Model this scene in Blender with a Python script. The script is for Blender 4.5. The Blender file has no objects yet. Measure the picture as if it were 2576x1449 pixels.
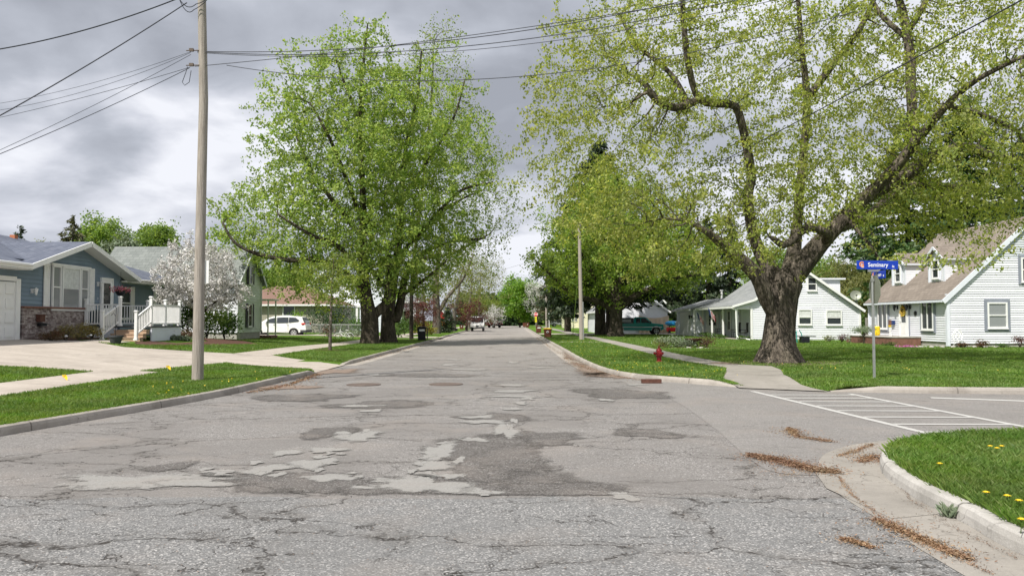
import bpy, math, random
import numpy as np
from mathutils import Vector, Matrix
R = math.radians
random.seed(7); rng = np.random.default_rng(7)
SC = bpy.context.scene
COL = SC.collection
# ---------------------------------------------------------------- camera
PITCH = math.atan(80.5/2000.0); EYE = 1.6
cam_d = bpy.data.cameras.new("camera"); cam = bpy.data.objects.new("camera", cam_d); COL.objects.link(cam)
cam_d.sensor_width = 36.0; cam_d.lens = 36.0*2000.0/2576.0
cam_d.clip_start = 0.05; cam_d.clip_end = 3000
cam.location = (0, 0, EYE); cam.rotation_euler = (math.pi/2+PITCH, 0, 0)
SC.camera = cam
# ---------------------------------------------------------------- light
SC.view_settings.view_transform = 'Standard'; SC.view_settings.look = 'None'
SC.view_settings.exposure = 0.27; SC.view_settings.gamma = 1
SUN_EL = R(52); TO_SUN = Vector((-0.62, -0.78, 0)).normalized()*math.cos(SUN_EL) + Vector((0, 0, math.sin(SUN_EL)))
sd = bpy.data.lights.new("sun", 'SUN'); sd.energy = 4.8; sd.angle = R(0.6); sd.color = (1.0, 0.955, 0.88)
sun = bpy.data.objects.new("sun", sd); COL.objects.link(sun); sun.location = (-20, -20, 40)
sun.rotation_euler = TO_SUN.to_track_quat('Z', 'Y').to_euler()
W = bpy.data.worlds.new("World"); SC.world = W; W.use_nodes = True
def _world():
    nt = W.node_tree; nt.nodes.clear(); N = nt.nodes.new; L = nt.links.new
    out = N('ShaderNodeOutputWorld'); sky = N('ShaderNodeTexSky'); sky.sky_type = 'NISHITA'; sky.sun_disc = False
    sky.sun_elevation = SUN_EL; sky.sun_rotation = math.atan2(TO_SUN.x, TO_SUN.y)
    bg = N('ShaderNodeBackground'); bg.inputs[1].default_value = 0.1; L(sky.outputs[0], bg.inputs[0])
    tc = N('ShaderNodeTexCoord'); sep = N('ShaderNodeSeparateXYZ'); L(tc.outputs['Generated'], sep.inputs[0])
    def m(op, a, b=None, c=None):
        n = N('ShaderNodeMath'); n.operation = op
        for i, x in enumerate((a, b, c)):
            if x is None: continue
            if isinstance(x, (int, float)): n.inputs[i].default_value = x
            else: L(x, n.inputs[i])
        return n.outputs[0]
    zz = m('ADD', m('MAXIMUM', sep.outputs[2], 0.0), 0.3)
    cx = m('DIVIDE', sep.outputs[0], zz); cy = m('DIVIDE', sep.outputs[1], zz)
    cb = N('ShaderNodeCombineXYZ'); L(cx, cb.inputs[0]); L(cy, cb.inputs[1])
    def noise(sc, det, dist, off, rough=0.55):
        mp = N('ShaderNodeMapping'); mp.inputs[1].default_value = off; L(cb.outputs[0], mp.inputs[0])
        n = N('ShaderNodeTexNoise'); n.inputs['Scale'].default_value = sc; n.inputs['Detail'].default_value = det
        n.inputs['Roughness'].default_value = rough; n.inputs['Distortion'].default_value = dist; L(mp.outputs[0], n.inputs[0]); return n.outputs[0]
    n1 = noise(1.3, 6, 0.5, (3.1, 1.7, 0), .5); n2 = noise(3.3, 7, 0.25, (9, 4, 2), .52); n3 = noise(0.7, 6, 0.4, (21, 6, 5))
    # three large cloud banks placed in the sky dome: (azimuth x, elevation z, size, value)
    tone = m('ADD', m('MULTIPLY', n1, 2.9), m('MULTIPLY', n2, 1.6)); tone = m('SUBTRACT', tone, 1.70)
    def lobe(px, py, s, val):
        d = (Vector((px-1288, 2000*math.cos(PITCH)-(724.5-py)*math.sin(PITCH), (724.5-py)*math.cos(PITCH)+2000*math.sin(PITCH)))).normalized()
        vs = N('ShaderNodeVectorMath'); vs.operation = 'DISTANCE'; L(tc.outputs['Generated'], vs.inputs[0]); vs.inputs[1].default_value = d
        dd = m('DIVIDE', vs.outputs['Value'], s); dd = m('ADD', dd, m('MULTIPLY', m('SUBTRACT', n2, 0.5), 0.9))
        mr = N('ShaderNodeMapRange'); mr.interpolation_type = 'SMOOTHSTEP'; mr.inputs[1].default_value = 1.0; mr.inputs[2].default_value = 0.25
        mr.inputs[3].default_value = 0; mr.inputs[4].default_value = val; L(dd, mr.inputs[0]); return mr.outputs[0]
    for a in ((1050, 60, .34, -.30), (700, 60, .2, -.24), (640, 260, .12, .30), (60, 190, .12, .10), (350, 330, .10, .06), (180, 300, .1, -.14), (420, 520, .1, .2), (230, 395, .07, -.2), (1290, 300, .10, -.22), (620, 350, .09, -.15), (300, 470, .10, -.1), (150, 20, .16, -.16), (2100, 250, .4, .36), (1320, 640, .12, .3), (1350, 430, .07, .16)):
        tone = m('ADD', tone, lobe(*a))
    cr = N('ShaderNodeValToRGB'); L(tone, cr.inputs[0]); e = cr.color_ramp
    e.elements[0].position = 0.0; e.elements[0].color = (.315, .335, .385, 1)
    e.elements[1].position = 1.0; e.elements[1].color = (.75, .765, .82, 1)
    k = e.elements.new(0.4); k.color = (.42, .445, .505, 1); k = e.elements.new(0.7); k.color = (.57, .59, .655, 1)
    bc = N('ShaderNodeBackground'); L(cr.outputs[0], bc.inputs[0]); bc.inputs[1].default_value = 1.0
    mr = N('ShaderNodeMapRange'); mr.inputs[1].default_value = 0.24; mr.inputs[2].default_value = 0.36; L(n3, mr.inputs[0])
    mx = N('ShaderNodeMixShader'); L(mr.outputs[0], mx.inputs[0]); L(bg.outputs[0], mx.inputs[1]); L(bc.outputs[0], mx.inputs[2])
    L(mx.outputs[0], out.inputs[0])
_world()
# ---------------------------------------------------------------- pixel helpers (photo displayed 2576 wide)
FW = Vector((0, math.cos(PITCH), math.sin(PITCH))); UP = Vector((0, -math.sin(PITCH), math.cos(PITCH))); CAMP = Vector((0, 0, EYE))
def ray(u, v): return FW*2000 + Vector((1, 0, 0))*(u-1288) + UP*(724.5-v)
def G(u, v, z=0.0):
    d = ray(u, v); t = (z-EYE)/d.z; return CAMP + d*t
def A(u, v, Y):
    d = ray(u, v); return CAMP + d*(Y/d.y)
# ---------------------------------------------------------------- materials
class NT:
    def __init__(s, name):
        s.m = bpy.data.materials.new(name); s.m.use_nodes = True; s.t = s.m.node_tree; s.t.nodes.clear()
        s.out = s.t.nodes.new('ShaderNodeOutputMaterial'); s.b = s.t.nodes.new('ShaderNodeBsdfPrincipled'); s.link(s.b.outputs[0], s.out.inputs[0])
        s.tc = s.t.nodes.new('ShaderNodeTexCoord')
    def n(s, t, **k):
        x = s.t.nodes.new(t)
        for a, b in k.items(): setattr(x, a, b)
        return x
    def link(s, a, b): s.t.links.new(a, b)
    def set(s, n, **k):
        for a, b in k.items():
            i = n.inputs[a.replace('_', ' ')]
            if hasattr(b, 'is_output') or isinstance(b, bpy.types.NodeSocket): s.link(b, i)
            else: i.default_value = b
        return n
    def pos(s, scale=(1, 1, 1), rot=(0, 0, 0), world=True, uv=False):
        mp = s.n('ShaderNodeMapping'); mp.inputs['Scale'].default_value = scale; mp.inputs['Rotation'].default_value = rot
        if uv: s.link(s.tc.outputs['UV'], mp.inputs[0])
        elif world:
            g = s.n('ShaderNodeNewGeometry'); s.link(g.outputs['Position'], mp.inputs[0])
        else: s.link(s.tc.outputs['Object'], mp.inputs[0])
        return mp.outputs[0]
    def noise(s, vec, scale=5, det=4, rough=.6, dist=0, col=False):
        x = s.n('ShaderNodeTexNoise'); s.link(vec, x.inputs[0]); x.inputs['Scale'].default_value = scale; x.inputs['Detail'].default_value = det
        x.inputs['Roughness'].default_value = rough; x.inputs['Distortion'].default_value = dist
        return x.outputs[1 if col else 0]
    def vor(s, vec, scale=5, feat='F1', out=0, rand=1):
        x = s.n('ShaderNodeTexVoronoi', feature=feat); s.link(vec, x.inputs[0]); x.inputs['Scale'].default_value = scale; x.inputs['Randomness'].default_value = rand
        return x.outputs[out]
    def math(s, op, a, b=None, c=None, clamp=False):
        x = s.n('ShaderNodeMath', operation=op, use_clamp=clamp)
        for i, q in enumerate((a, b, c)):
            if q is None: continue
            if isinstance(q, (int, float)): x.inputs[i].default_value = q
            else: s.link(q, x.inputs[i])
        return x.outputs[0]
    def rng(s, v, a, b, c=0., d=1., smooth=False):
        x = s.n('ShaderNodeMapRange'); s.link(v, x.inputs[0])
        if smooth: x.interpolation_type = 'SMOOTHSTEP'
        for i, q in enumerate((a, b, c, d)): x.inputs[i+1].default_value = q
        return x.outputs[0]
    def mix(s, f, a, b, mode='MIX'):
        x = s.n('ShaderNodeMix', data_type='RGBA', blend_type=mode)
        for i, q in ((0, f), (6, a), (7, b)):
            if isinstance(q, (int, float)): x.inputs[i].default_value = q
            elif isinstance(q, tuple): x.inputs[i].default_value = q if len(q) == 4 else (*q, 1)
            else: s.link(q, x.inputs[i])
        return x.outputs[2]
    def bump(s, h, st=.5, d=.02, nrm=None):
        x = s.n('ShaderNodeBump'); s.link(h, x.inputs['Height']); x.inputs['Strength'].default_value = st; x.inputs['Distance'].default_value = d
        if nrm is not None: s.link(nrm, x.inputs['Normal'])
        s.link(x.outputs[0], s.b.inputs['Normal']); return x.outputs[0]
    def fin(s, col=None, rough=.7, spec=.3, metal=0.):
        if col is not None:
            if isinstance(col, tuple): s.b.inputs['Base Color'].default_value = (*col[:3], 1)
            else: s.link(col, s.b.inputs['Base Color'])
        if isinstance(rough, (int, float)): s.b.inputs['Roughness'].default_value = rough
        else: s.link(rough, s.b.inputs['Roughness'])
        s.b.inputs['Specular IOR Level'].default_value = spec; s.b.inputs['Metallic'].default_value = metal
        return s.m
_MC = {}
def pm(name, col, rough=.65, var=.18, scale=3., bump=.15, bs=60., spec=.3, metal=0., bd=.004):
    if name in _MC: return _MC[name]
    n = NT(name); p = n.pos()
    f = n.noise(p, scale, 6, .65); lo = tuple(c*(1-var) for c in col); hi = tuple(min(1, c*(1+var)) for c in col)
    c = n.mix(n.rng(f, .3, .7), lo, hi)
    if bump: n.bump(n.noise(p, bs, 4), bump, bd)
    _MC[name] = n.fin(c, n.rng(n.noise(p, scale*4, 3), .3, .7, max(0, rough-.08), min(1, rough+.08)), spec, metal); return _MC[name]
def leafmat(name, cols, transl=.45, rough=.55, tint=(1.25, 1.2, .55)):
    n = NT(name); g = n.n('ShaderNodeNewGeometry'); cr = n.n('ShaderNodeValToRGB'); n.link(g.outputs['Random Per Island'], cr.inputs[0])
    e = cr.color_ramp; e.elements[0].color = (*cols[0], 1); e.elements[1].color = (*cols[-1], 1)
    for i, c in enumerate(cols[1:-1]): k = e.elements.new((i+1)/(len(cols)-1)); k.color = (*c, 1)
    big = n.noise(n.pos(), .55, 2); hsv = n.n('ShaderNodeHueSaturation'); n.link(cr.outputs[0], hsv.inputs['Color']); n.link(n.rng(big, .35, .65, .82, 1.16), hsv.inputs['Value']); n.link(n.rng(n.noise(n.pos(), 1.3, 3), .35, .65, .488, .51), hsv.inputs['Hue']); n.link(n.rng(n.noise(n.pos(), .8, 3), .3, .7, .82, 1.03), hsv.inputs['Saturation'])
    n.fin(hsv.outputs[0], rough, .35)
    tr = n.n('ShaderNodeBsdfTranslucent'); n.link(n.mix(1., hsv.outputs[0], tint, 'MULTIPLY'), tr.inputs[0])
    mx = n.n('ShaderNodeMixShader'); mx.inputs[0].default_value = transl; n.link(n.b.outputs[0], mx.inputs[1]); n.link(tr.outputs[0], mx.inputs[2]); n.link(mx.outputs[0], n.out.inputs[0])
    return n.m
def barkmat(name, a, b, sc=1., st=1.):
    n = NT(name); p = n.pos((1*sc, 1*sc, .16*sc)); w = n.noise(n.pos((.8, .8, .5)), 2.5, 4, .6, 0, True)
    vm = n.n('ShaderNodeVectorMath', operation='MULTIPLY_ADD'); n.link(w, vm.inputs[0]); vm.inputs[1].default_value = (.5, .5, .2); n.link(p, vm.inputs[2]); q = vm.outputs[0]
    def ridge(s_, d): return n.math('SUBTRACT', 1., n.math('ABSOLUTE', n.math('MULTIPLY', n.math('SUBTRACT', n.noise(q, s_, d, .6), .5), 3.4)))
    r1 = ridge(5.5, 2); r2 = ridge(15, 3); f = n.noise(n.pos(), 30, 4, .7)
    h = n.math('ADD', n.math('MULTIPLY', r1, .75), n.math('ADD', n.math('MULTIPLY', r2, .4), n.math('MULTIPLY', f, .35)))
    c = n.mix(n.rng(h, 1.32, .55), a, b); pat = n.noise(n.pos(), .9*sc, 3); c = n.mix(n.rng(pat, .5, .75, 0, .4), c, (b[0]*1.15, b[1]*1.2, b[2]*1.05))
    n.bump(n.math('MULTIPLY', h, -1.), st, .07); return n.fin(c, .9, .15)
def shingle(name, a, b, c3, roww=.9, rowh=.2):
    n = NT(name); p = n.pos(uv=True); br = n.n('ShaderNodeTexBrick'); n.link(p, br.inputs[0]); br.offset = .37
    n.set(br, Scale=1., Mortar_Size=.012, Brick_Width=roww*.45, Row_Height=rowh, Color1=(*a, 1), Color2=(*b, 1), Mortar=(a[0]*.45, a[1]*.45, a[2]*.45, 1)); br.inputs['Bias'].default_value = 0
    x = n.noise(p, 2.2, 5, .7); c = n.mix(n.rng(x, .35, .7, 0, .7), br.outputs[0], c3); y = n.noise(n.pos(), .5, 3); c = n.mix(n.rng(y, .3, .7, 0, .35), c, (b[0]*1.2, b[1]*1.2, b[2]*1.2))
    sp = n.n('ShaderNodeSeparateXYZ'); n.link(p, sp.inputs[0]); saw = n.math('FRACT', n.math('DIVIDE', sp.outputs[1], rowh))
    h = n.math('ADD', n.math('MULTIPLY', n.math('SUBTRACT', 1., saw), 1.), n.math('MULTIPLY', n.noise(p, 60, 3), .35))
    n.bump(h, .55, .02); return n.fin(c, .92, .15)
def fade(n, cut=.62, amp=.75, soft=.1, sc=3.5):
    u = n.n('ShaderNodeSeparateXYZ'); n.link(n.pos(uv=True), u.inputs[0]); p = n.pos(); q = n.math('ADD', u.outputs[0], n.math('MULTIPLY', n.math('SUBTRACT', n.noise(p, sc, 7, .72), .5), amp)); q = n.math('ADD', q, n.math('MULTIPLY', n.math('SUBTRACT', n.noise(p, 55, 3, .8), .5), .55))
    a = n.rng(q, cut, cut+soft, 1, 0); tr = n.n('ShaderNodeBsdfTransparent'); mx = n.n('ShaderNodeMixShader'); n.link(a, mx.inputs[0]); n.link(tr.outputs[0], mx.inputs[1]); n.link(n.b.outputs[0], mx.inputs[2]); n.link(mx.outputs[0], n.out.inputs[0])
def asphalt(name, dark, light, crack=1., agg=1., patch=.6, fd=None):
    n = NT(name); p = n.pos()
    v = n.n('ShaderNodeTexVoronoi'); n.link(p, v.inputs[0]); v.inputs['Scale'].default_value = 85.
    sepc = n.n('ShaderNodeSeparateColor'); n.link(v.outputs['Color'], sepc.inputs[0])
    stone = n.rng(sepc.outputs[0], .35, 1, 0, 1); fine = n.noise(p, 180, 3, .7)
    base = n.mix(n.rng(fine, .3, .72), dark, light)
    base = n.mix(n.math('MULTIPLY', n.math('POWER', stone, 3.), .55*agg), base, (.62, .60, .58))
    base = n.mix(n.math('MULTIPLY', n.rng(sepc.outputs[1], .72, 1.), .5*agg), base, (.035, .035, .035))
    big = n.noise(p, .35, 6, .62, .6); base = n.mix(n.rng(big, .36, .62, 0, patch, True), base, tuple(x*.66 for x in light))
    warm = n.noise(p, .8, 5, .6, .3); base = n.mix(n.rng(warm, .5, .72, 0, .45), base, (.30, .262, .232))
    mid = n.noise(p, 4.5, 5, .7); base = n.mix(n.rng(mid, .3, .7, .0, .35), base, tuple(x*.72 for x in light))
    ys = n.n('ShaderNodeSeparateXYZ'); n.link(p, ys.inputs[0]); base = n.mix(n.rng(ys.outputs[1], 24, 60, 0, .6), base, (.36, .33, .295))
    # cracks
    wv = n.noise(p, 1.3, 5, .65, 0, True); vm = n.n('ShaderNodeVectorMath', operation='MULTIPLY_ADD'); n.link(wv, vm.inputs[0]); vm.inputs[1].default_value = (1.1, .8, 0); n.link(n.pos((.55, 1., 1)), vm.inputs[2])
    c1 = n.vor(vm.outputs[0], .62, 'DISTANCE_TO_EDGE'); k1 = n.rng(c1, .001, .008, .85, 0)
    c2 = n.vor(vm.outputs[0], 1.9, 'DISTANCE_TO_EDGE'); msk = n.rng(n.noise(p, .45, 3), .40, .56, 0, 1); k2 = n.math('MULTIPLY', n.rng(c2, .003, .016, .75, 0), msk)
    halo = n.math('MULTIPLY', n.rng(c1, .0, .07, .34, 0), n.rng(n.noise(p, 1.7, 3), .4, .6)); base = n.mix(n.math('MULTIPLY', halo, crack, clamp=True), base, (.1, .09, .08))
    c3 = n.vor(vm.outputs[0], 5.5, 'DISTANCE_TO_EDGE'); k3 = n.math('MULTIPLY', n.rng(c3, .0, .03, .5, 0), n.rng(n.noise(p, .6, 4, .7), .58, .64)); k2 = n.math('MAXIMUM', k2, k3)
    brk = n.rng(n.noise(p, 6, 3), .35, .55, .25, 1.); k = n.math('MULTIPLY', n.math('MAXIMUM', k1, k2), n.math('MULTIPLY', brk, crack), clamp=True)
    base = n.mix(k, base, (.045, .04, .036))
    h = n.math('SUBTRACT', n.math('ADD', n.math('MULTIPLY', stone, .5), n.math('MULTIPLY', fine, .5)), n.math('MULTIPLY', k, 2.5))
    n.bump(h, .6, .008); m_ = n.fin(base, .9, .2)
    if fd: fade(n, *fd)
    return m_
def concrete(name, a, b, joint=None, pitting=.5):
    n = NT(name); p = n.pos(); f = n.noise(p, 1.2, 6, .65); c = n.mix(n.rng(f, .3, .7), a, b)
    g = n.noise(p, 9, 5, .75); c = n.mix(n.rng(g, .52, .75, 0, .5), c, tuple(x*.62 for x in a))
    s = n.noise(p, 90, 2, .7); c = n.mix(n.rng(s, .5, .8, 0, .5), c, tuple(min(1, x*1.25) for x in b)); h = n.math('ADD', n.math('MULTIPLY', s, .4), g)
    if joint:
        u = n.n('ShaderNodeSeparateXYZ'); n.link(n.pos(uv=True), u.inputs[0]); fr = n.math('FRACT', n.math('DIVIDE', u.outputs[0], joint))
        j = n.rng(n.math('ABSOLUTE', n.math('SUBTRACT', fr, .5)), 0, .02/joint, 1, 0); c = n.mix(n.math('MULTIPLY', j, .8), c, (.07, .06, .05)); h = n.math('SUBTRACT', h, n.math('MULTIPLY', j, 2))
    cv = n.vor(n.noise(p, .9, 4, .6, 0, True), 2.2, 'DISTANCE_TO_EDGE'); ck = n.math('MULTIPLY', n.rng(cv, .0, .012, .7, 0), n.rng(n.noise(p, .5, 3), .5, .6)); c = n.mix(ck, c, (.08, .07, .06))
    if not joint:
        sx = n.n('ShaderNodeSeparateXYZ'); n.link(p, sx.inputs[0])
        for o_, per in ((1, 1.55), (0, 4.1)):
            fr = n.math('FRACT', n.math('DIVIDE', n.math('ADD', sx.outputs[o_], 100.), per)); j = n.rng(n.math('ABSOLUTE', n.math('SUBTRACT', fr, .5)), 0, .018/per, .75, 0); c = n.mix(j, c, (.1, .088, .075)); h = n.math('SUBTRACT', h, n.math('MULTIPLY', j, 2))
    st_ = n.noise(p, .7, 5, .6); c = n.mix(n.rng(st_, .5, .72, 0, .4), c, tuple(x*.66 for x in a))
    n.bump(h, pitting, .006); return n.fin(c, .88, .2)
MT = {}
def setup_mats():
    n = NT('lawn'); p = n.pos(); a = n.noise(p, 22, 5, .75); b = n.noise(p, .35, 4, .6); cc = n.noise(p, 3., 4, .6)
    c = n.mix(n.rng(a, .3, .7), (.055, .12, .014), (.135, .24, .032)); c = n.mix(n.rng(b, .4, .68, 0, .5), c, (.135, .215, .035)); c = n.mix(n.rng(cc, .55, .75, 0, .35), c, (.05, .11, .018)); c = n.mix(n.rng(n.noise(p, 1.1, 5, .7), .58, .75, 0, .3), c, (.19, .175, .07))
    n.bump(n.math('ADD', n.noise(p, 38, 4, .7), n.math('MULTIPLY', cc, .3)), 1., .05); MT['lawn'] = n.fin(c, .95, .08)
    MT['blade'] = leafmat('grass_blade', [(.065, .145, .014), (.115, .225, .022), (.155, .28, .032), (.19, .31, .055), (.23, .29, .075)], .42)
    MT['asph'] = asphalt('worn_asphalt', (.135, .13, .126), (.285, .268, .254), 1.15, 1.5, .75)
    MT['asph_side'] = asphalt('side_asphalt', (.19, .18, .173), (.28, .264, .25), .3, 1.0, .3)
    MT['asph_near'] = asphalt('coarse_asphalt', (.115, .117, .12), (.262, .26, .256), 1.25, 1.7, .4)
    MT['p_light'] = asphalt('pale_patch', (.23, .223, .21), (.355, .345, .328), 0., .5, .1, (.64, 1.1, .24, 6.))
    MT['p_dark'] = asphalt('dark_patch', (.07, .064, .06), (.155, .143, .134), .6, 1.2, .3, (.70, 1.1, .25, 2.4))
    MT['conc'] = concrete('kerb_concrete', (.27, .245, .215), (.44, .405, .365), 3.05)
    MT['drive'] = concrete('drive_concrete', (.37, .325, .28), (.48, .43, .375), None, .25)
    n = NT('road_paint'); p = n.pos(); n.fin(n.mix(n.noise(p, 9, 4), (.40, .395, .38), (.54, .53, .51)), .75, .2); tr = n.n('ShaderNodeBsdfTransparent'); mx = n.n('ShaderNodeMixShader'); n.link(n.rng(n.math('ADD', n.noise(p, 26, 5, .75), n.math('MULTIPLY', n.noise(p, 1.6, 3), .5)), .52, .62, 0, 1), mx.inputs[0]); n.link(tr.outputs[0], mx.inputs[1]); n.link(n.b.outputs[0], mx.inputs[2]); n.link(mx.outputs[0], n.out.inputs[0]); MT['paint'] = n.m
    MT['dirt'] = pm('wet_dirt', (.21, .155, .12), .9, .35, 5, .6, 40, bd=.01); n = NT('silt_stain'); p = n.pos(); n.fin(n.mix(n.noise(p, 8, 4), (.16, .12, .095), (.30, .24, .2)), .95, .1); fade(n, .5, 1.1, .3, 2.5); MT['stain'] = n.m
    MT['kerbw'] = concrete('pitted_kerb_concrete', (.33, .315, .29), (.56, .54, .51), 1.9, 1.)
    MT['pan'] = concrete('gutter_concrete', (.24, .222, .198), (.345, .32, .287), 3.05)
    MT['mulch'] = pm('mulch', (.10, .05, .035), .95, .45, 14, 1., 55, bd=.02)
    MT['litter'] = leafmat('seed_litter', [(.10, .055, .03), (.20, .105, .055), (.30, .175, .10), (.34, .25, .15)], .1)
    MT['bark'] = barkmat('willow_bark', (.035, .03, .024), (.26, .22, .18), 1., 1.)
    MT['bark2'] = barkmat('maple_bark', (.028, .023, .018), (.155, .13, .10), 1.2, .9)
    MT['bark3'] = barkmat('grey_bark', (.07, .06, .05), (.27, .235, .20), 1.3, .6)
    MT['l_maple'] = leafmat('maple_leaf', [(.155, .27, .04), (.24, .37, .055), (.34, .46, .08), (.47, .57, .15)], .58, .55, (1.2, 1.15, .75))
    MT['l_maple2'] = leafmat('maple_leaf_b', [(.16, .24, .035), (.22, .31, .045), (.30, .38, .07)], .55)
    MT['l_silver'] = leafmat('silver_leaf', [(.18, .24, .04), (.27, .34, .06), (.38, .44, .10), (.50, .53, .17)], .6)
    MT['l_young'] = leafmat('young_leaf', [(.12, .19, .02), (.20, .28, .04), (.30, .36, .06)], .5)
    MT['l_right'] = leafmat('right_leaf', [(.11, .20, .025), (.18, .29, .035), (.26, .38, .05), (.38, .49, .085)], .58)
    MT['l_bg'] = leafmat('background_leaf', [(.12, .21, .04), (.20, .32, .06), (.30, .43, .10)], .55)
    MT['l_olive'] = leafmat('olive_leaf', [(.12, .15, .04), (.20, .22, .06), (.28, .29, .10)], .4)
    MT['l_bright'] = leafmat('bright_leaf', [(.11, .25, .015), (.19, .36, .025), (.27, .45, .05)], .5)
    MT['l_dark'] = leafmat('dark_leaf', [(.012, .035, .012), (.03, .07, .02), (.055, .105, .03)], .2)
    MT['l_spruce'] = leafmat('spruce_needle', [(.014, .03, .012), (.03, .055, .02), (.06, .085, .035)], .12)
    MT['l_spruce2'] = leafmat('brown_spruce_needle', [(.05, .055, .025), (.10, .10, .045), (.16, .15, .07)], .12)
    MT['l_pine'] = leafmat('pine_needle', [(.025, .07, .015), (.06, .12, .025), (.10, .17, .04)], .2)
    MT['l_purple'] = leafmat('purple_leaf', [(.06, .018, .018), (.12, .035, .03), (.2, .07, .05)], .35)
    MT['l_shrub'] = leafmat('shrub_leaf', [(.03, .08, .012), (.07, .15, .02), (.13, .23, .035)], .35)
    MT['l_gold'] = leafmat('gold_leaf', [(.25, .22, .02), (.42, .36, .03), (.2, .25, .03)], .35)
    MT['l_jun'] = leafmat('juniper', [(.09, .08, .02), (.18, .16, .03), (.24, .2, .05), (.12, .06, .03)], .15)
    MT['l_rust'] = leafmat('rust_shrub', [(.08, .035, .02), (.15, .07, .03), (.1, .1, .03)], .15)
    MT['l_sage'] = leafmat('sage_leaf', [(.12, .17, .10), (.2, .26, .16), (.28, .33, .22)], .2)
    MT['blossom'] = leafmat('blossom', [(.52, .50, .47), (.74, .72, .69), (.82, .80, .79), (.30, .30, .2)], .3, .6, (1, .98, .96))
    MT['glassd'] = NT('window_glass'); MT['glassd'] = MT['glassd'].fin((.035, .042, .048), .06, .7)
    MT['glassl'] = NT('window_glass_blind').fin((.26, .275, .28), .1, .6)
    MT['curtain'] = pm('curtain', (.60, .62, .60), .9, .2, 8, .3, 30)
    MT['white'] = pm('white_trim', (.80, .80, .79), .5, .05, 3, .05)
    MT['wsid'] = pm('white_siding', (.70, .73, .80), .55, .06, 1.2, .08, 40)
    MT['wsid2'] = pm('white_siding_b', (.755, .765, .81), .55, .05, 1.2, .08, 40)
    MT['bsid'] = pm('blue_siding', (.185, .245, .305), .6, .1, 1.2, .1, 40)
    MT['gsid'] = pm('pale_green_siding', (.68, .74, .65), .6, .06, 1.2, .08, 40)
    MT['tsid'] = pm('tan_siding', (.33, .31, .25), .6, .08, 1.2, .1, 40)
    MT['csid'] = pm('cream_siding', (.72, .68, .50), .6, .06, 1.2, .08, 40)
    MT['shutblk'] = pm('black_shutter', (.02, .02, .024), .5, .2)
    MT['grtrim'] = pm('grey_trim', (.24, .26, .31), .6, .1)
    MT['r_blue'] = shingle('blue_grey_shingle', (.10, .115, .155), (.165, .18, .225), (.075, .085, .115))
    MT['r_grey'] = shingle('grey_shingle', (.22, .23, .23), (.31, .32, .32), (.18, .19, .2))
    MT['r_green'] = shingle('grey_green_shingle', (.17, .185, .178), (.245, .26, .25), (.14, .155, .15), rowh=.28)
    MT['r_tan'] = shingle('tan_shingle', (.20, .17, .145), (.285, .245, .21), (.155, .13, .11))
    MT['r_brown'] = shingle('red_brown_shingle', (.20, .125, .10), (.265, .17, .135), (.165, .105, .085))
    n = NT('brick'); p = n.pos(uv=True); br = n.n('ShaderNodeTexBrick'); n.link(p, br.inputs[0]); n.set(br, Scale=1., Mortar_Size=.008, Brick_Width=.2, Row_Height=.068, Color1=(.14, .09, .085, 1), Color2=(.50, .44, .41, 1), Mortar=(.3, .28, .26, 1))
    n.bump(br.outputs[1], -.4, .01); MT['brick'] = n.fin(n.mix(n.rng(n.noise(p, 6, 3), .45, .6, 0, .5), br.outputs[0], (.09, .05, .05)), .85, .2)
    n = NT('pole_wood'); p = n.pos((1, 1, .05)); f = n.noise(p, 40, 6, .7); q = n.noise(n.pos((1, 1, .3)), 2, 4)
    c = n.mix(n.rng(f, .3, .72), (.22, .19, .165), (.48, .43, .385)); c = n.mix(n.rng(q, .45, .7, 0, .5), c, (.36, .33, .30)); n.bump(f, .8, .02); MT['pole'] = n.fin(c, .9, .15)
    MT['wire'] = pm('cable', (.03, .033, .045), .6, .1)
    MT['galv'] = pm('galvanised', (.42, .43, .42), .45, .12, 8, .1, 80, .5, .7)
    MT['alu'] = pm('sign_back', (.27, .29, .23), .5, .12, 5, .05, 60, .5, .4)
    MT['signblue'] = pm('sign_blue', (.012, .05, .42), .35, .06)
    MT['orange'] = pm('sign_orange', (.85, .30, .06), .5, .08)
    MT['textw'] = pm('sign_white', (.85, .86, .88), .5, .03)
    MT['red'] = pm('hydrant_red', (.33, .018, .025), .42, .25, 12, .25, 90, .5)
    MT['stopred'] = pm('stop_red', (.6, .012, .02), .4, .06)
    MT['yellow'] = pm('bright_yellow', (.80, .56, .02), .5, .06)
    MT['yg'] = pm('sign_yellow', (.78, .72, .03), .5, .05)
    MT['black'] = pm('black_plastic', (.014, .016, .02), .45, .2)
    MT['brownp'] = pm('brown_plastic', (.13, .045, .028), .5, .15)
    MT['rubber'] = pm('rubber', (.018, .018, .018), .8, .2)
    MT['steel'] = pm('steel', (.55, .55, .56), .3, .1, 5, 0, 10, .5, .35)
    MT['carw'] = pm('car_white', (.80, .80, .77), .18, .02, 1, 0, 10, .6)
    MT['carg'] = pm('truck_green', (.02, .30, .26), .2, .08, 1, 0, 10, .6)
    MT['cars'] = pm('car_silver', (.5, .5, .5), .25, .04, 1, 0, 10, .6, .4)
    MT['carr'] = pm('truck_red', (.5, .02, .015), .25, .06, 1, 0, 10, .6)
    MT['greyp'] = pm('grey_plastic', (.06, .065, .07), .6, .1)
    MT['step'] = pm('tan_decking', (.42, .30, .21), .7, .12, 8, .2, 30)
    MT['wood'] = pm('weathered_board', (.27, .25, .23), .85, .25, 6, .5, 30)
    MT['rust'] = pm('rusty_iron', (.11, .05, .035), .8, .35, 10, .5, 50)
    MT['stone'] = pm('field_stone', (.42, .40, .37), .85, .2, 5, .6, 18, bd=.02)
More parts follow.
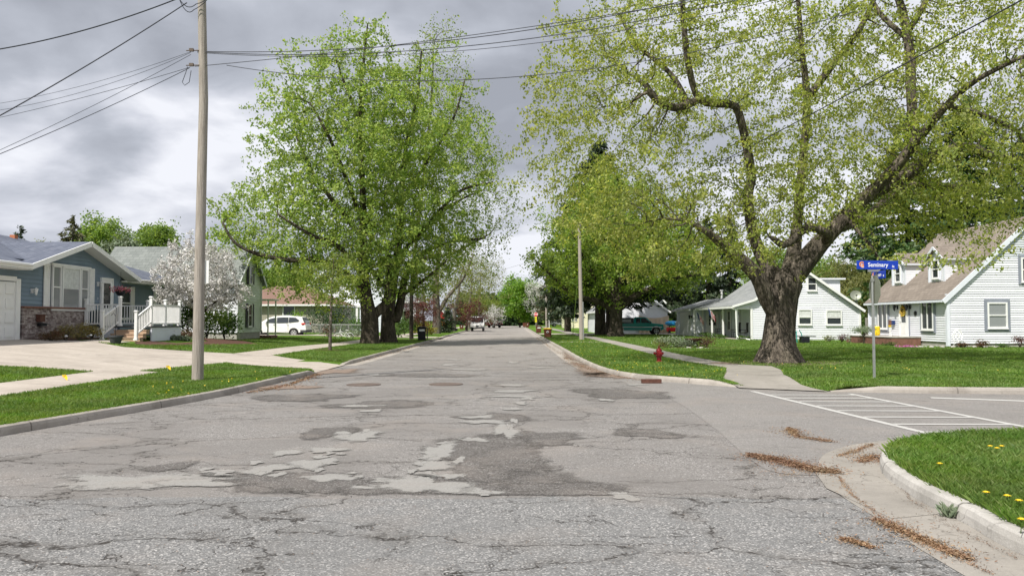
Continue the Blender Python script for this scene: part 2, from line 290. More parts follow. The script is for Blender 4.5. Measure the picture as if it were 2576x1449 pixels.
    MT['brickred'] = pm('red_block', (.20, .10, .075), .85, .3, 5, .5, 18)
    MT['iron'] = pm('cast_iron', (.13, .10, .085), .7, .3, 10, .6, 60)
    MT['pinkfl'] = leafmat('pink_petal', [(.6, .08, .2), (.75, .3, .4), (.3, .03, .1), (.06, .12, .02)], .3)
    MT['mag'] = leafmat('magenta_petal', [(.6, .08, .5), (.75, .2, .65)], .3)
    MT['yfl'] = leafmat('yellow_petal', [(.85, .6, .01), (.9, .7, .03)], .3)
    MT['bluep'] = pm('blue_box', (.02, .04, .14), .4, .1)
    MT['tarp'] = pm('tan_tarp', (.55, .44, .32), .8, .12, 2, .6, 6, bd=.03)
    MT['tarpb'] = pm('blue_tarp', (.02, .3, .6), .5, .1)
    MT['redl'] = pm('tail_red', (.5, .01, .01), .25, .05)
    MT['amber'] = pm('amber_lens', (.7, .2, .03), .3, .05)
    MT['terra'] = pm('terracotta', (.5, .18, .09), .8, .15)
setup_mats()
# ---------------------------------------------------------------- mesh helpers
ORG = {}
def V(*a): return Vector(a)
class M:
    def __init__(s): s.v = []; s.f = []; s.uv = []
    def poly(s, pts, uv=None):
        i = len(s.v); s.v += [tuple(p) for p in pts]; s.f.append(tuple(range(i, i+len(pts)))); s.uv.append(uv); return s
    def box(s, c, d, ax=None):
        c = Vector(c); X, Y, Z = ax if ax else (V(1, 0, 0), V(0, 1, 0), V(0, 0, 1)); i = len(s.v)
        for a in (-1, 1):
            for b in (-1, 1):
                for e in (-1, 1): s.v.append(tuple(c + X*(a*d[0]/2) + Y*(b*d[1]/2) + Z*(e*d[2]/2)))
        for q in ((0, 1, 3, 2), (4, 6, 7, 5), (0, 4, 5, 1), (2, 3, 7, 6), (0, 2, 6, 4), (1, 5, 7, 3)): s.f.append(tuple(i+k for k in q)); s.uv.append(None)
        return s
    def rod(s, p, q, r, r2=None, n=8, cap=True):
        p = Vector(p); q = Vector(q); r2 = r if r2 is None else r2; d = (q-p).normalized(); a = d.orthogonal().normalized(); b = d.cross(a); i = len(s.v)
        for c, rr in ((p, r), (q, r2)):
            for k in range(n):
                t = 2*math.pi*k/n; s.v.append(tuple(c + (a*math.cos(t)+b*math.sin(t))*rr))
        for k in range(n): s.f.append((i+k, i+(k+1) % n, i+n+(k+1) % n, i+n+k)); s.uv.append(None)
        if cap: s.f += [tuple(i+k for k in reversed(range(n))), tuple(i+n+k for k in range(n))]; s.uv += [None, None]
        return s
    def path(s, pts, r, n=6):
        pts = [Vector(p) for p in pts]; rs = r if isinstance(r, (list, tuple)) else [r]*len(pts); i = len(s.v); a = None
        for k, p in enumerate(pts):
            d = (pts[min(k+1, len(pts)-1)]-pts[max(k-1, 0)]).normalized()
            a = d.orthogonal().normalized() if a is None else (a-d*a.dot(d)).normalized(); b = d.cross(a)
            for j in range(n): t = 2*math.pi*j/n; s.v.append(tuple(p + (a*math.cos(t)+b*math.sin(t))*rs[k]))
        for k in range(len(pts)-1):
            for j in range(n): s.f.append((i+k*n+j, i+k*n+(j+1) % n, i+(k+1)*n+(j+1) % n, i+(k+1)*n+j)); s.uv.append(None)
        s.f += [tuple(i+j for j in reversed(range(n))), tuple(i+(len(pts)-1)*n+j for j in range(n))]; s.uv += [None, None]
        return s
    def lathe(s, c, prof, n=16, ax=(0, 0, 1)):
        c = Vector(c); d = Vector(ax).normalized(); a = d.orthogonal().normalized(); b = d.cross(a); i = len(s.v)
        for r, h in prof:
            for k in range(n): t = 2*math.pi*k/n; s.v.append(tuple(c + d*h + (a*math.cos(t)+b*math.sin(t))*max(r, .0005)))
        for m in range(len(prof)-1):
            for k in range(n): s.f.append((i+m*n+k, i+m*n+(k+1) % n, i+(m+1)*n+(k+1) % n, i+(m+1)*n+k)); s.uv.append(None)
        s.f += [tuple(i+k for k in reversed(range(n))), tuple(i+(len(prof)-1)*n+k for k in range(n))]; s.uv += [None, None]
        return s
    def ball(s, c, r, n=10, m=7):
        rr = r if isinstance(r, tuple) else (r, r, r); c = Vector(c); i = len(s.v)
        for a in range(m+1):
            th = math.pi*a/m
            for k in range(n): t = 2*math.pi*k/n; s.v.append((c.x+rr[0]*max(math.sin(th), .001)*math.cos(t), c.y+rr[1]*max(math.sin(th), .001)*math.sin(t), c.z-rr[2]*math.cos(th)))
        for a in range(m):
            for k in range(n): s.f.append((i+a*n+k, i+a*n+(k+1) % n, i+(a+1)*n+(k+1) % n, i+(a+1)*n+k)); s.uv.append(None)
        return s
    def extr(s, pts, d):
        """closed prism: planar polygon pts, extruded by vector d"""
        n = len(pts); i = len(s.v); d = Vector(d); s.v += [tuple(Vector(p)) for p in pts] + [tuple(Vector(p)+d) for p in pts]
        s.f += [tuple(i+k for k in reversed(range(n))), tuple(i+n+k for k in range(n))] + [(i+k, i+(k+1) % n, i+n+(k+1) % n, i+n+k) for k in range(n)]; s.uv += [None]*(n+2)
        return s
    def build(s, name, mat, parent=None, smooth=False, bev=0, uvf=None):
        me = bpy.data.meshes.new(name); o3 = ORG.get(parent.name, V(0, 0, 0)) if parent else V(0, 0, 0)
        me.from_pydata([(x-o3.x, y-o3.y, z-o3.z) for x, y, z in s.v], [], s.f)
        if uvf or any(u is not None for u in s.uv):
            ul = me.uv_layers.new(name='UVMap'); k = 0
            for fi, f in enumerate(s.f):
                for j, vi in enumerate(f):
                    ul.data[k].uv = s.uv[fi][j] if s.uv[fi] is not None else (uvf(Vector(s.v[vi])) if uvf else (0, 0)); k += 1
        me.materials.append(mat if not isinstance(mat, str) else MT[mat]); me.validate()
        if smooth: me.polygons.foreach_set('use_smooth', [True]*len(me.polygons)); me.set_sharp_from_angle(angle=R(48))
        ob = bpy.data.objects.new(name, me); COL.objects.link(ob)
        if parent: ob.parent = parent; ORG[ob.name] = o3
        if bev: md = ob.modifiers.new('bevel', 'BEVEL'); md.width = bev; md.segments = 2; md.limit_method = 'ANGLE'
        return ob
def fastmesh(name, verts, faces, mat, parent=None, smooth=False):
    """verts (n,3) float array, faces (m,k) int array"""
    o3 = ORG.get(parent.name, V(0, 0, 0)) if parent else V(0, 0, 0)
    me = bpy.data.meshes.new(name); n = len(verts); m, k = faces.shape
    me.vertices.add(n); me.vertices.foreach_set('co', (np.asarray(verts, dtype=np.float32)-np.array(o3, dtype=np.float32)).ravel())
    me.loops.add(m*k); me.loops.foreach_set('vertex_index', faces.astype(np.int32).ravel())
    me.polygons.add(m); me.polygons.foreach_set('loop_start', np.arange(0, m*k, k, dtype=np.int32))
    if smooth: me.polygons.foreach_set('use_smooth', np.ones(m, dtype=bool))
    me.materials.append(MT[mat] if isinstance(mat, str) else mat); me.update(calc_edges=True)
    ob = bpy.data.objects.new(name, me); COL.objects.link(ob)
    if parent: ob.parent = parent; ORG[ob.name] = o3
    return ob
def tag(o, label=None, cat=None, group=None, kind=None):
    if label: o['label'] = label
    if cat: o['category'] = cat
    if group: o['group'] = group
    if kind: o['kind'] = kind
    return o
def thing(name, label, cat, loc=(0, 0, 0), group=None, rz=None):
    o = bpy.data.objects.new(name, None); COL.objects.link(o); o.location = loc; o.empty_display_size = .3
    if rz is None: ORG[o.name] = Vector(loc)
    else: o.rotation_euler = (0, 0, rz); ORG[o.name] = V(0, 0, 0)
    return tag(o, label, cat, group)
def copytree(o, loc, rz=0, label=None, scale=1):
    c = o.copy(); COL.objects.link(c); c.location = loc; c.rotation_euler = (0, 0, rz); c.scale = (scale,)*3
    if label: c['label'] = label
    def rec(a, b):
        for ch in list(a.children):
            d = ch.copy(); COL.objects.link(d); d.parent = b; rec(ch, d)
    rec(o, c); return c
def text(s, size, mat, name, parent, origin, ux, uz, off=.0, bold=.0, align='CENTER', sx=1.):
    cu = bpy.data.curves.new('txt', 'FONT'); cu.body = s; cu.size = size; cu.align_x = align; cu.align_y = 'CENTER'; cu.extrude = .001; cu.offset = bold
    to = bpy.data.objects.new('txt', cu); COL.objects.link(to); dg = bpy.context.evaluated_depsgraph_get(); me = bpy.data.meshes.new_from_object(to.evaluated_get(dg))
    bpy.data.objects.remove(to); ux = Vector(ux).normalized(); uz = Vector(uz).normalized(); n = ux.cross(uz); o3 = ORG.get(parent.name, V(0, 0, 0))
    for v in me.vertices: v.co = Vector(origin) + ux*v.co.x*sx + uz*v.co.y + n*(v.co.z+off) - o3
    me.materials.clear(); me.materials.append(MT[mat]); ob = bpy.data.objects.new(name, me); COL.objects.link(ob); ob.parent = parent; ORG[ob.name] = o3; return ob
def pip(px, py, poly):
    ins = np.zeros(px.shape, bool); n = len(poly)
    for i in range(n):
        x1, y1 = poly[i][:2]; x2, y2 = poly[(i+1) % n][:2]
        if y1 == y2: continue
        c = ((y1 > py) != (y2 > py)) & (px < (x2-x1)*(py-y1)/(y2-y1)+x1); ins ^= c
    return ins
def ss(t): t = max(0., min(1., t)); return t*t*(3-2*t)
# ---------------------------------------------------------------- terrain height
def kerbL(Y): # outer (road side) X of the left kerb
    return -6.0 - 1.55*ss((18.5-Y)/12.) if Y < 18.5 else -5.85-.15*ss((24-Y)/6.)- .5*ss((Y-30)/80)
APR = [(-9.4, 26.3, 31.6), (-5.9, 23.9, 28.3)]
def hz(x, y):
    if x < -4:
        rise = .74 - .52*ss((y-37)/14.); h = .13 + rise*ss((-7.6-x)/11.5) if x < -7.6 else .13
        t = (x+9.4)/3.5
        if t > 0:
            t = min(1, t); y0 = APR[0][1]+(APR[1][1]-APR[0][1])*t; y1 = APR[0][2]+(APR[1][2]-APR[0][2])*t
            f = ss((y-y0+.35)/.5)*ss((y1+.35-y)/.5); h = h*(1-f) + (h*(1-t)+.012*t)*f
        return h
    h = .13 + .05*ss((y-22)/20)
    if y > 17 and x > 4.3 and x < 9 and y < 22:
        f = ss((x-4.8)/.5)*ss((7.45-x)/.4)*ss((21-y)/2.6); h = h*(1-f)+.012*f
    return h
import bmesh
def drape(name, poly, mat, off=0., step=1.0, hf=hz, holes=None, kind='structure', thick=0):
    bm = bmesh.new(); vs = [bm.verts.new((p[0], p[1], 0)) for p in poly]; bm.faces.new(vs)
    xs = [p[0] for p in poly]; ys = [p[1] for p in poly]
    def cuts(a, b, near, ax):
        r = []; q = math.ceil(a)
        while q < b:
            r.append(q); q += step if abs(q) < near else step*4
        return r
    for q in cuts(min(xs), max(xs), 26, 0): bmesh.ops.bisect_plane(bm, geom=bm.verts[:]+bm.edges[:]+bm.faces[:], plane_co=(q, 0, 0), plane_no=(1, 0, 0))
    for q in cuts(min(ys), max(ys), 56, 1): bmesh.ops.bisect_plane(bm, geom=bm.verts[:]+bm.edges[:]+bm.faces[:], plane_co=(0, q, 0), plane_no=(0, 1, 0))
    for v in bm.verts: v.co.z = hf(v.co.x, v.co.y)+off
    bmesh.ops.recalc_face_normals(bm, faces=bm.faces[:])
    for f in bm.faces:
        if f.normal.z < 0: f.normal_flip()
        f.smooth = True
    if thick:
        r = bmesh.ops.extrude_edge_only(bm, edges=[e for e in bm.edges if e.is_boundary])
        for g in r['geom']:
            if isinstance(g, bmesh.types.BMVert): g.co.z -= thick
    me = bpy.data.meshes.new(name); bm.to_mesh(me); bm.free()
    me.materials.append(MT[mat]); o = bpy.data.objects.new(name, me); COL.objects.link(o); o['kind'] = kind; return o
def blob(cx, cy, rx, ry, n=22, jag=.16, seed=0, rot=0):
    n *= 3
    r = random.Random(seed); ph = [r.uniform(0, 6.28) for _ in range(5)]; am = [jag*r.uniform(.4, 1)/(k+1)**.6 for k in range(5)]; out = []
    for i in range(n):
        t = 2*math.pi*i/n; q = 1+sum(am[k]*math.sin((k+2)*t+ph[k]) for k in range(5))+r.uniform(-.07, .07); x = rx*q*math.cos(t); y = ry*q*math.sin(t)
        out.append((cx+x*math.cos(rot)-y*math.sin(rot), cy+x*math.sin(rot)+y*math.cos(rot)))
    return out
def patch(name, c, poly, mat, z):
    m = M(); k = len(poly)
    for i in range(k): a, b = poly[i], poly[(i+1) % k]; m.poly([(c[0], c[1], z), (*a, z), (*b, z)], [(0, 0), (1, 0), (1, 0)])
    o = m.build(name, mat); o['kind'] = 'structure'; return o
# ---------------------------------------------------------------- ground, roads, lawns
def smooth_line(pts, n=6):
    """Catmull-Rom through 2D points"""
    P = [pts[0]]+list(pts)+[pts[-1]]; out = []
    for i in range(1, len(P)-2):
        for k in range(n):
            t = k/n; a, b, c, d = (np.array(P[i+j-1], float) for j in range(4))
            out.append(tuple(.5*((2*b)+(-a+c)*t+(2*a-5*b+4*c-d)*t*t+(-a+3*b-3*c+d)*t**3)))
    out.append(tuple(map(float, pts[-1]))); return out
def kerb(name, line, side, w=.16, h=None, pan=0., hh=.135, taper=(0, 0)):
    """line = road-side edge of kerb; side=+1: kerb body lies to the left of travel"""
    m = M(); L = 0; rows = []; n = len(line); tot = sum(math.dist(line[i], line[i+1]) for i in range(n-1))
    for i, p in enumerate(line):
        a = np.array(line[max(i-1, 0)]); b = np.array(line[min(i+1, n-1)]); d = (b-a)/np.linalg.norm(b-a); nr = np.array([-d[1], d[0]])*side
        if i: L += math.dist(line[i-1], p)
        k = 1.
        if taper[0]: k = min(k, ss(L/taper[0]))
        if taper[1]: k = min(k, ss((tot-L)/taper[1]))
        hk = .02+(hh-.02)*k; p = np.array(p); jit = .004*math.sin(L*2.3)
        sec = [(0, -.03), (.012+jit, hk*.55), (.03+jit, hk*.88), (.055, hk), (w, hk+.004), (w+.01, -.03)]
        rows.append(([(*(p+nr*o), z) for o, z in sec], L))
    for i in range(n-1):
        a, la = rows[i]; b, lb = rows[i+1]
        for k in range(5): m.poly([a[k], b[k], b[k+1], a[k+1]] if side < 0 else [a[k], a[k+1], b[k+1], b[k]], [(la, k*.1), (lb, k*.1), (lb, k*.1+.1), (la, k*.1+.1)] if side < 0 else [(la, k*.1), (la, k*.1+.1), (lb, k*.1+.1), (lb, k*.1)])
    m.poly(rows[0][0], [(0, 0)]*6); m.poly(rows[-1][0][::-1], [(0, 0)]*6)
    o = m.build(name, 'conc', smooth=False); o['kind'] = 'structure'; return o
def strip(line, o0, o1, side):
    out = []; n = len(line)
    def off(i, o):
        a = np.array(line[max(i-1, 0)]); b = np.array(line[min(i+1, n-1)]); d = (b-a)/np.linalg.norm(b-a); return tuple(np.array(line[i])+np.array([-d[1], d[0]])*side*o)
    return [off(i, o0) for i in range(n)]+[off(i, o1) for i in reversed(range(n))]
flat = lambda x, y: 0.
m = M(); m.poly([(-900, -300, -.06), (900, -300, -.06), (900, 1500, -.06), (-900, 1500, -.06)]); tag(m.build('ground', 'lawn'), kind='structure')
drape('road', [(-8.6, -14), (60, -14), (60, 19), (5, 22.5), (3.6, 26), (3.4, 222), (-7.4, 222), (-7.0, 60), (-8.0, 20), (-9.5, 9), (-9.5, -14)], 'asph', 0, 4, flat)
# side street overlay and coarse near band
side_pts = [G(u, v)[:2] for u, v in ((1500, 905), (1545, 950), (1680, 1000), (1790, 1072), (1880, 1150), (1960, 1190), (2110, 1195))]
sl = smooth_line(side_pts, 5)
drape('side_road', sl+[(4.3, 9.2), (5.8, 10.45), (60, 10.2), (60, 17.25), (8.5, 17.7), (4.6, 20.0), (3.3, 23)], 'asph_side', .004, 4, flat)
seam = [(x, 7.22+.05*math.sin(x*1.7)+.03*math.sin(x*5)) for x in np.linspace(-9, 3.2, 40)]
drape('near_road', seam+[(3.3, 6.3), (3.1, 4.5), (3.4, -6), (-9, -6)], 'asph_near', .004, 4, flat)
# left lawn
KL = [(kerbL(y), y) for y in np.arange(4, 24.3, .8)]+[(-6.02, 24.2)]
KL2 = [(-5.95, 28.0)]+[(kerbL(y), y) for y in list(np.arange(29, 60, 2.))+list(np.arange(60, 221, 10.))]
lawnL = [(x-.15, y) for x, y in KL]+[(-5.95, 24.6), (-5.9, 27.8)]+[(x-.15, y) for x, y in KL2]+[(-6.6, 222), (-140, 222), (-140, -10), (kerbL(4)-.15, -10)]
drape('lawn_left', lawnL, 'lawn', 0, 1.)
kerb('kerb_left', KL, 1, taper=(0, 1.2)); kerb('kerb_left_far', KL2, 1, taper=(1.2, 0))
drape('gutter_left', strip(KL2, 0, -.45, 1), 'conc', .004, 6, flat)
drape('driveway', [(-5.92, 24.1), (-9.3, 26.3), (-10.2, 20.6), (-12.3, 20.2), (-13, 19.6), (-30, 19.0), (-30, 30.6), (-16.4, 30.9), (-14.3, 29.4), (-11.0, 31.2), (-9.5, 31.7), (-5.9, 28.2)], 'drive', .012, .5)
def sidewalk(name, x0, x1, ya, yb, off=.016): return drape(name, [(x0, ya), (x1, ya), (x1, yb), (x0, yb)], 'drive', off, 1.5)
sidewalk('pavement_left_near', -10.75, -9.45, -5, 21.5); sidewalk('pavement_left', -10.9, -9.5, 31, 215)
drape('front_path', [(-16.6, 30.7), (-15.4, 30.2), (-15.5, 32.4), (-17, 32.4)], 'drive', .018, .5)
drape('far_driveway', [(-5.9, 65), (-30, 65.2), (-30, 69.8), (-5.9, 69)], 'drive', .02, 2)
drape('far_driveway_b', [(-5.9, 58), (-9.5, 57.5), (-9.5, 60), (-5.9, 60)], 'drive', .02, 1)
# right lawn
KR = smooth_line([(60, 17.0), (48, 17.0), (38, 17.0), (30, 17.02), (24, 17.04), (19, 17.06), (15, 17.1), (12, 17.2), (9.5, 17.35), (7.1, 17.75)], 4)
KR2 = smooth_line([(5.4, 18.9), (4.6, 19.9), (3.5, 21.4), (2.95, 23.2), (2.74, 25.5), (2.65, 28.5), (2.6, 33), (2.6, 40), (2.6, 50), (2.6, 64), (2.6, 82), (2.65, 105), (2.7, 140), (2.75, 180), (2.8, 221)], 5)
rl = [(x, y+.15) for x, y in KR]+[(7.0, 17.95), (5.9, 18.7)]+[(x+.12, y+.08) for x, y in KR2]+[(2.95, 222), (150, 222), (150, 17.2)]
drape('lawn_right', rl, 'lawn', 0, 1.)
kerb('kerb_right', KR, -1, taper=(0, 1.)); kerb('kerb_right_far', KR2, -1, taper=(1., 0))
drape('gutter_right', strip(KR2[18:], 0, -.55, -1), 'conc', .006, 6, flat)
drape('corner_ramp', [(5.3, 18.6), (7.0, 17.7), (6.95, 19.2), (7.25, 21.3), (7.9, 23.4), (8.2, 25.2), (7.2, 26.4), (6.55, 24.4), (5.95, 22.2), (5.4, 20.4)], 'pan', .014, .5)
P0 = [G(u, v, .16)[:2] for u, v in ((1455, 858), (1500, 866), (1560, 878), (1640, 892), (1720, 904), (1800, 914), (1860, 918))]
drape('pavement_right', [(6.55, 24.4)]+[(6.05, 28), (5.85, 33), (5.8, 215), (6.9, 215), (6.95, 40), (7.0, 33), (7.2, 28), (7.5, 25.6)], 'pan', .016, 2)
drape('path_right', [(6.9, 52), (6.9, 50.6), (3., 50.4), (3., 51.8)], 'drive', .02, 1)
drape('truck_drive', [(2.75, 78), (30, 80), (30, 86), (2.75, 83.5)], 'drive', .02, 2)
drape('house_drive', [(6.9, 98), (30, 99), (30, 101), (6.9, 100)], 'drive', .02, 2)
# near right corner
KC = smooth_line([(3.45, -4), (3.42, 1), (3.45, 5.2), (3.55, 6.3), (3.62, 7.3), (3.85, 8.35), (4.35, 9.35), (5.1, 10.0), (6.0, 10.3), (7.2, 10.4), (8.8, 10.4), (11, 10.4), (14, 10.4), (18, 10.4), (24, 10.4), (32, 10.4), (44, 10.3), (60, 10.2)], 6)
kerb('kerb_corner', KC, -1, w=.17).data.materials[0] = MT['kerbw']
drape('lawn_corner', [(x+.12, y-.0) if y < 8.5 else (x+.08, y-.12) for x, y in KC]+[(60, -4)], 'lawn', 0, 1., lambda x, y: .135+.02*ss((x-4.5)/2))
drape('gutter_corner', strip(KC[:60], 0, -.62, -1), 'pan', .008, 1, flat)
pan = [(3.5, 6.6), (3.05, 6.45), (2.98, 7.6), (3.2, 8.5), (3.9, 9.6), (4.75, 10.5), (5.6, 10.85), (6.6, 10.75), (6.2, 10.25), (5.1, 10.0), (4.35, 9.35), (3.85, 8.35), (3.62, 7.3)]
drape('catch_basin_apron', pan, 'pan', .011, 1, flat)
# patches of repair material
pl = [(900, 1098, 62, 10), (780, 1168, 55, 13), (670, 1182, 52, 12), (830, 1203, 58, 10), (822, 1133, 38, 7), (545, 1192, 48, 8), (1105, 1137, 50, 16), (1088, 1172, 44, 14), (1133, 1199, 28, 7), (1060, 1222, 115, 18), (1185, 1237, 75, 7), (1272, 1082, 30, 16),
      (1193, 1107, 35, 5), (1220, 1062, 55, 5), (1205, 1050, 40, 4), (340, 1212, 190, 17), (480, 1216, 85, 11), (1575, 1253, 32, 8), (1290, 1030, 20, 3), (1310, 1015, 20, 3), (1328, 1003, 20, 3), (935, 1034, 24, 4), (905, 1022, 50, 2.5), (1290, 985, 55, 3), (1285, 970, 50, 2),
      (1180, 930, 45, 1.8), (1130, 918, 25, 1.5), (935, 942, 30, 2), (1600, 968, 26, 2), (1525, 1007, 22, 3), (1290, 912, 14, 2), (720, 1140, 36, 7), (1360, 925, 30, 1.5), (1140, 905, 20, 1.2), (1290, 998, 60, 2.5), (1560, 1245, 30, 6)]
rs = random.Random(3)
pl += [(u+rs.uniform(-1.3, 1.3)*du, v+rs.uniform(-1.5, 1.5)*dv, du*rs.uniform(.15, .4), dv*rs.uniform(.2, .5)) for u, v, du, dv in pl[:13] for _ in range(3)]
for i, (u, v, du, dv) in enumerate(pl):
    c = G(u, v); a = G(u+du, v); b = G(u, v-dv); patch('pale_road_patch', c, blob(c.x, c.y, abs(a.x-c.x)*1.25, abs(b.y-c.y)*1.3, 14, .3, i), 'p_light', .010+.0005*(i % 5))
pd = [(780, 1215, 170, 20), (1250, 1215, 150, 34), (1400, 1235, 130, 17), (1230, 1140, 120, 35), (830, 1088, 55, 10), (1330, 1105, 90, 16), (430, 1175, 42, 9), (960, 1018, 90, 8), (1560, 990, 90, 9), (760, 1000, 80, 8), (1250, 1050, 60, 8), (1620, 1090, 60, 9), (1000, 1225, 120, 18), (1080, 945, 90, 3)]
for i, (u, v, du, dv) in enumerate(pd):
    c = G(u, v); a = G(u+du, v); b = G(u, v-dv); patch('dark_road_patch', (c.x, max(c.y, 7.4)), [(x, max(y, 7.3)) for x, y in blob(c.x, c.y, abs(a.x-c.x)*1.5, abs(b.y-c.y)*1.5, 16, .2, 50+i)], 'p_dark', .006+.0004*(i % 5))
for i, (u, v, du, dv) in enumerate(((840, 935, 50, 6), (1500, 925, 55, 14), (1550, 945, 70, 7), (1450, 895, 30, 10), (1000, 870, 30, 5), (720, 975, 90, 4))):
    c = G(u, v); a = G(u+du, v); b = G(u, v-dv); patch('dirt_stain', c, blob(c.x, c.y, abs(a.x-c.x)*1.5, abs(b.y-c.y)*1.6, 14, .2, 90+i), 'stain', .0145)
# crosswalk
m = M()
def quad(x0, y0, x1, y1, w, z=.0095):
    d = Vector((x1-x0, y1-y0)).normalized(); nx, ny = -d.y*w/2, d.x*w/2; m.poly([(x0-nx, y0-ny, z), (x1-nx, y1-ny, z), (x1+nx, y1+ny, z), (x0+nx, y0+ny, z)])
quad(5.38, 17.9, 5.88, 10.9, .13); quad(7.3, 17.3, 7.75, 10.75, .13)
for i, y in enumerate((17.0, 16.3, 15.6, 14.85, 14.05, 13.15, 12.25, 11.4)):
    xa = 5.38+(17.9-y)/7*.5; quad(xa+.07, y, xa+1.85, y-.05, .13, .0115)
quad(8.6, 16.4, 10.4, 15.6, .25)
tag(m.build('crosswalk_marking', 'paint'), kind='structure')
# tree roots mound + mulch rings
# ---------------------------------------------------------------- trees
def resample(pts, rad, step):
    P = [Vector(p) for p in pts]; out = [P[0]]; ro = [rad[0]]
    for i in range(len(P)-1):
        a, b = P[i], P[i+1]; p0 = P[max(i-1, 0)]; p3 = P[min(i+2, len(P)-1)]; n = max(1, int((b-a).length/step))
        for k in range(1, n+1):
            t = k/n; q = .5*((2*a)+(-p0+b)*t+(2*p0-5*a+4*b-p3)*t*t+(-p0+3*a-3*b+p3)*t**3)
            out.append(q); ro.append(rad[i]+(rad[i+1]-rad[i])*t)
    return out, ro
def ell(c, r, n, rg, shell=.0, clump=0):
    d = rg.normal(size=(n, 3)); d /= np.linalg.norm(d, axis=1)[:, None]; q = rg.uniform(shell**3, 1, n)**(1/3.)
    p = np.array(c)+d*q[:, None]*np.array(r)
    if clump: # uneven outline: attractors gather round random clump centres
        cc = p[rg.integers(0, n, clump)]; k = rg.integers(0, clump, n); s = np.array(r).mean()*.135; w = rg.random(n) < .8
        p = np.where(w[:, None], cc[k]+rg.normal(size=(n, 3))*s, p)
    return p
def grow(seeds, attr, step, di, dk, iters, rg, grav=0., wob=.15, r0=.012, ex=2.25):
    pos = []; par = []; minr = []
    for pts, rad in seeds:
        p, r = resample(pts, rad, step)
        if not pos: prev = -1
        else:
            A0 = np.array(pos); prev = int(np.argmin(((A0-np.array(p[0]))**2).sum(1))); p = p[1:] if len(p) > 2 and (Vector(pos[prev])-p[0]).length < step else p; r = r[len(r)-len(p):]
        for q, rr in zip(p, r): pos.append(tuple(q)); par.append(prev); minr.append(rr); prev = len(pos)-1
    P = np.array(pos); D = np.full(len(attr), 1e9); I = np.zeros(len(attr), int)
    def upd(new, base):
        nonlocal D, I
        for s in range(0, len(new), 400):
            nn = new[s:s+400]; d = np.sqrt(((attr[:, None, :]-nn[None])**2).sum(2)); j = d.argmin(1); dm = d[np.arange(len(attr)), j]; w = dm < D; D[w] = dm[w]; I[w] = j[w]+base+s
    upd(P, 0); P = list(map(np.array, P)); used = {}
    for it in range(iters):
        keep = D > dk; attr = attr[keep]; D = D[keep]; I = I[keep]
        act = D < di
        if not act.any():
            if len(attr) == 0: break
            act = D <= np.sort(D)[min(len(D)-1, 15)]
        Pn = np.array(P); dirs = attr[act]-Pn[I[act]]; dirs /= np.linalg.norm(dirs, axis=1)[:, None]+1e-9
        acc = np.zeros((len(Pn), 3)); np.add.at(acc, I[act], dirs); idx = np.unique(I[act]); v = acc[idx]; v = v/(np.linalg.norm(v, axis=1)[:, None]+1e-9)
        v += rg.normal(size=v.shape)*wob; v[:, 2] += grav; v /= np.linalg.norm(v, axis=1)[:, None]+1e-9; new = Pn[idx]+v*step
        ok = []
        for k, i in enumerate(idx):
            c = used.get(i, 0)
            if c < 4: used[i] = c+1; ok.append(k)
        if not ok: break
        new = new[ok]; base = len(P); P += list(new); par += [int(idx[k]) for k in ok]; minr += [0]*len(ok); upd(new, base)
    n = len(P); P = np.array(P); rad = np.zeros(n); ch = [[] for _ in range(n)]
    for i, p in enumerate(par):
        if p >= 0: ch[p].append(i)
    s = np.zeros(n); mr = np.array(minr)
    for i in range(n-1, -1, -1):
        s[i] = s[i] if ch[i] else r0**ex
        rad[i] = max(s[i]**(1/ex), mr[i]) if mr[i] > 0 else s[i]**(1/ex)
        if par[i] >= 0: s[par[i]] += s[i]
    for i in range(n): # cap on non-seed nodes: never thicker than the parent
        if par[i] >= 0: rad[i] = min(rad[i], rad[par[i]]*(1. if mr[i] > 0 else .8))
    return P, par, ch, rad
def tubes(P, par, ch, rad, rg, lumpy=0., maxs=14, minrad=0.):
    V_ = []; F = []; nv = 0; starts = [0]
    stack = [(0, None)]
    while stack:
        i, pr = stack.pop(); chain = [pr, i] if pr is not None else [i]
        while ch[chain[-1]]:
            c = sorted(ch[chain[-1]], key=lambda k: -rad[k]); stack += [(k, chain[-1]) for k in c[1:] if rad[k] > minrad]
            if rad[c[0]] <= minrad: break
            chain.append(c[0])
        if len(chain) < 2: continue
        r1 = rad[chain[1]]; ns = 4 if r1 < .03 else 5 if r1 < .08 else 8 if r1 < .2 else maxs; a = None; ph = rg.uniform(0, 6, 4); first = nv
        ring = np.arange(ns)*2*math.pi/ns
        for k, c in enumerate(chain):
            p = P[c]; d = P[chain[min(k+1, len(chain)-1)]]-P[chain[max(k-1, 0)]]; d = d/(np.linalg.norm(d)+1e-9)
            if a is None: a = np.cross(d, (0.3, 1, .1)); a /= np.linalg.norm(a)
            a = a-d*a.dot(d); a /= np.linalg.norm(a)+1e-9; b = np.cross(d, a); r = rad[c] if not (k == 0 and pr is not None) else min(rad[c], r1*1.25)
            if k == len(chain)-1: r *= .4
            rr = r*(1+(lumpy*(np.sin(3*ring+ph[0]+k*.2)*.5+np.sin(5*ring+ph[1]-k*.33)*.35+np.sin(8*ring+ph[2])*.3+rg.normal(size=ns)*.12) if r > .15 else 0))
            V_.append(p+np.outer(np.cos(ring)*rr, a)+np.outer(np.sin(ring)*rr, b))
            if k:
                o = nv-ns; j = np.arange(ns); j2 = (j+1) % ns; F.append(np.stack([o+j, o+j2, nv+j2, nv+j], 1))
            nv += ns
    return np.concatenate(V_), np.concatenate(F)
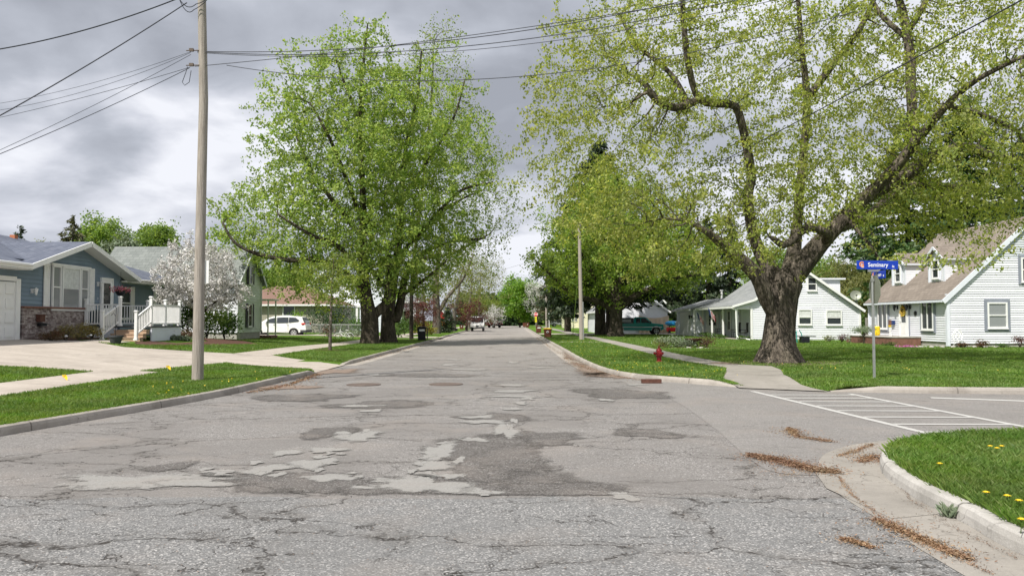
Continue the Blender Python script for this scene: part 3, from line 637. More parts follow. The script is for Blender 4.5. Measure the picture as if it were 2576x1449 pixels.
def leafquads(C, size, rg, droop=.3, asp=.62, var=.35, up=0.):
    """folded rhombus leaves at centres C"""
    n = len(C); d = rg.normal(size=(n, 3)); d[:, 2] -= droop; d /= np.linalg.norm(d, axis=1)[:, None]; u = rg.normal(size=(n, 3))
    if up: w_ = rg.normal(size=(n, 3))+np.array(TO_SUN)*up; s = np.cross(d, w_)
    else: s = np.cross(d, u)
    s = s; s /= np.linalg.norm(s, axis=1)[:, None]+1e-9
    nn = np.cross(s, d); L = (size*(1+rg.uniform(-var, var, n)))[:, None]; Wd = L*asp*.5
    a = C-d*L*.5; b = C+s*Wd+nn*L*.12; c = C+d*L*.5; e = C-s*Wd+nn*L*.12
    v = np.stack([a, b, c, e], 1).reshape(-1, 3); i = np.arange(n)*4
    return v, np.stack([i, i+1, i+2, i+3], 1)
def tree(label, base, seeds, attr, step, leaf, lsize, lpn, spread, bark='bark2', di=None, dk=None, iters=90, seed=1, grav=0., r0=.012, rthr=.035, lumpy=.05, group=None, name='tree', droop=.3, cat='tree', maxs=14, minrad=0., ex=2.25, wob=.15, flare=None, extra=None):
    rg = np.random.default_rng(seed); root = thing(name, label, cat, base, group)
    P, par, ch, rad = grow(seeds, attr, step, di or step*5, dk or step*1.7, iters, rg, grav, r0=r0, ex=ex, wob=wob)
    z0 = base[2]
    if flare: rad = rad*(1+flare*np.exp(-np.maximum(P[:, 2]-z0, 0)/.45)*(rad > .1))
    v, f = tubes(P, par, ch, rad, rg, lumpy, maxs, minrad); fastmesh('trunk', v, f, bark, root, True)
    idx = np.where((rad < rthr) & (P[:, 2] > z0+.6))[0]
    P_ = np.concatenate([P[idx], extra]) if extra is not None else P[idx]; idx = np.arange(len(P_))
    C = np.repeat(P_, lpn, axis=0)+rg.normal(size=(len(idx)*lpn, 3))*spread
    v, f = leafquads(C, lsize, rg, droop, up=.6); fastmesh('crown', v, f, leaf, root)
    return root
def simple_tree(label, x, y, h, w, leaf, lsize=.3, bark='bark2', seed=1, base=.28, n=650, lpn=11, spread=.3, z0=.1, group=None, tr=.2, name='tree', depth=None, dens=1., cat='tree', wtop=None):
    rg = np.random.default_rng(seed); zc = h*(base+1)/2; rz = h*(1-base)/2; step = max(.35, h*.05)
    at = ell((x, y, z0+zc), (w/2, (depth or w)/2, rz), int(n*dens), rg, .3, clump=int(9+n/25)); at = at[at[:, 2] > z0+h*base*.8]
    lean = rg.uniform(-.03, .03, 2)*h
    seeds = [([(x, y, z0-.15), (x+lean[0]*.3, y, z0+h*base*.6), (x+lean[0], y+lean[1], z0+h*base*1.25), (x+lean[0]*.5, y, z0+h*.62)], [tr*1.15, tr, tr*.75, tr*.25])]
    return tree(label, (x, y, z0), seeds, at, step, leaf, lsize*.85, lpn, spread, bark, seed=seed, r0=.012 if h > 5 else .006, group=group, name=name, rthr=.06 if h > 5 else .03, maxs=10, cat=cat, extra=at)
def spruce(label, x, y, h, w, leaf='l_spruce', seed=1, z0=.1, clear=.12, dens=1., lsize=.5, tr=.3, name='spruce_tree', group=None, weep=1., thick=.16):
    rg = np.random.default_rng(seed); root = thing(name, label, 'tree', (x, y, z0), group); m = M()
    m.path([(x, y, z0-.1), (x, y, z0+h*.4), (x, y, z0+h)], [tr, tr*.7, .02], 9); Cs = []; Ds = []; nb = int(h*9*dens)
    for k in range(nb):
        t = (k+rg.random())/nb; zz = z0+h*(clear+(1-clear)*t); L = (w/2)*(1-t)**.7*rg.uniform(.6, 1.12)+.15; a = rg.uniform(0, 6.283); dx, dy = math.cos(a), math.sin(a)
        pts = [(x, y, zz), (x+dx*L*.5, y+dy*L*.5, zz-L*.14*weep), (x+dx*L, y+dy*L, zz-L*.16*weep+L*.08)]; m.path(pts, [max(.012, .03*(1-t)*tr*4), .015, .006], 4)
        q = int(max(5, L*13*dens)); s = rg.random(q)**.75; px = x+dx*L*s; py = y+dy*L*s; pz = zz-L*weep*.25*s*(1-.5*s); side = rg.normal(size=q)*.2*L*(.35+s*.5)
        Cs.append(np.stack([px-dy*side, py+dx*side, pz-rg.random(q)*thick*weep*2-abs(side)*.2], 1)); Ds.append(np.stack([dx*.7+rg.normal(size=q)*.4, dy*.7+rg.normal(size=q)*.4, -.75*weep+rg.normal(size=q)*.25], 1))
    m.build('trunk', 'bark2', root, True); C = np.concatenate(Cs); D = np.concatenate(Ds); n = len(C)
    k = 3; C = np.repeat(C, k, 0)+rg.normal(size=(n*k, 3))*.1; D = np.repeat(D, k, 0)+rg.normal(size=(n*k, 3))*.3; D /= np.linalg.norm(D, axis=1)[:, None]; n *= k
    S = np.cross(D, rg.normal(size=(n, 3))); S /= np.linalg.norm(S, axis=1)[:, None]; L = (lsize*rg.uniform(.5, 1.2, n))[:, None]
    v = np.stack([C-D*L*.4, C+S*L*.16, C+D*L*.6, C-S*L*.16], 1).reshape(-1, 3); i = np.arange(n)*4
    fastmesh('crown', v, np.stack([i, i+1, i+2, i+3], 1), leaf, root); return root
def shrub(label, x, y, w, h, leaf, seed=1, lsize=.1, n=900, z0=.12, d=None, name='shrub', cat='shrub', group=None, stems=7, spiky=0.):
    rg = np.random.default_rng(seed); root = thing(name, label, cat, (x, y, z0), group); m = M(); d = d or w
    for k in range(stems):
        a = rg.uniform(0, 6.28); r = rg.uniform(.2, .8); m.path([(x, y, z0-.05), (x+math.cos(a)*w*.22*r, y+math.sin(a)*d*.22*r, z0+h*.45), (x+math.cos(a)*w*.45*r, y+math.sin(a)*d*.45*r, z0+h*.85)], [.02, .013, .004], 4)
    m.build('stem', 'bark2', root); nc = 14; cc = ell((x, y, z0+h*.55), (w*.4, d*.4, h*.36), nc, rg, .4); cc[:, 2] = np.maximum(cc[:, 2], z0+h*.12)
    C = cc[rg.integers(0, nc, n)]+rg.normal(size=(n, 3))*np.array([w*.12, d*.12, h*.13]); C[:, 2] = np.maximum(C[:, 2], z0+.02)
    v, f = leafquads(C, lsize, rg, -spiky, .55 if not spiky else .22); fastmesh('foliage', v, f, leaf, root); return root
def px(u, v, Y): return tuple(A(u, v, Y))
def limb(pts, Y0): return [px(u, v, Y0+dy) for u, v, dy in pts]
# --- the big old tree at the corner
YB = 27.2
s1 = [(limb([(1960, 925, 0), (1958, 870, 0), (1962, 800, 0), (1970, 740, 0), (1982, 705, 0)], YB), [.74, .53, .48, .52, .50]),
      (limb([(1962, 800, 0), (1931, 757, -.2), (1905, 697, -.4), (1865, 657, -.6), (1826, 623, -.8), (1780, 585, -1.2), (1725, 555, -1.5)], YB), [.36, .28, .25, .22, .18, .11, .06]),
      (limb([(1970, 740, 0), (1945, 690, .3), (1917, 642, .6), (1897, 594, .8), (1882, 500, 1.0), (1890, 440, 1.), (1870, 330, .8), (1850, 268, .6), (1815, 262, .3)], YB), [.34, .28, .24, .19, .17, .16, .14, .11, .08]),
      (limb([(1815, 262, .3), (1760, 250, 0), (1735, 180, -.3), (1720, 60, -.6), (1715, -80, -.8)], YB), [.12, .1, .13, .09, .06]),
      (limb([(1760, 250, 0), (1700, 272, -.2), (1650, 250, -.4), (1625, 215, -.5)], YB), [.14, .16, .14, .10]),
      (limb([(1735, 275, 0), (1690, 190, 1), (1600, 110, 1.6), (1560, 40, 2)], YB), [.12, .09, .07, .05]),
      (limb([(1982, 705, 0), (1996, 640, 1.), (2006, 560, 1.6), (2012, 470, 2.1), (2022, 380, 2.4), (2030, 250, 2.4), (2018, 130, 2.2), (2008, 0, 2), (2000, -150, 1.6)], YB), [.34, .26, .18, .155, .145, .14, .1, .08, .05]),
      (limb([(2030, 250, 2.4), (2090, 170, 1.8), (2165, 70, 1.2), (2215, -40, .6)], YB), [.16, .13, .1, .07]),
      (limb([(1982, 705, 0), (2035, 645, -.1), (2085, 590, -.3), (2170, 505, -.8), (2240, 435, -1.3), (2310, 350, -2), (2385, 262, -2.8), (2460, 200, -3.4), (2590, 135, -4.4)], YB), [.42, .34, .28, .22, .19, .15, .11, .08, .05]),
      (limb([(2302, 360, -1.9), (2292, 240, -1.6), (2285, 100, -1.4), (2250, -30, -1.2), (2190, -120, -1)], YB), [.2, .17, .15, .11, .07]),
      (limb([(2285, 80, -1.4), (2330, 0, -1.6), (2360, -100, -2)], YB), [.11, .09, .06]),
      (limb([(2285, 100, -1.4), (2210, 30, -1), (2170, -60, -.7)], YB), [.1, .08, .06]),
      (limb([(2175, 500, -.6), (2280, 440, -.2), (2350, 392, .2), (2440, 372, .7), (2500, 395, 1.2), (2600, 400, 2)], YB), [.27, .24, .2, .18, .14, .08]),
      (limb([(2100, 575, -.2), (2180, 545, 1.2), (2280, 470, 2.4), (2400, 470, 3.4), (2540, 480, 4.5)], YB), [.22, .16, .13, .1, .06]),
      (limb([(2055, 625, 0), (2085, 590, -.8), (2030, 572, -1.2), (2000, 600, -1.4), (1968, 618, -1.5), (1945, 600, -1.5)], YB), [.16, .17, .15, .13, .12, .09]),
      (limb([(2380, 268, -2.8), (2470, 290, -2.4), (2560, 330, -2)], YB), [.12, .09, .06]),
      (limb([(2130, 545, -.5), (2190, 620, -1.8), (2210, 650, -2.6)], YB), [.09, .06, .03])]
rg1 = np.random.default_rng(5)
def EX(u, v, dy, ru, ry, rv, n, clump, shell=.2):
    k = (YB+dy)/2000; return ell(px(u, v, YB+dy), (ru*k, ry, rv*k), int(n*1.8), rg1, shell, int(clump*1.5))
att = np.concatenate([EX(1960, 200, 1, 480, 5.5, 420, 1500, 110), EX(1500, 330, -.5, 200, 4.5, 300, 560, 44), EX(1440, 180, 0, 110, 3, 150, 130, 12), EX(1480, 520, -.5, 130, 3, 120, 170, 14), EX(2380, 230, -1, 330, 5.5, 340, 1100, 70), EX(2470, 460, 0, 220, 4, 100, 480, 24), EX(2470, 540, 1.5, 200, 3, 80, 300, 20), EX(2330, 540, 1, 120, 3, 60, 160, 12), EX(1700, 590, -1, 240, 3.5, 130, 520, 26), EX(1640, 60, 0, 200, 4, 180, 340, 26),
                      EX(1950, 480, 0, 180, 4, 130, 260, 16), EX(2110, 400, 0, 140, 4, 160, 240, 14), EX(2350, 650, -4.5, 170, 1., 55, 30, 8, 0), EX(2500, 640, -5., 90, 1.5, 80, 26, 6, 0)])
att = att[att[:, 2] > 2.9]
bt = tree('huge old tree with thick furrowed trunk and spreading limbs at the street corner', (9.15, YB, .13), s1, att, .26, 'l_silver', .105, 12, .095, 'bark', di=2.6, dk=.40, iters=110, seed=3, grav=-.05, r0=.0095, rthr=.026, lumpy=.09, maxs=26, name='street_tree', flare=.32, droop=1.0, ex=2.35)
# --- left pair of maples
def lt(Y0): return lambda u, v, ru, rv, ry, n, cl, sh=.25, seed=0: ell(px(u, v, Y0), (ru*Y0/2000, ry, rv*Y0/2000), int(n*1.7), np.random.default_rng(seed+11), sh, cl)
e = lt(49)
sa = [([px(930, 872, 49), px(931, 840, 49), px(930, 800, 49), px(925, 770, 49), px(917, 700, 49.2), px(913, 600, 49.5), px(912, 480, 49.6), px(905, 300, 49.5), px(915, 160, 49.4), px(925, 60, 49)], [.60, .52, .52, .42, .30, .24, .19, .13, .08, .04]),
      ([px(920, 730, 49), px(870, 690, 48), px(800, 655, 47.3), px(730, 655, 46.8), px(650, 640, 46.2), px(590, 610, 46), px(560, 560, 46)], [.25, .2, .17, .15, .12, .08, .05]),
      ([px(913, 600, 49.5), px(850, 520, 50), px(790, 440, 50.5), px(740, 330, 51)], [.2, .16, .12, .07]),
      ([px(912, 560, 49.5), px(860, 420, 48), px(820, 330, 47), px(780, 260, 46.5)], [.16, .13, .1, .06]),
      ([px(917, 690, 49), px(850, 620, 46.5), px(780, 590, 45.5), px(700, 540, 45)], [.17, .13, .1, .06]),
      ([px(905, 300, 49.5), px(870, 220, 49), px(840, 130, 48.5)], [.12, .09, .05]), ([px(930, 800, 49), px(960, 775, 49.2), px(975, 745, 49.6), px(978, 640, 50)], [.3, .3, .22, .15])]
aa = np.concatenate([e(880, 420, 222, 315, 5.2, 2500, 140, .3, 1), e(850, 695, 190, 48, 4.2, 420, 22, .1, 13), e(690, 560, 165, 120, 3.8, 900, 40, .2, 2), e(830, 640, 190, 90, 4.4, 700, 30, .2, 3), e(915, 150, 100, 105, 3., 350, 18, .2, 4), e(745, 330, 95, 120, 3, 300, 14, .2, 5)])
tree('broad bright green maple with twin trunk, left one of the pair beside the road', (*px(930, 866, 49)[:2], .14), sa, aa, .38, 'l_maple', .18, 12, .13, 'bark2', dk=.50, di=2.6, iters=100, seed=21, r0=.009, rthr=.035, lumpy=.07, name='maple_tree', flare=.12, droop=.4)
e = lt(51.5)
sb = [([px(978, 866, 51.5), px(976, 820, 51.5), px(978, 780, 51.5), px(985, 730, 51.5), px(1000, 640, 51.5), px(1010, 500, 51.5), px(1020, 380, 51.5), px(1050, 240, 51.5), px(1060, 130, 51)], [.55, .44, .42, .34, .25, .18, .13, .09, .05]),
      ([px(1000, 800, 51.5), px(1010, 745, 51.8), px(1022, 690, 52), px(1060, 640, 52.5), px(1130, 610, 53), px(1220, 600, 53.5)], [.3, .27, .2, .15, .1, .06]),
      ([px(1000, 650, 51.5), px(1080, 560, 51), px(1160, 480, 50.5), px(1240, 460, 50)], [.17, .13, .1, .05]), ([px(1010, 500, 51.5), px(1080, 400, 52), px(1140, 300, 52), px(1170, 200, 52)], [.15, .12, .08, .05]),
      ([px(985, 740, 51.5), px(940, 690, 49.5), px(900, 650, 48.5)], [.15, .1, .06]), ([px(1015, 740, 51.8), px(1060, 710, 51), px(1120, 660, 50.6)], [.13, .1, .05])]
ab = np.concatenate([e(1060, 430, 170, 290, 5, 1500, 90, .3, 6), e(1050, 640, 150, 85, 4, 800, 28, .2, 8), e(1040, 715, 110, 32, 3, 200, 12, .1, 14)])
tree('tall bright green maple, right one of the pair beside the road', (*px(977, 862, 51.5)[:2], .14), sb, ab, .38, 'l_maple', .18, 12, .13, 'bark2', dk=.52, di=2.6, iters=100, seed=22, r0=.009, rthr=.035, lumpy=.07, name='maple_tree', flare=.12, droop=.4)
e = lt(60); rgx = np.random.default_rng(8)
ac = np.concatenate([e(1150, 500, 150, 230, 6, 1300, 70, .2, 7), e(1090, 175, 90, 125, 3.5, 420, 30, .1, 9), e(1220, 540, 100, 110, 4, 600, 40, .1, 10), e(1130, 260, 90, 120, 4, 300, 20, .1, 12)])
tree('sparse pale green tree rising behind the maple pair', (*px(1035, 850, 60)[:2], .14), [([px(1035, 855, 60), px(1037, 700, 60), px(1060, 500, 60), px(1085, 250, 60), px(1090, 120, 60)], [.17, .14, .12, .08, .03]), ([px(1050, 600, 60), px(1130, 520, 59), px(1210, 480, 58)], [.16, .1, .05]), ([px(1045, 650, 60), px(1130, 640, 60), px(1230, 590, 60)], [.14, .1, .05])], ac, .5, 'l_maple2', .17, 7, .24, 'bark2', dk=.75, di=3.2, iters=90, seed=23, r0=.008, rthr=.03, name='tree')
# young tree
b = G(830, 879, .2)
drape('mulch_ring', blob(b.x+.1, b.y, 1.0, .85, 24, .1, 5), 'mulch', .03, .5)
k = 40/2000; rgy = np.random.default_rng(4); yy = b.y
at = ell((px(838, 705, yy)[0], yy, px(838, 712, yy)[2]), (98*yy/2000, 1.8, 72*yy/2000), 620, rgy, .1, 40)
tree('slim young tree with staked thin trunk in a ring of brown mulch', (b.x, b.y, .2), [([(b.x, b.y, .1), px(832, 800, yy), px(836, 700, yy), px(840, 645, yy)], [.085, .07, .035, .01])], at, .2, 'l_young', .11, 9, .09, 'bark3', dk=.3, di=1.3, seed=31, r0=.004, rthr=.012, name='young_tree')
# blossom tree
yb = 41.; rgb_ = np.random.default_rng(14)
at = np.concatenate([ell(px(498, 703, yb), (100*yb/2000, 2.1, 84*yb/2000), 1500, rgb_, .2, 90), ell(px(430, 740, yb), (48*yb/2000, 1.3, 34*yb/2000), 200, rgb_, 0, 12), ell(px(580, 745, yb), (52*yb/2000, 1.3, 35*yb/2000), 180, rgb_, 0, 12)])
z4 = hz(px(505, 860, yb)[0], yb)
tree('white blossoming crab apple tree between the deck and the utility pole', (px(505, 850, yb)[0], yb, z4), [([(px(505, 850, yb)[0], yb, z4-.1), px(506, 800, yb), px(500, 745, yb), px(500, 665, yb)], [.14, .12, .08, .02]), ([px(505, 780, yb), px(460, 730, yb), px(430, 690, yb)], [.07, .05, .02]), ([px(505, 790, yb), px(560, 745, yb-.2), px(590, 720, yb)], [.07, .05, .02])], at, .24, 'blossom', .11, 22, .085, 'bark2', dk=.30, di=1.5, seed=33, r0=.005, rthr=.022, name='blossom_tree', droop=0)
# right maple
ym = 68.; e = lt(ym); bx = px(1549, 846, ym)
sm = [([px(1549, 848, ym), px(1549, 820, ym), px(1550, 790, ym), px(1553, 760, ym), px(1556, 700, ym), px(1560, 600, ym)], [.66, .54, .52, .42, .3, .12]),
      ([px(1550, 785, ym), px(1520, 765, ym), px(1480, 752, ym-.5), px(1440, 742, ym-1), px(1395, 700, ym-1.5), px(1350, 660, ym-2)], [.36, .28, .22, .17, .12, .06]),
      ([px(1552, 780, ym), px(1590, 750, ym), px(1640, 725, ym), px(1700, 700, ym), px(1770, 690, ym)], [.38, .3, .22, .15, .07]), ([px(1552, 775, ym), px(1580, 725, ym-1), px(1620, 660, ym-2), px(1650, 600, ym-3)], [.3, .22, .15, .07]),
      ([px(1552, 775, ym), px(1510, 720, ym-1), px(1470, 650, ym-2), px(1440, 590, ym-2.5)], [.26, .2, .14, .06]), ([px(1550, 770, ym), px(1535, 700, ym+1), px(1520, 620, ym+1.5)], [.25, .18, .08])]
am = np.concatenate([e(1560, 620, 190, 130, 7, 1600, 55, .25, 31), e(1450, 660, 130, 70, 5, 560, 22, .1, 32), e(1700, 660, 120, 75, 5, 600, 22, .1, 33), e(1380, 668, 70, 40, 3, 160, 9, .1, 34), e(1560, 500, 150, 60, 5, 400, 16, .1, 35)])
tree('low branching green maple with dark limbs beside the teal pickup', (bx[0], bx[1], .17), sm, am, .45, 'l_right', .21, 16, .2, 'bark2', dk=.62, di=3, iters=90, seed=41, r0=.012, rthr=.05, lumpy=.06, name='maple_tree', flare=.25)
# spruces behind
spruce('tall dark spruce with bare lower trunk left of the teal pickup', px(1510, 845, 76)[0], 76, 18.8, 13.5, seed=51, z0=.17, clear=.22, lsize=.62, tr=.55, dens=1.25)
spruce('dark spruce with thinner trunk close behind the pickup', px(1533, 845, 79)[0], 79, 14, 7.5, seed=52, z0=.17, clear=.24, lsize=.6, tr=.38, dens=.9)
spruce('dark drooping spruce left of the cream house', px(1428, 830, 98)[0], 98, 14, 7.0, seed=53, z0=.17, clear=.17, lsize=.65, tr=.45, dens=.9)
spruce('thin brownish spruce behind the stop sign', px(1380, 830, 158)[0], 158, 10.8, 7.5, 'l_spruce2', seed=54, z0=.17, clear=.12, lsize=.55, tr=.25, dens=.9, weep=.3)
for i, (u, y, h, w) in enumerate(((1668, 108, 14.5, 7.5), (1725, 112, 16.5, 8.5), (1782, 104, 15, 8), (1838, 110, 16, 8), (1625, 116, 17, 8))):
    spruce(['spruce just left of the white garage house roof', 'tallest spruce over the white garage wing', 'drooping spruce above the porch roof', 'spruce behind the big tree left limb', 'spruce behind the white house with the tan tarp'][i], px(u, 830, y)[0], y, h, w, seed=60+i, z0=.17, clear=.05, lsize=.8, tr=.35, dens=.75, group='dark spruces behind the right houses')
for i, (u, y, h, w) in enumerate(((2290, 66, 18.5, 11), (2440, 62, 19, 12), (2600, 64, 17, 11), (2185, 80, 14, 8))):
    spruce(['soft green pine left behind the tan roofed house', 'tallest soft green pine above the tan roof', 'soft green pine at the right edge behind the tan roof', 'slim pine over the gap between the two right houses'][i], px(u, 830, y)[0], y, h, w, 'l_pine', seed=70+i, z0=.17, clear=.2, lsize=.7, tr=.35, dens=.75, weep=.35, group='pines behind the tan roofed house')
# deciduous background, right
BG = [('olive budding tree behind the satellite dish', 2120, 78, 7.2, 7., 'l_olive', .2, 81), ('olive budding tree right behind the grey fence', 2215, 74, 6.4, 6, 'l_olive', .2, 82), ('green tree behind the white gabled house', 1960, 96, 10, 8, 'l_bg', .35, 83), ('green tree right of the white gable behind the big trunk', 2060, 92, 9., 8, 'l_bg', .33, 84),
      ('bright green tree at the far end of the street', 1308, 172, 10.5, 8.5, 'l_bright', .5, 85), ('small bright tree beside the far red truck', 1215, 165, 5.5, 7.5, 'l_young', .35, 86)]
for lb, u, y, h, w, lf, ls, sd in BG: simple_tree(lb, px(u, 820, y)[0], y, h, w, lf, ls, seed=sd, n=900, lpn=12, spread=ls*1.1, base=.2)
simple_tree('white flowering tree by the far stop sign', px(1350, 820, 168)[0], 168, 10.2, 5.2, 'blossom', .24, seed=87, n=420, lpn=8, spread=.2, base=.22)
simple_tree('small pale blossoming tree far down the street behind the red truck', px(1243, 820, 160)[0], 160, 4.2, 5., 'blossom', .2, seed=88, n=250, lpn=6, spread=.25, base=.15)
# left street trees, sparse
def sparse(label, u, y, h, w, tr, sd, lf='l_olive', n=1000, ls=.2, lpn=7, seeds=None, uc=None, base=.3, bark='bark3'):
    x = px(u, 830, y)[0]; xc = px(uc or u, 700, y)[0]; rg = np.random.default_rng(sd); at = ell((xc, y, .1+h*(1+base)/2), (w/2, w/2, h*(1-base)/2), n, rg, .1, 60)
    sd_ = seeds or [([(x, y, 0), (x, y, h*.25), ((x+xc)/2, y, h*.5), (xc, y, h*.85)], [tr*1.1, tr, tr*.6, tr*.1])]
    return tree(label, (x, y, .13), sd_, at, .55, lf, ls, lpn, .25, bark, dk=.9, di=3.5, seed=sd, r0=.011, rthr=.04, name='street_tree', maxs=10)
y6 = 86
sparse('half bare budding tree with forked trunk beyond the black bin', 1097, y6, 10.2, 8, .55, 91, seeds=[([px(1097, 846, y6), px(1099, 800, y6), px(1097, 740, y6), px(1100, 680, y6), px(1110, 600, y6)], [.55, .44, .38, .28, .15]), ([px(1105, 785, y6), px(1125, 748, y6), px(1150, 720, y6), px(1172, 690, y6), px(1190, 640, y6)], [.26, .2, .17, .11, .06])], uc=1130, n=650)
sparse('budding tree behind the dark red shrub on the left', 1143, 104, 10.5, 8.5, .25, 92, uc=1165)
sparse('budding tree behind the mail truck', 1180, 128, 12, 10, .25, 93, lf='l_young', uc=1190)
sparse('last budding tree leaning over the far left kerb', 1205, 150, 14, 11, .25, 94, uc=1210)
sparse('budding tree between the left white houses', 1050, 112, 10, 10, .25, 95, lf='l_young')
simple_tree('dark red leaved tree in front of the small white house', px(1064, 830, 76)[0], 76, 3.9, 3.4, 'l_purple', .13, seed=96, n=350, lpn=12, spread=.14, base=.12)
simple_tree('wide dark red leaved tree left of the mail truck', px(1173, 830, 112)[0], 112, 4.5, 6.2, 'l_purple', .17, seed=97, n=380, lpn=10, spread=.2, base=.15)
# left background
for i, (u, y, h, w, lf) in enumerate(((265, 92, 13.3, 6.2, 'l_bg'), (215, 96, 11.5, 5., 'l_bg'), (385, 90, 12.4, 5.4, 'l_bg'), (100, 98, 11.2, 2.2, 'l_olive'), (730, 112, 8.5, 9, 'l_bg'), (650, 105, 8, 8, 'l_bg'), (350, 84, 8.6, 4, 'l_gold'), (300, 78, 9, 5, 'l_sage'))):
    simple_tree(['round green tree over the blue house ridge', 'green tree behind the dark spruce on the left', 'light green tree left of the white blossom', 'thin pale tree at the far left skyline', 'green tree behind the brown roof', 'green tree behind the green sided house', 'small yellow green tree behind the grey roof', 'pale shrubby tree low behind the blue roof'][i], px(u, 820, y)[0], y, h, w, lf, .34, seed=100+i, n=1700, lpn=15, spread=.3, base=.2)
spruce('dark spruce rising behind the blue house roof', px(178, 820, 80)[0], 80, 11.9, 7.6, 'l_spruce2', seed=110, z0=.17, lsize=.5, dens=.8, weep=.5)
spruce('dark spruce tip behind the left chimney', px(45, 820, 84)[0], 84, 11.3, 4.6, seed=111, z0=.17, lsize=.5, dens=.6, weep=.1)
# far woods closing the horizon
def woods(name, x0, x1, y0, y1, h, n, lf, ls, seed, zlo=.2):
    rg = np.random.default_rng(seed); nc = n//60; c = np.stack([rg.uniform(x0, x1, nc), rg.uniform(y0, y1, nc), rg.uniform(zlo, h*.85, nc)], 1)
    C = c[rg.integers(0, nc, n)]+rg.normal(size=(n, 3))*1.1; C[:, 2] = abs(C[:, 2]); v, f = leafquads(C, ls, rg, .2, .8); o = fastmesh(name, v, f, lf); o['kind'] = 'stuff'; return o
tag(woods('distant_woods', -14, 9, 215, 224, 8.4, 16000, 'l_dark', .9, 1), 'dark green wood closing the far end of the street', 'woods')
tag(woods('distant_woods', -170, -24, 185, 200, 9, 26000, 'l_bg', 1.3, 2), 'far green treeline behind the left houses', 'woods')
tag(woods('distant_woods', 9, 170, 185, 200, 9, 26000, 'l_bg', 1.3, 3), 'far green treeline behind the right houses', 'woods')
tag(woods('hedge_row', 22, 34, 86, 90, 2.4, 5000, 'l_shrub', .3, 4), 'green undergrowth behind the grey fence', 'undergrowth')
# ---------------------------------------------------------------- houses
def clipz(poly, z0, z1):
    """clip 2D polygon (s,z) to z0<=z<=z1"""
    def cl(P, f, zc):
        out = []
        for i in range(len(P)):
            a, b = P[i], P[(i+1) % len(P)]; fa, fb = f(a[1]), f(b[1])
            if fa: out.append(a)
            if fa != fb: t = (zc-a[1])/(b[1]-a[1]); out.append((a[0]+(b[0]-a[0])*t, zc))
        return out
    P = cl(poly, lambda z: z >= z0-1e-9, z0); return cl(P, lambda z: z <= z1+1e-9, z1) if len(P) > 2 else []
def clap(name, mat, parent, o, u, n, poly, lap=.11, dep=.02, m=None):
    """clapboard wall: origin o, horizontal u, outward n, polygon in (s, z) metres"""
    o, u, n = Vector(o), Vector(u), Vector(n); own = m is None; m = m or M(); z0 = min(p[1] for p in poly); z1 = max(p[1] for p in poly); z = z0
    while z < z1-1e-4:
        P = clipz(poly, z, min(z+lap, z1))
        if len(P) > 2:
            m.poly([o+u*s+V(0, 0, q)+n*(dep*(1-(q-z)/lap)) for s, q in P]); b = [p for p in P if abs(p[1]-z) < 1e-6]
            if len(b) >= 2:
                a, c = min(b), max(b); m.poly([o+u*a[0]+V(0, 0, z), o+u*c[0]+V(0, 0, z), o+u*c[0]+V(0, 0, z)+n*dep, o+u*a[0]+V(0, 0, z)+n*dep])
        z += lap
    return m.build(name, mat, parent) if own else m
def wallbrick(name, mat, parent, o, u, n, w, z0, z1, th=.1):
    o, u, n = Vector(o), Vector(u), Vector(n); m = M(); a = o+V(0, 0, z0)+n*th; b = a+u*w; c = b+V(0, 0, z1-z0); d = a+V(0, 0, z1-z0)
    m.poly([a, b, c, d], [(0, z0), (w, z0), (w, z1), (0, z1)]); m.poly([d, c, c-n*th, d-n*th], [(0, 0), (w, 0), (w, .1), (0, .1)]); m.poly([b, b-n*th, c-n*th, c], [(0, z0), (th, z0), (th, z1), (0, z1)]); m.poly([a-n*th, a, d, d-n*th], [(0, z0), (th, z0), (th, z1), (0, z1)])
    return m.build(name, mat, parent)
def roof(name, mat, parent, slabs, th=.12):
    """slabs: lists of 4 points (eave a, eave b, ridge b, ridge a)"""
    m = M()
    for P in slabs:
        P = [Vector(p) for p in P]; nrm = (P[1]-P[0]).cross(P[-1]-P[0]).normalized()
        if nrm.z < 0: nrm = -nrm
        uu = (P[1]-P[0]).normalized(); vv = nrm.cross(uu)
        if vv.z < 0: vv = -vv
        uv = [((p-P[0]).dot(uu), (p-P[0]).dot(vv)) for p in P]; top = [p+nrm*.02 for p in P]; bot = [p-nrm*th for p in P]; m.poly(top, uv); m.poly(bot[::-1], uv[::-1])
        for i in range(len(P)):
            j = (i+1) % len(P); m.poly([bot[i], bot[j], top[j], top[i]], [(0, 0), (.01, 0), (.01, .01), (0, .01)])
    return m.build(name, mat, parent)
def board(m, a, b, w, t, n, up=V(0, 0, 1)):
    """board from a to b, height w, thickness t outward n (a,b on top outer line centre)"""
    a, b, n = Vector(a), Vector(b), Vector(n); d = (b-a); u = d.normalized(); up = n.cross(u).normalized()
    if up.z < 0: up = -up
    m.box((a+b)/2, (d.length, t, w), (u, n, up)); return m
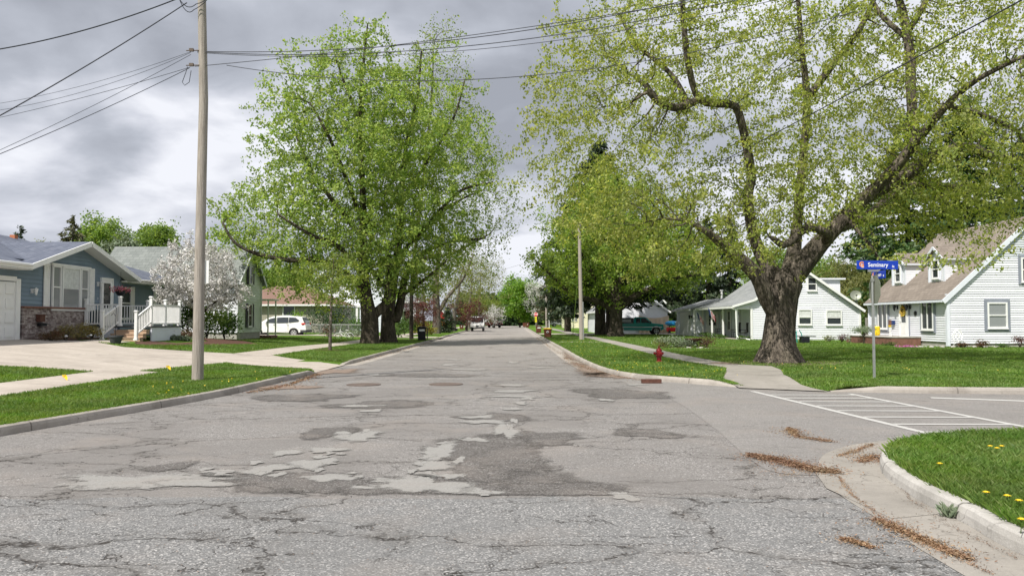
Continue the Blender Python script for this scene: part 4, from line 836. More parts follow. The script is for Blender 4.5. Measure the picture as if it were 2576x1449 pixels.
def window(parent, c, u, n, w, h, fr=.07, mull=(0, 1), glass='glassd', trim='white', casing=None, curtain=None, cw=.1, sill=True, label=None):
    c, u, n = Vector(c), Vector(u), Vector(n); Z = V(0, 0, 1); ax = (u, n, Z); m = M(); p = c+n*.05
    if casing:
        k = M(); q = c+n*.03
        for s in (-1, 1): k.box(q+u*s*(w/2+cw/2), (cw, .06, h+2*cw), ax)
        k.box(q+Z*(h/2+cw/2), (w, .06, cw), ax); k.box(q-Z*(h/2+cw/2), (w, .06, cw), ax); 
    for s in (-1, 1): m.box(p+u*s*(w/2-fr/2), (fr, .08, h), ax)
    for s in (-1, 1): m.box(p+Z*s*(h/2-fr/2), (w-2*fr, .08, fr), ax)
    for i in range(mull[0]): m.box(p+u*(-w/2+w*(i+1)/(mull[0]+1)), (fr*.7, .07, h-2*fr), ax)
    for i in range(mull[1]): m.box(p+Z*(-h/2+h*(i+1)/(mull[1]+1))+n*.003, (w-2*fr, .07, fr*.75), ax)
    if sill: m.box(p-Z*(h/2+.025)+n*.02, (w+.06, .1, .05), ax)
    f = m.build('window', trim, parent); 
    if label: f['label'] = label
    if casing: k.build('casing', casing, f)
    g = M(); g.box(c+n*.037, (w-2*fr+.01, .012, h-2*fr+.01), ax); g.build('pane', glass, f)
    if curtain: g = M(); g.box(c+n*.0455+Z*h*curtain/2, (w-2*fr-.03, .003, (h-2*fr-.03)*(1-curtain)), ax); g.build('blind', 'curtain', f)
    return f
def shutter(parent, c, u, n, w, h, mat='white'):
    c, u, n = Vector(c), Vector(u), Vector(n); ax = (u, n, V(0, 0, 1)); m = M(); m.box(c+n*.035, (w, .02, h), ax)
    for s in (-1, 1): m.box(c+n*.05+u*s*(w/2-.03), (.05, .03, h), ax); m.box(c+n*.05+V(0, 0, 1)*s*(h/2-.03), (w-.11, .028, .05), ax)
    k = int(h/.07)
    for i in range(1, k): m.box(c+n*.048+V(0, 0, -h/2+i*h/k), (w-.1, .03, .02), (u, (n+V(0, 0, .6)).normalized(), (V(0, 0, 1)-n*.6).normalized()))
    return m.build('shutter', mat, parent)
def door(parent, c, u, n, w, h, mat='white', glass=(.5, .95), gl='glassd', bars=0, gw=.62, frame='white', knob=True):
    c, u, n = Vector(c), Vector(u), Vector(n); Z = V(0, 0, 1); ax = (u, n, Z); m = M(); m.box(c+n*.035+Z*h/2, (w, .05, h), ax)
    for s in (-1, 1): m.box(c+n*.045+u*s*(w/2+.05)+Z*h/2, (.1, .09, h), ax)
    m.box(c+n*.045+Z*(h+.05), (w+.2, .09, .1), ax); m.box(c+n*.064+Z*h*.22, (w*.6, .012, h*.26), ax)
    d = m.build('door', mat, parent); z0, z1 = glass; g = M(); g.box(c+n*.062+Z*h*(z0+z1)/2, (w*gw, .012, h*(z1-z0)), ax); g.build('pane', gl, d)
    if bars:
        g = M()
        for i in range(bars): g.box(c+n*.072+Z*h*(z0+(z1-z0)*(i+1)/(bars+1)), (w*gw, .015, .035), ax)
        g.build('glazing_bar', mat, d)
    if knob: g = M(); g.rod(c+n*.06+u*w*.42+Z*h*.45, c+n*.12+u*w*.42+Z*h*.45, .03, n=8); g.build('handle', 'steel', d)
    return d
def lantern(parent, c, n, mat='white', s=1., name='wall_lamp'):
    c, n = Vector(c), Vector(n); m = M(); m.box(c+n*.02, (.09*s, .09*s, .2*s)); m.path([c+n*.03, c+n*.14*s+V(0, 0, .05*s), c+n*.2*s+V(0, 0, .02*s)], .012*s, 6)
    q = c+n*.2*s; m.lathe(q, [(.02*s, .14*s), (.11*s, .07*s), (.09*s, .05*s), (.05*s, -.15*s), (.02*s, -.2*s)], 8); return m.build(name, mat, parent)
X, Y_, Z_ = V(1, 0, 0), V(0, 1, 0), V(0, 0, 1)
# ======== blue house (front faces +X) ========
FX = -18.5; gz = .88
H = thing('house', 'blue sided ranch house with grey shingle roof, attached garage and white railed deck', 'house', (FX, 34, gz))
def bz(y): return gz-.15
# front wall: Y 20..44 ; eave z 3.7 ; gable Y 29.6..38.2 peak 4.85
m = M(); eave = 3.62
clap('', '', None, (FX, 29.95, 0), Y_, X, [(0, 2.05), (7.6, 2.05), (7.6, 3.62), (3.75, 4.78), (0, 3.62)], .16, .028, m)
clap('', '', None, (FX, 20, 0), Y_, X, [(0, .8), (9.95, .8), (9.95, 3.6), (0, 3.6)], .16, .028, m)
clap('', '', None, (FX, 37.55, 0), -X, -Y_, [(0, .8), (1.2, .8), (1.2, 3.6), (0, 3.6)], .16, .028, m)
clap('', '', None, (FX-1.1, 37.55, 0), Y_, X, [(0, .8), (9.5, .8), (9.5, 3.6), (0, 3.6)], .16, .028, m)
clap('', '', None, (FX-1.1, 47.05, 0), -X, Y_, [(0, .8), (7, .8), (7, 3.6), (3.4, 4.8), (0, 3.6)], .16, .028, m)
m.build('wall', 'bsid', H)
m = M(); m.box((FX-4.6, 33, 2.1), (7.0, 26, 2.9)); m.build('inner_wall', 'bsid', H)
wallbrick('brick_base', 'brick', H, (FX, 29.9, 0), Y_, X, 4.35, gz-.2, 2.05)
m = M(); m.box((FX+.085, 32.07, 2.09), (.2, 4.4, .07)); m.build('brick_cap', 'brickred', H)
rm = [[(FX-.1, 29.57, 3.89), (FX-.1, 38.0, 3.89), (FX-5.2, 38.0, 5.52), (FX-5.2, 29.57, 5.52)], [(FX+.62, 18, 3.66), (FX+.62, 29.55, 3.66), (FX-5.2, 29.55, 5.52), (FX-5.2, 18, 5.52)], [(FX-11, 18, 3.66), (FX-11, 38, 3.66), (FX-5.2, 38, 5.52), (FX-5.2, 18, 5.52)],
      [(FX+.62, 29.6, 3.68), (FX+.62, 33.7, 4.9), (FX-5.5, 33.7, 4.9), (FX-5.5, 29.6, 3.68)], [(FX+.62, 38.1, 3.58), (FX+.62, 33.7, 4.9), (FX-5.5, 33.7, 4.9), (FX-5.5, 38.1, 3.58)],
      [(FX-.45, 37.2, 3.63), (FX-.45, 47.6, 3.63), (FX-4.4, 45.6, 4.88), (FX-4.4, 37.2, 4.88)], [(FX-9, 29, 3.63), (FX-9, 47.6, 3.63), (FX-4.4, 45.6, 4.88), (FX-4.4, 29, 4.88)],
      [(FX-.45, 47.6, 3.63), (FX-9, 47.6, 3.63), (FX-4.4, 45.6, 4.88)]]
rf = roof('roof', 'r_blue', H, rm)
m = M(); m.box((FX-5.6, 34.2, 5.75), (.55, .5, .75)); m.lathe((FX-5.6, 34.2, 6.1), [(.2, 0), (.2, .2)], 10)
c = px(28, 588, 37); m = M(); m.box((c[0], 37.2, c[2]-.42), (.24, .24, .75)); m.build('chimney', 'terra', rf)
m = M(); board(m, (FX+.64, 29.5, 3.57), (FX+.64, 33.7, 4.82), .2, .05, X); board(m, (FX+.64, 38.2, 3.49), (FX+.64, 33.7, 4.82), .2, .05, X); board(m, (FX+.64, 18, 3.58), (FX+.64, 29.5, 3.58), .17, .06, X); board(m, (FX-.42, 38.2, 3.55), (FX-.42, 47.6, 3.55), .17, .06, X)
m.box((FX+.32, 24, 3.47), (.62, 11.2, .03)); m.box((FX-.78, 42.9, 3.47), (.66, 9.4, .03)); m.build('fascia', 'white', H)
m = M()
for (a, b) in (((29.5, 3.5), (33.7, 4.75)), ((38.2, 3.42), (33.7, 4.75))):
    m.poly([(FX+.62, a[0], a[1]), (FX+.62, b[0], b[1]), (FX+.03, b[0], b[1]), (FX+.03, a[0], a[1])])
m.build('soffit', 'white', H)
for y0, y1, zz, x0 in ((18, 29.45, 3.66, FX+.7), (38.25, 47.6, 3.63, FX-.36)):
    m = M(); m.path([(x0, y0, zz-.03), (x0, y1, zz-.03)], .06, 8); m.build('gutter', 'white', H)
# garage door
gd = M(); gd.box((FX+.02, 27.0, gz+1.05), (.06, 5.0, 2.14))
for i in range(4):
    for j in range(8): gd.box((FX+.055, 24.5+.33+j*.62, gz+.27+i*.53), (.05, .48, .36))
g = gd.build('garage_door', 'white', H)
m = M(); m.box((FX+.04, 29.62, gz+1.1), (.14, .26, 2.3)); m.box((FX+.04, 27, gz+2.24), (.14, 5.0, .17)); m.build('door_trim', 'white', g)
# picture window
for (yy, w, h, mu, gl, cu) in ((32.1, .62, 1.72, (0, 1), 'glassl', None), (33.17, 1.35, 1.72, (0, 0), 'glassl', None), (34.2, .62, 1.72, (0, 1), 'glassl', None)):
    window(H, (FX+.03, yy+.02, 2.93), Y_, X, w, h, .06, mu, gl, curtain=(.45 if w > 1 else None), sill=False)
m = M(); m.box((FX+.06, 33.2, 3.84), (.14, 2.95, .09)); m.build('window_head', 'white', H); m = M(); m.box((FX+.06, 33.2, 2.02), (.16, 2.95, .09)); m.build('window_sill', 'white', H)
shutter(H, (FX+.02, 31.48, 2.93), Y_, X, .4, 1.85); shutter(H, (FX+.02, 34.86, 2.93), Y_, X, .4, 1.85)
door(H, (FX+.02, 36.15, 1.36), Y_, X, .86, 2.05, glass=(.38, .93), gw=.68)
window(H, (FX-1.08, 40.2, 2.45), Y_, X, 1.05, 1.6, .07, (0, 1)); shutter(H, (FX-1.08, 39.45, 2.45), Y_, X, .38, 1.7); shutter(H, (FX-1.08, 40.95, 2.45), Y_, X, .38, 1.7)
window(H, (FX-1.08, 44.4, 2.45), Y_, X, 1.2, 1.6, .07, (0, 1)); shutter(H, (FX-1.08, 43.5, 2.45), Y_, X, .38, 1.7)
lantern(H, (FX+.03, 30.55, 2.72), X, s=.85); lantern(H, (FX+.03, 35.4, 3.2), X, s=.95)
t = text('21', .13, 'textw', 'house_number', H, (FX+.045, 35.42, 2.55), Y_, Z_)
# deck
DZ = 1.34; x0, x1, y0, y1 = FX+.1, -15.42, 34.1, 37.2
dk = M(); dk.box(((x0+x1)/2, (y0+y1)/2, DZ-.03), (x1-x0, y1-y0, .06)); D = dk.build('deck', 'greyp', H)
m = M(); m.box(((x0-16.95)/2, y0+.06, (DZ+gz)/2-.1), (-16.95-x0, .05, DZ-gz+.14)); m.build('deck_skirt', 'wsid', D); m = M(); m.box((x1-.06, (y0+y1)/2, (DZ+gz)/2-.15), (.05, y1-y0-.1, DZ-gz+.24)); m.build('deck_skirt', 'wsid', D)
def post(m, x, y, z, h, w=.11): m.box((x, y, z+h/2), (w, w, h)); m.box((x, y, z+h+.015), (w+.05, w+.05, .03)); m.box((x, y, z+h+.045), (w+.01, w+.01, .03)); m.box((x, y, z+.04), (w+.045, w+.045, .08))
def rail(parent, a, b, h=.92, low=.1, sp=.115):
    a, b = Vector(a), Vector(b); d = b-a; L = Vector((d.x, d.y)).length; u = d.normalized(); n = u.cross(Z_).normalized(); up = n.cross(u); m = M(); m.box((a+b)/2+Z_*h, (d.length, .06, .05), (u, n, up)); m.box((a+b)/2+Z_*low, (d.length, .045, .06), (u, n, up)); k = int(L/sp)
    for i in range(1, k): p = a+d*(i/k); m.box(p+Z_*(low+h)/2, (.035, .035, h-low-.02))
    return m.build('railing', 'white', parent)
pts_ = [(x0+.1, y0+.1, 0), (-16.85, y0+.1, .1), (-15.52, y0+.1, .1), (-15.52, 35.6, 0), (-15.52, y1-.08, 0), (-17.0, y1-.08, 0)]
for q in pts_:
    m = M(); post(m, q[0], q[1], DZ, 1.12+q[2]); m.build('post', 'white', D)
for a, b in ((0, 1), (2, 3), (3, 4), (4, 5)): rail(D, (pts_[a][0], pts_[a][1], DZ), (pts_[b][0], pts_[b][1], DZ))
rail(D, (-17.0, y1-.08, DZ), (x0+.2, y1-.08, DZ))
m = M()
for i in range(4): zt = DZ-.02-(i)*.155; m.box((-16.2, y0-.02-i*.29-.15, (zt-.17)/1-.075+.0), (1.36, .3, .16)); m.box((-16.2, y0-.02-i*.29-.155, zt-.155), (1.4, .33, .035))
for i in range(4): zt = DZ-.19-i*.155; m.box((-16.2, y0-.31-i*.29+.008, (zt+gz-.1)/2), (1.34, .02, zt-gz+.1))
m.build('stairs', 'step', D)
for xx in (-16.9, -15.5):
    m = M(); post(m, xx, y0-1.28, gz-.12, 1.18); m.build('post', 'white', D); rail(D, (xx, y0+.04, DZ+.02), (xx, y0-1.24, gz-.02), .86, .14, .13)
# ======== green sided house behind blossom ========
gy = 50.; gx = -17.3; g0 = .35
H2 = thing('house', 'pale green sided cottage with black shutters and grey shingle roof behind the blossom tree', 'house', (gx, gy, g0))
clap('wall', 'gsid', H2, (gx, gy, 0), Y_, X, [(0, g0+.45), (4.7, g0+.45), (4.7, 4.2), (2.35, 6.3), (0, 4.2)], .2, .03)
clap('side_wall', 'wsid2', H2, (gx, gy, 0), -X, -Y_, [(0, g0+.45), (8.6, g0+.45), (8.6, 4.2), (0, 4.2)], .2, .03)
m = M(); m.box((gx-4.3, gy+2.35, g0+.2), (8.6, 4.64, .6)); m.build('foundation', 'stone', H2); m = M(); m.box((gx-4.3, gy+2.35, 2.4), (8.5, 4.6, 3.6)); m.build('inner_wall', 'gsid', H2)
for yq in (gy-.02, gy+4.72): m = M(); m.box((gx+.02, yq, 2.5), (.12, .12, 3.4)); m.build('corner_board', 'wsid2', H2)
roof('roof', 'r_green', H2, [[(gx+.3, gy-.35, 3.98), (gx-8.9, gy-.35, 3.98), (gx-8.9, gy+2.35, 6.42), (gx+.3, gy+2.35, 6.42)], [(gx+.3, gy+5.05, 3.98), (gx-8.9, gy+5.05, 3.98), (gx-8.9, gy+2.35, 6.42), (gx+.3, gy+2.35, 6.42)]])
m = M(); board(m, (gx+.32, gy-.35, 3.9), (gx+.32, gy+2.35, 6.33), .16, .04, X); board(m, (gx+.32, gy+5.05, 3.9), (gx+.32, gy+2.35, 6.33), .16, .04, X); m.box((gx-4.2, gy-.37, 3.88), (9.1, .05, .15)); m.build('fascia', 'wsid2', H2)
window(H2, (gx+.03, gy+2.3, 1.9), Y_, X, .8, 1.5, .07, (0, 1)); window(H2, (gx+.03, gy+2.35, 4.55), Y_, X, .7, 1.2, .07, (0, 1))
for s in (-1, 1): shutter(H2, (gx+.03, gy+2.3+s*.6, 1.9), Y_, X, .32, 1.55, 'shutblk'); shutter(H2, (gx+.03, gy+2.35+s*.55, 4.55), Y_, X, .3, 1.25, 'shutblk')
m = M(); m.box((gx-.5, gy+5.6, 3.0), (2.6, 1.4, .1)); m.box((gx+.45, gy+4.95, 1.6), (.08, .08, 2.8)); m.box((gx+.6, gy+6.2, 1.6), (.08, .08, 2.8)); m.build('porch', 'gsid', H2)
m = M(); m.box((gx-.2, gy+5.4, .35), (1.9, 1.6, .35)); m.build('step', 'brickred', H2)
# generic gable / hip house
def box_house(label, x0, x1, y0, y1, z0, ze, zr, axis, wall, rf, win=(), lap=.16, over=.35, hip=0., group=None):
    r_ = thing('house', label, 'house', ((x0+x1)/2, (y0+y1)/2, z0), group); m = M(); cx, cy = (x0+x1)/2, (y0+y1)/2; W_, D_ = x1-x0, y1-y0
    gx_ = [(0, z0), (W_, z0), (W_, ze), (W_/2, zr-.1), (0, ze)] if axis == 'Y' and not hip else [(0, z0), (W_, z0), (W_, ze), (0, ze)]
    gy_ = [(0, z0), (D_, z0), (D_, ze), (D_/2, zr-.1), (0, ze)] if axis == 'X' and not hip else [(0, z0), (D_, z0), (D_, ze), (0, ze)]
    clap('', '', None, (x0, y0, 0), X, -Y_, gx_, lap, .02, m); clap('', '', None, (x0, y1, 0), X, Y_, gx_, lap, .02, m); clap('', '', None, (x0, y0, 0), Y_, -X, gy_, lap, .02, m); clap('', '', None, (x1, y0, 0), Y_, X, gy_, lap, .02, m); m.build('wall', wall, r_)
    a0, a1, b0, b1 = x0-over, x1+over, y0-over, y1+over; e_ = ze-.05
    if axis == 'Y': S = [[(a0, b0, e_), (a0, b1, e_), (cx, b1-hip, zr), (cx, b0+hip, zr)], [(a1, b0, e_), (a1, b1, e_), (cx, b1-hip, zr), (cx, b0+hip, zr)]]+([[(a0, b0, e_), (a1, b0, e_), (cx, b0+hip, zr)], [(a0, b1, e_), (a1, b1, e_), (cx, b1-hip, zr)]] if hip else [])
    else: S = [[(a0, b0, e_), (a1, b0, e_), (a1-hip, cy, zr), (a0+hip, cy, zr)], [(a0, b1, e_), (a1, b1, e_), (a1-hip, cy, zr), (a0+hip, cy, zr)]]+([[(a0, b0, e_), (a0, b1, e_), (a0+hip, cy, zr)], [(a1, b0, e_), (a1, b1, e_), (a1-hip, cy, zr)]] if hip else [])
    roof('roof', rf, r_, S); m = M()
    for s, y in ((-1, b0), (1, b1)): m.box((cx, y+s*.03, e_-.06), (a1-a0, .05, .17)) if (axis == 'X' or hip) else (board(m, (a0, y+s*.02, e_-.07), (cx, y+s*.02, zr-.07), .18, .05, Y_*s), board(m, (a1, y+s*.02, e_-.07), (cx, y+s*.02, zr-.07), .18, .05, Y_*s))
    for s, x in ((-1, a0), (1, a1)): m.box((x+s*.03, cy, e_-.06), (.05, b1-b0, .17)) if (axis == 'Y' or hip) else (board(m, (x+s*.02, b0, e_-.07), (x+s*.02, cy, zr-.07), .18, .05, X*s), board(m, (x+s*.02, b1, e_-.07), (x+s*.02, cy, zr-.07), .18, .05, X*s))
    m.build('fascia', 'white', r_)
    for side, s, z, w, h, *o in win:
        c, u, n = {'S': ((s, y0, z), X, -Y_), 'W': ((x0, s, z), Y_, -X), 'E': ((x1, s, z), Y_, X)}[side]; window(r_, Vector(c)+n*.02, u, n, w, h, .08, (0, 1), *o)
    return r_
def PX(u, Y): return px(u, 800, Y)[0]
box_house('low tan sided house with reddish brown hip roof behind the white suv', PX(560, 80), PX(832, 80), 80, 90, .15, 3.2, 5.2, 'X', 'tsid', 'r_brown', [('S', PX(727, 80), 2.05, 1.25, 2.0)], hip=4.2, over=.5)
Hc = box_house('two storey white house half hidden behind the young tree', PX(748, 97), PX(905, 97), 97, 106, .15, 4.4, 8.0, 'Y', 'wsid2', 'r_grey', [('S', PX(800, 97), 5.2, 1., 1.6), ('S', PX(870, 97), 2.4, 1., 1.5)])
m = M()
for u in (862, 880, 898): m.box((PX(u, 94.8), 94.8, 1.7), (.25, .25, 2.9))
m.box((PX(875, 95.8), 95.8, 3.25), (4.6, 2.4, .25)); m.build('porch', 'white', Hc)
box_house('white house with grey siding glimpsed left of the maple trunks', PX(905, 86), PX(960, 86), 86, 93, .15, 4.0, 6.8, 'Y', 'wsid', 'r_grey', [])
Hd = box_house('small white house with little porch roof beyond the maple trunks', PX(1004, 112), PX(1041, 112)+.3, 112, 122, .15, 4.2, 7.2, 'X', 'wsid2', 'r_grey', [('S', PX(1023, 112), 2.2, .9, 1.5)])
roof('porch_roof', 'r_grey', Hd, [[(PX(1024, 109), 108.6, 2.9), (PX(1024, 109), 112, 2.9), (PX(1000, 109), 112, 3.9), (PX(1000, 109), 108.6, 3.9)], [(PX(975, 109), 108.6, 2.9), (PX(975, 109), 112, 2.9), (PX(1000, 109), 112, 3.9), (PX(1000, 109), 108.6, 3.9)]])
m = M(); m.poly([(PX(976, 109), 108.75, 2.85), (PX(1023, 109), 108.75, 2.85), (PX(1000, 109), 108.75, 3.8)]); m.box((PX(1009, 109), 108.9, 1.5), (.18, .18, 2.8)); m.build('porch', 'white', Hd)
box_house('red shed between the left trees', PX(1098, 135), PX(1118, 135), 135, 140, .15, 2.6, 3.6, 'Y', 'carr', 'r_grey', [])
# right side far houses
YC = 140
Hy = box_house('cream sided house with enclosed porch beside the spruce trunk', PX(1455, YC), PX(1512, YC), YC, YC+9, .17, 4.4, 6.6, 'Y', 'csid', 'r_tan', [], lap=.3)
Hp = M(); xa, xb = PX(1419, YC), PX(1455, YC)
clap('', '', None, (xa, YC+.5, 0), X, -Y_, [(0, .2), (xb-xa, .2), (xb-xa, 3.6), (0, 2.6)], .3, .02, Hp); clap('', '', None, (xa, YC+.5, 0), Y_, -X, [(0, .2), (6, .2), (6, 2.6), (0, 2.6)], .3, .02, Hp); Hp.build('porch', 'csid', Hy)
roof('porch_roof', 'r_tan', Hy, [[(xa-.3, YC+.1, 2.65), (xa-.3, YC+7, 2.65), (xb+.1, YC+7, 3.8), (xb+.1, YC+.1, 3.8)]])
for k in range(4): window(Hy, (xa+.4+k*.58, YC+.46, 1.85), X, -Y_, .4, 1.0, .06, (0, 1), sill=False)
Hz = box_house('white gabled house with tan tarp hung on its lower wall behind the pickup', PX(1505, 86), PX(1679, 86), 86, 98, .17, 2.55, 5.15, 'Y', 'wsid2', 'r_grey', [('S', PX(1643, 86)-.25, 3.25, .5, .6)], lap=.14, over=.3)
box_house('further white house peeking right of the tarped gable', PX(1600, 104), PX(1668, 104), 104, 112, .17, 3.9, 6.2, 'Y', 'wsid', 'r_grey', [])
m = M(); a = PX(1607, 85.6); b = PX(1683, 85.6); n_ = 26; rows = []
for i in range(n_+1):
    t = i/n_; x = a+(b-a)*t; rows.append([(x, 85.75-.25*(1-j/5)*(.6+.4*math.sin(i*1.7)), .18+(2.1-.18-(.3*math.sin(t*3.1) if j == 5 else 0))*j/5) for j in range(6)])
for i in range(n_):
    for j in range(5): m.poly([rows[i][j], rows[i+1][j], rows[i+1][j+1], rows[i][j+1]])
tag(m.build('tarp', 'tarp', None, True), 'tan tarp hanging over the lower wall of the white gabled house', 'tarp')
# ======== white house with porch (middle right) ========
W0 = .14; Hm = thing('house', 'white sided gabled house with grey roof, front porch and garage wing behind the big tree', 'house', (20, 58, W0))
ya = 57.5
prof = [(0, W0), (8.9, W0), (8.9, 2.5), (4.75, 5.4), (1.3, 3.1), (0, 2.72)]
clap('gable_wall', 'wsid2', Hm, (16.2, ya, 0), X, -Y_, [(1.05, W0), (8.9, W0), (8.9, 2.45), (4.65, 5.35), (1.3, 3.02), (1.05, 2.95)], .13, .045)
m = M(); clap('', '', None, (16.2, ya, 0), X, -Y_, [(0, 2.42), (1.05, 2.42), (1.05, 2.93), (0, 2.62)], .105, .02, m); m.build('porch_gable', 'wsid2', Hm); m = M()
clap('', '', None, (25.1, ya, 0), Y_, X, [(0, W0), (10, W0), (10, 2.45), (0, 2.45)], .105, .02, m); m.build('side_wall', 'wsid', Hm); m = M()
clap('', '', None, (15.8, 69, 0), X, -Y_, [(0, W0), (2.3, W0), (2.3, 3.0), (0, 2.6)], .105, .02, m); clap('', '', None, (15.8, 69, 0), Y_, -X, [(0, W0), (7.2, W0), (7.2, 2.55), (0, 2.55)], .105, .02, m)
clap('', '', None, (17.9, ya+.05, 0), Y_, -X, [(0, W0), (11.5, W0), (11.5, 2.9), (0, 2.9)], .105, .02, m); m.build('wall', 'wsid', Hm)
rs_ = [[(15.9, ya-.3, 2.62), (15.9, 69, 2.62), (17.45, 69, 3.1), (17.45, ya-.3, 3.1)], [(17.45, ya-.3, 3.1), (17.45, 67, 3.1), (20.85, 67, 5.45), (20.85, ya-.3, 5.45)], [(25.4, ya-.3, 2.3), (25.4, 67, 2.3), (20.85, 67, 5.45), (20.85, ya-.3, 5.45)],
       [(15.4, 68.8, 2.55), (15.4, 76.5, 2.55), (18.6, 76.5, 3.5), (18.6, 68.8, 3.5)], [(17.4, 66.9, 3.1), (17.4, 69, 3.1), (18.6, 69, 3.5), (18.6, 66.9, 3.5)], [(22.5, 66.9, 2.5), (22.5, 76.5, 2.5), (18.6, 76.5, 3.5), (18.6, 66.9, 3.5)]]
roof('roof', 'r_grey', Hm, rs_)
m = M(); board(m, (15.85, ya-.32, 2.56), (17.45, ya-.32, 3.03), .15, .05, -Y_); board(m, (17.45, ya-.32, 3.03), (20.85, ya-.32, 5.37), .17, .05, -Y_); board(m, (25.4, ya-.32, 2.22), (20.85, ya-.32, 5.37), .17, .05, -Y_)
m.box((15.88, 63.2, 2.52), (.1, 11.6, .16)); m.box((15.38, 72.6, 2.47), (.1, 7.7, .15)); m.box((16.6, ya-.02, 2.42), (1.3, .12, .1)); m.box((25.12, ya-.02, 1.3), (.14, .12, 2.3)); m.box((17.3, ya-.02, 1.35), (.14, .1, 2.4)); m.box((15.8, 68.97, 1.35), (.16, .12, 2.4)); m.build('fascia', 'white', Hm)
for (x, y) in ((16.28, ya+.06), (16.28, 61.4), (16.28, 64.8), (16.5, 68.85)):
    m = M(); m.box((x, y, 1.3), (.13, .13, 2.35)); m.build('porch_post', 'white', Hm)
m = M(); m.path([(16.0, ya-.1, 2.5), (16.15, ya-.15, 2.25), (16.2, ya-.12, .5), (16.25, ya-.2, .35), (16.9, ya-1.0, .2)], .055, 6); m.build('downspout', 'white', Hm)
m = M(); m.box((17.1, 63.3, .12), (1.7, 11.3, .22)); m.build('porch_floor', 'conc', Hm)
g = M(); g.box((15.77, 72.3, W0+1.1), (.06, 4.4, 2.15))
for i in range(4): g.box((15.73, 72.3, W0+.3+i*.53), (.03, 4.2, .45))
g = g.build('garage_door', 'white', Hm)
window(Hm, (17.87, 58.6, 1.85), Y_, -X, 1.3, 1.2, .06, (1, 1)); window(Hm, (17.87, 62.6, 1.55), Y_, -X, .9, 1.6, .07, (0, 1)); window(Hm, (17.87, 65.3, 1.55), Y_, -X, .9, 1.6, .07, (0, 1))
door(Hm, (17.35, 68.95, W0+.1), X, -Y_, .85, 2.0, glass=(.45, .9), bars=2, gw=.7)
door(Hm, (17.87, 67.3, W0+.1), Y_, -X, .9, 2.0, glass=(.45, .9), bars=1)
window(Hm, (PX(2024, ya), ya-.02, 1.82), X, -Y_, 1.0, 1.15, .09, (0, 1), 'glassd', curtain=.35); window(Hm, (PX(2097, ya), ya-.02, 1.78), X, -Y_, 1.15, 1.1, .09, (0, 1), 'glassd', curtain=.5); window(Hm, (PX(2043, ya), ya-.02, 4.2), X, -Y_, .7, 1., .08, (0, 1))
m = M(); m.box((PX(2089, ya), ya-.04, 3.72), (.32, .04, .32)); m.build('vent', 'white', Hm)
lantern(Hm, (15.77, 69.7, 1.9), -X, 'shutblk', 1.1)
dm = M(); dm.box((24.0, 62.5, 4.0), (2.4, 3, 1.4)); dm.box((24.1, 62.5, 4.75), (2.9, 3.4, .12)); dm.build('dormer', 'wsid2', Hm)
m = M(); m.lathe((19, 72, 3.4), [(.09, 0), (.09, .8), (.15, .82), (.15, .95)], 8); m.build('vent_pipe', 'white', Hm)
# ======== tan roofed cape (right) ========
cx0, cy0 = 23.0, 42.; c0 = .15
Hr = thing('house', 'white sided cape house with tan shingle roof, two dormers and grey window casings', 'house', (cx0+4, cy0+4, c0))
LEN = 9.0; XR = 27.6; zr_ = 7.15; zl = 2.95; sl_ = (zr_-zl)/(XR-cx0); WID = 2*(XR-cx0)
clap('gable_wall', 'wsid2', Hr, (cx0, cy0, 0), X, -Y_, [(0, c0+.22), (WID, c0+.22), (WID, zl), (XR-cx0, zr_-.1), (0, zl)], .125, .05)
m = M(); clap('', '', None, (cx0, cy0, 0), Y_, -X, [(0, c0+.3), (LEN, c0+.3), (LEN, zl-.1), (0, zl-.1)], .125, .05, m); m.build('wall', 'wsid2', Hr); m = M(); clap('', '', None, (cx0, cy0+LEN, 0), X, Y_, [(0, c0), (WID, c0), (WID, zl), (XR-cx0, zr_-.1), (0, zl)], .2, .02, m); m.build('rear_wall', 'wsid2', Hr)
m = M(); m.box((cx0+WID/2, cy0+LEN/2, c0+.1), (WID-.04, LEN-.04, .35)); m.build('foundation', 'stone', Hr)
ev = .3
rfR = roof('roof', 'r_tan', Hr, [[(cx0-ev, cy0-.14, zl-ev*sl_), (cx0-ev, cy0+LEN+.2, zl-ev*sl_), (XR, cy0+LEN+.2, zr_), (XR, cy0-.14, zr_)], [(cx0+WID+ev, cy0-.14, zl-ev*sl_), (cx0+WID+ev, cy0+LEN+.2, zl-ev*sl_), (XR, cy0+LEN+.2, zr_), (XR, cy0-.14, zr_)]], .16)
m = M(); board(m, (cx0-ev, cy0-.16, zl-ev*sl_-.13), (XR, cy0-.16, zr_-.13), .24, .05, -Y_); board(m, (cx0+WID+ev, cy0-.16, zl-ev*sl_-.13), (XR, cy0-.16, zr_-.13), .24, .05, -Y_)
m.box((cx0-ev-.04, cy0+LEN/2, zl-ev*sl_-.08), (.1, LEN+.3, .12)); m.build('fascia', 'grtrim', Hr) if False else m.build('fascia', 'wsid', Hr)
m = M(); m.box((cx0, cy0, 1.6), (.16, .16, 2.75)); m.box((cx0, cy0+LEN, 1.6), (.12, .14, 2.7)); m.path([(cx0-.2, cy0+LEN, 2.6), (cx0-.1, cy0+LEN+.05, 2.3), (cx0-.1, cy0+LEN+.05, .3)], .05, 6); m.build('corner_board', 'wsid', Hr)
for yw in (cy0+1.9, cy0+7.2): window(Hr, (cx0-.03, yw, 1.85), Y_, -X, 1.25, 1.6, .08, (1, 0), casing='grtrim', cw=.16)
dd = door(Hr, (cx0-.03, cy0+4.55, .62), Y_, -X, .86, 2.0, glass=(.42, .95), gw=.55)
m = M(); m.box((cx0-.05, cy0+4.55, 1.72), (.04, 1.24, 2.3)); m.build('casing', 'grtrim', dd)
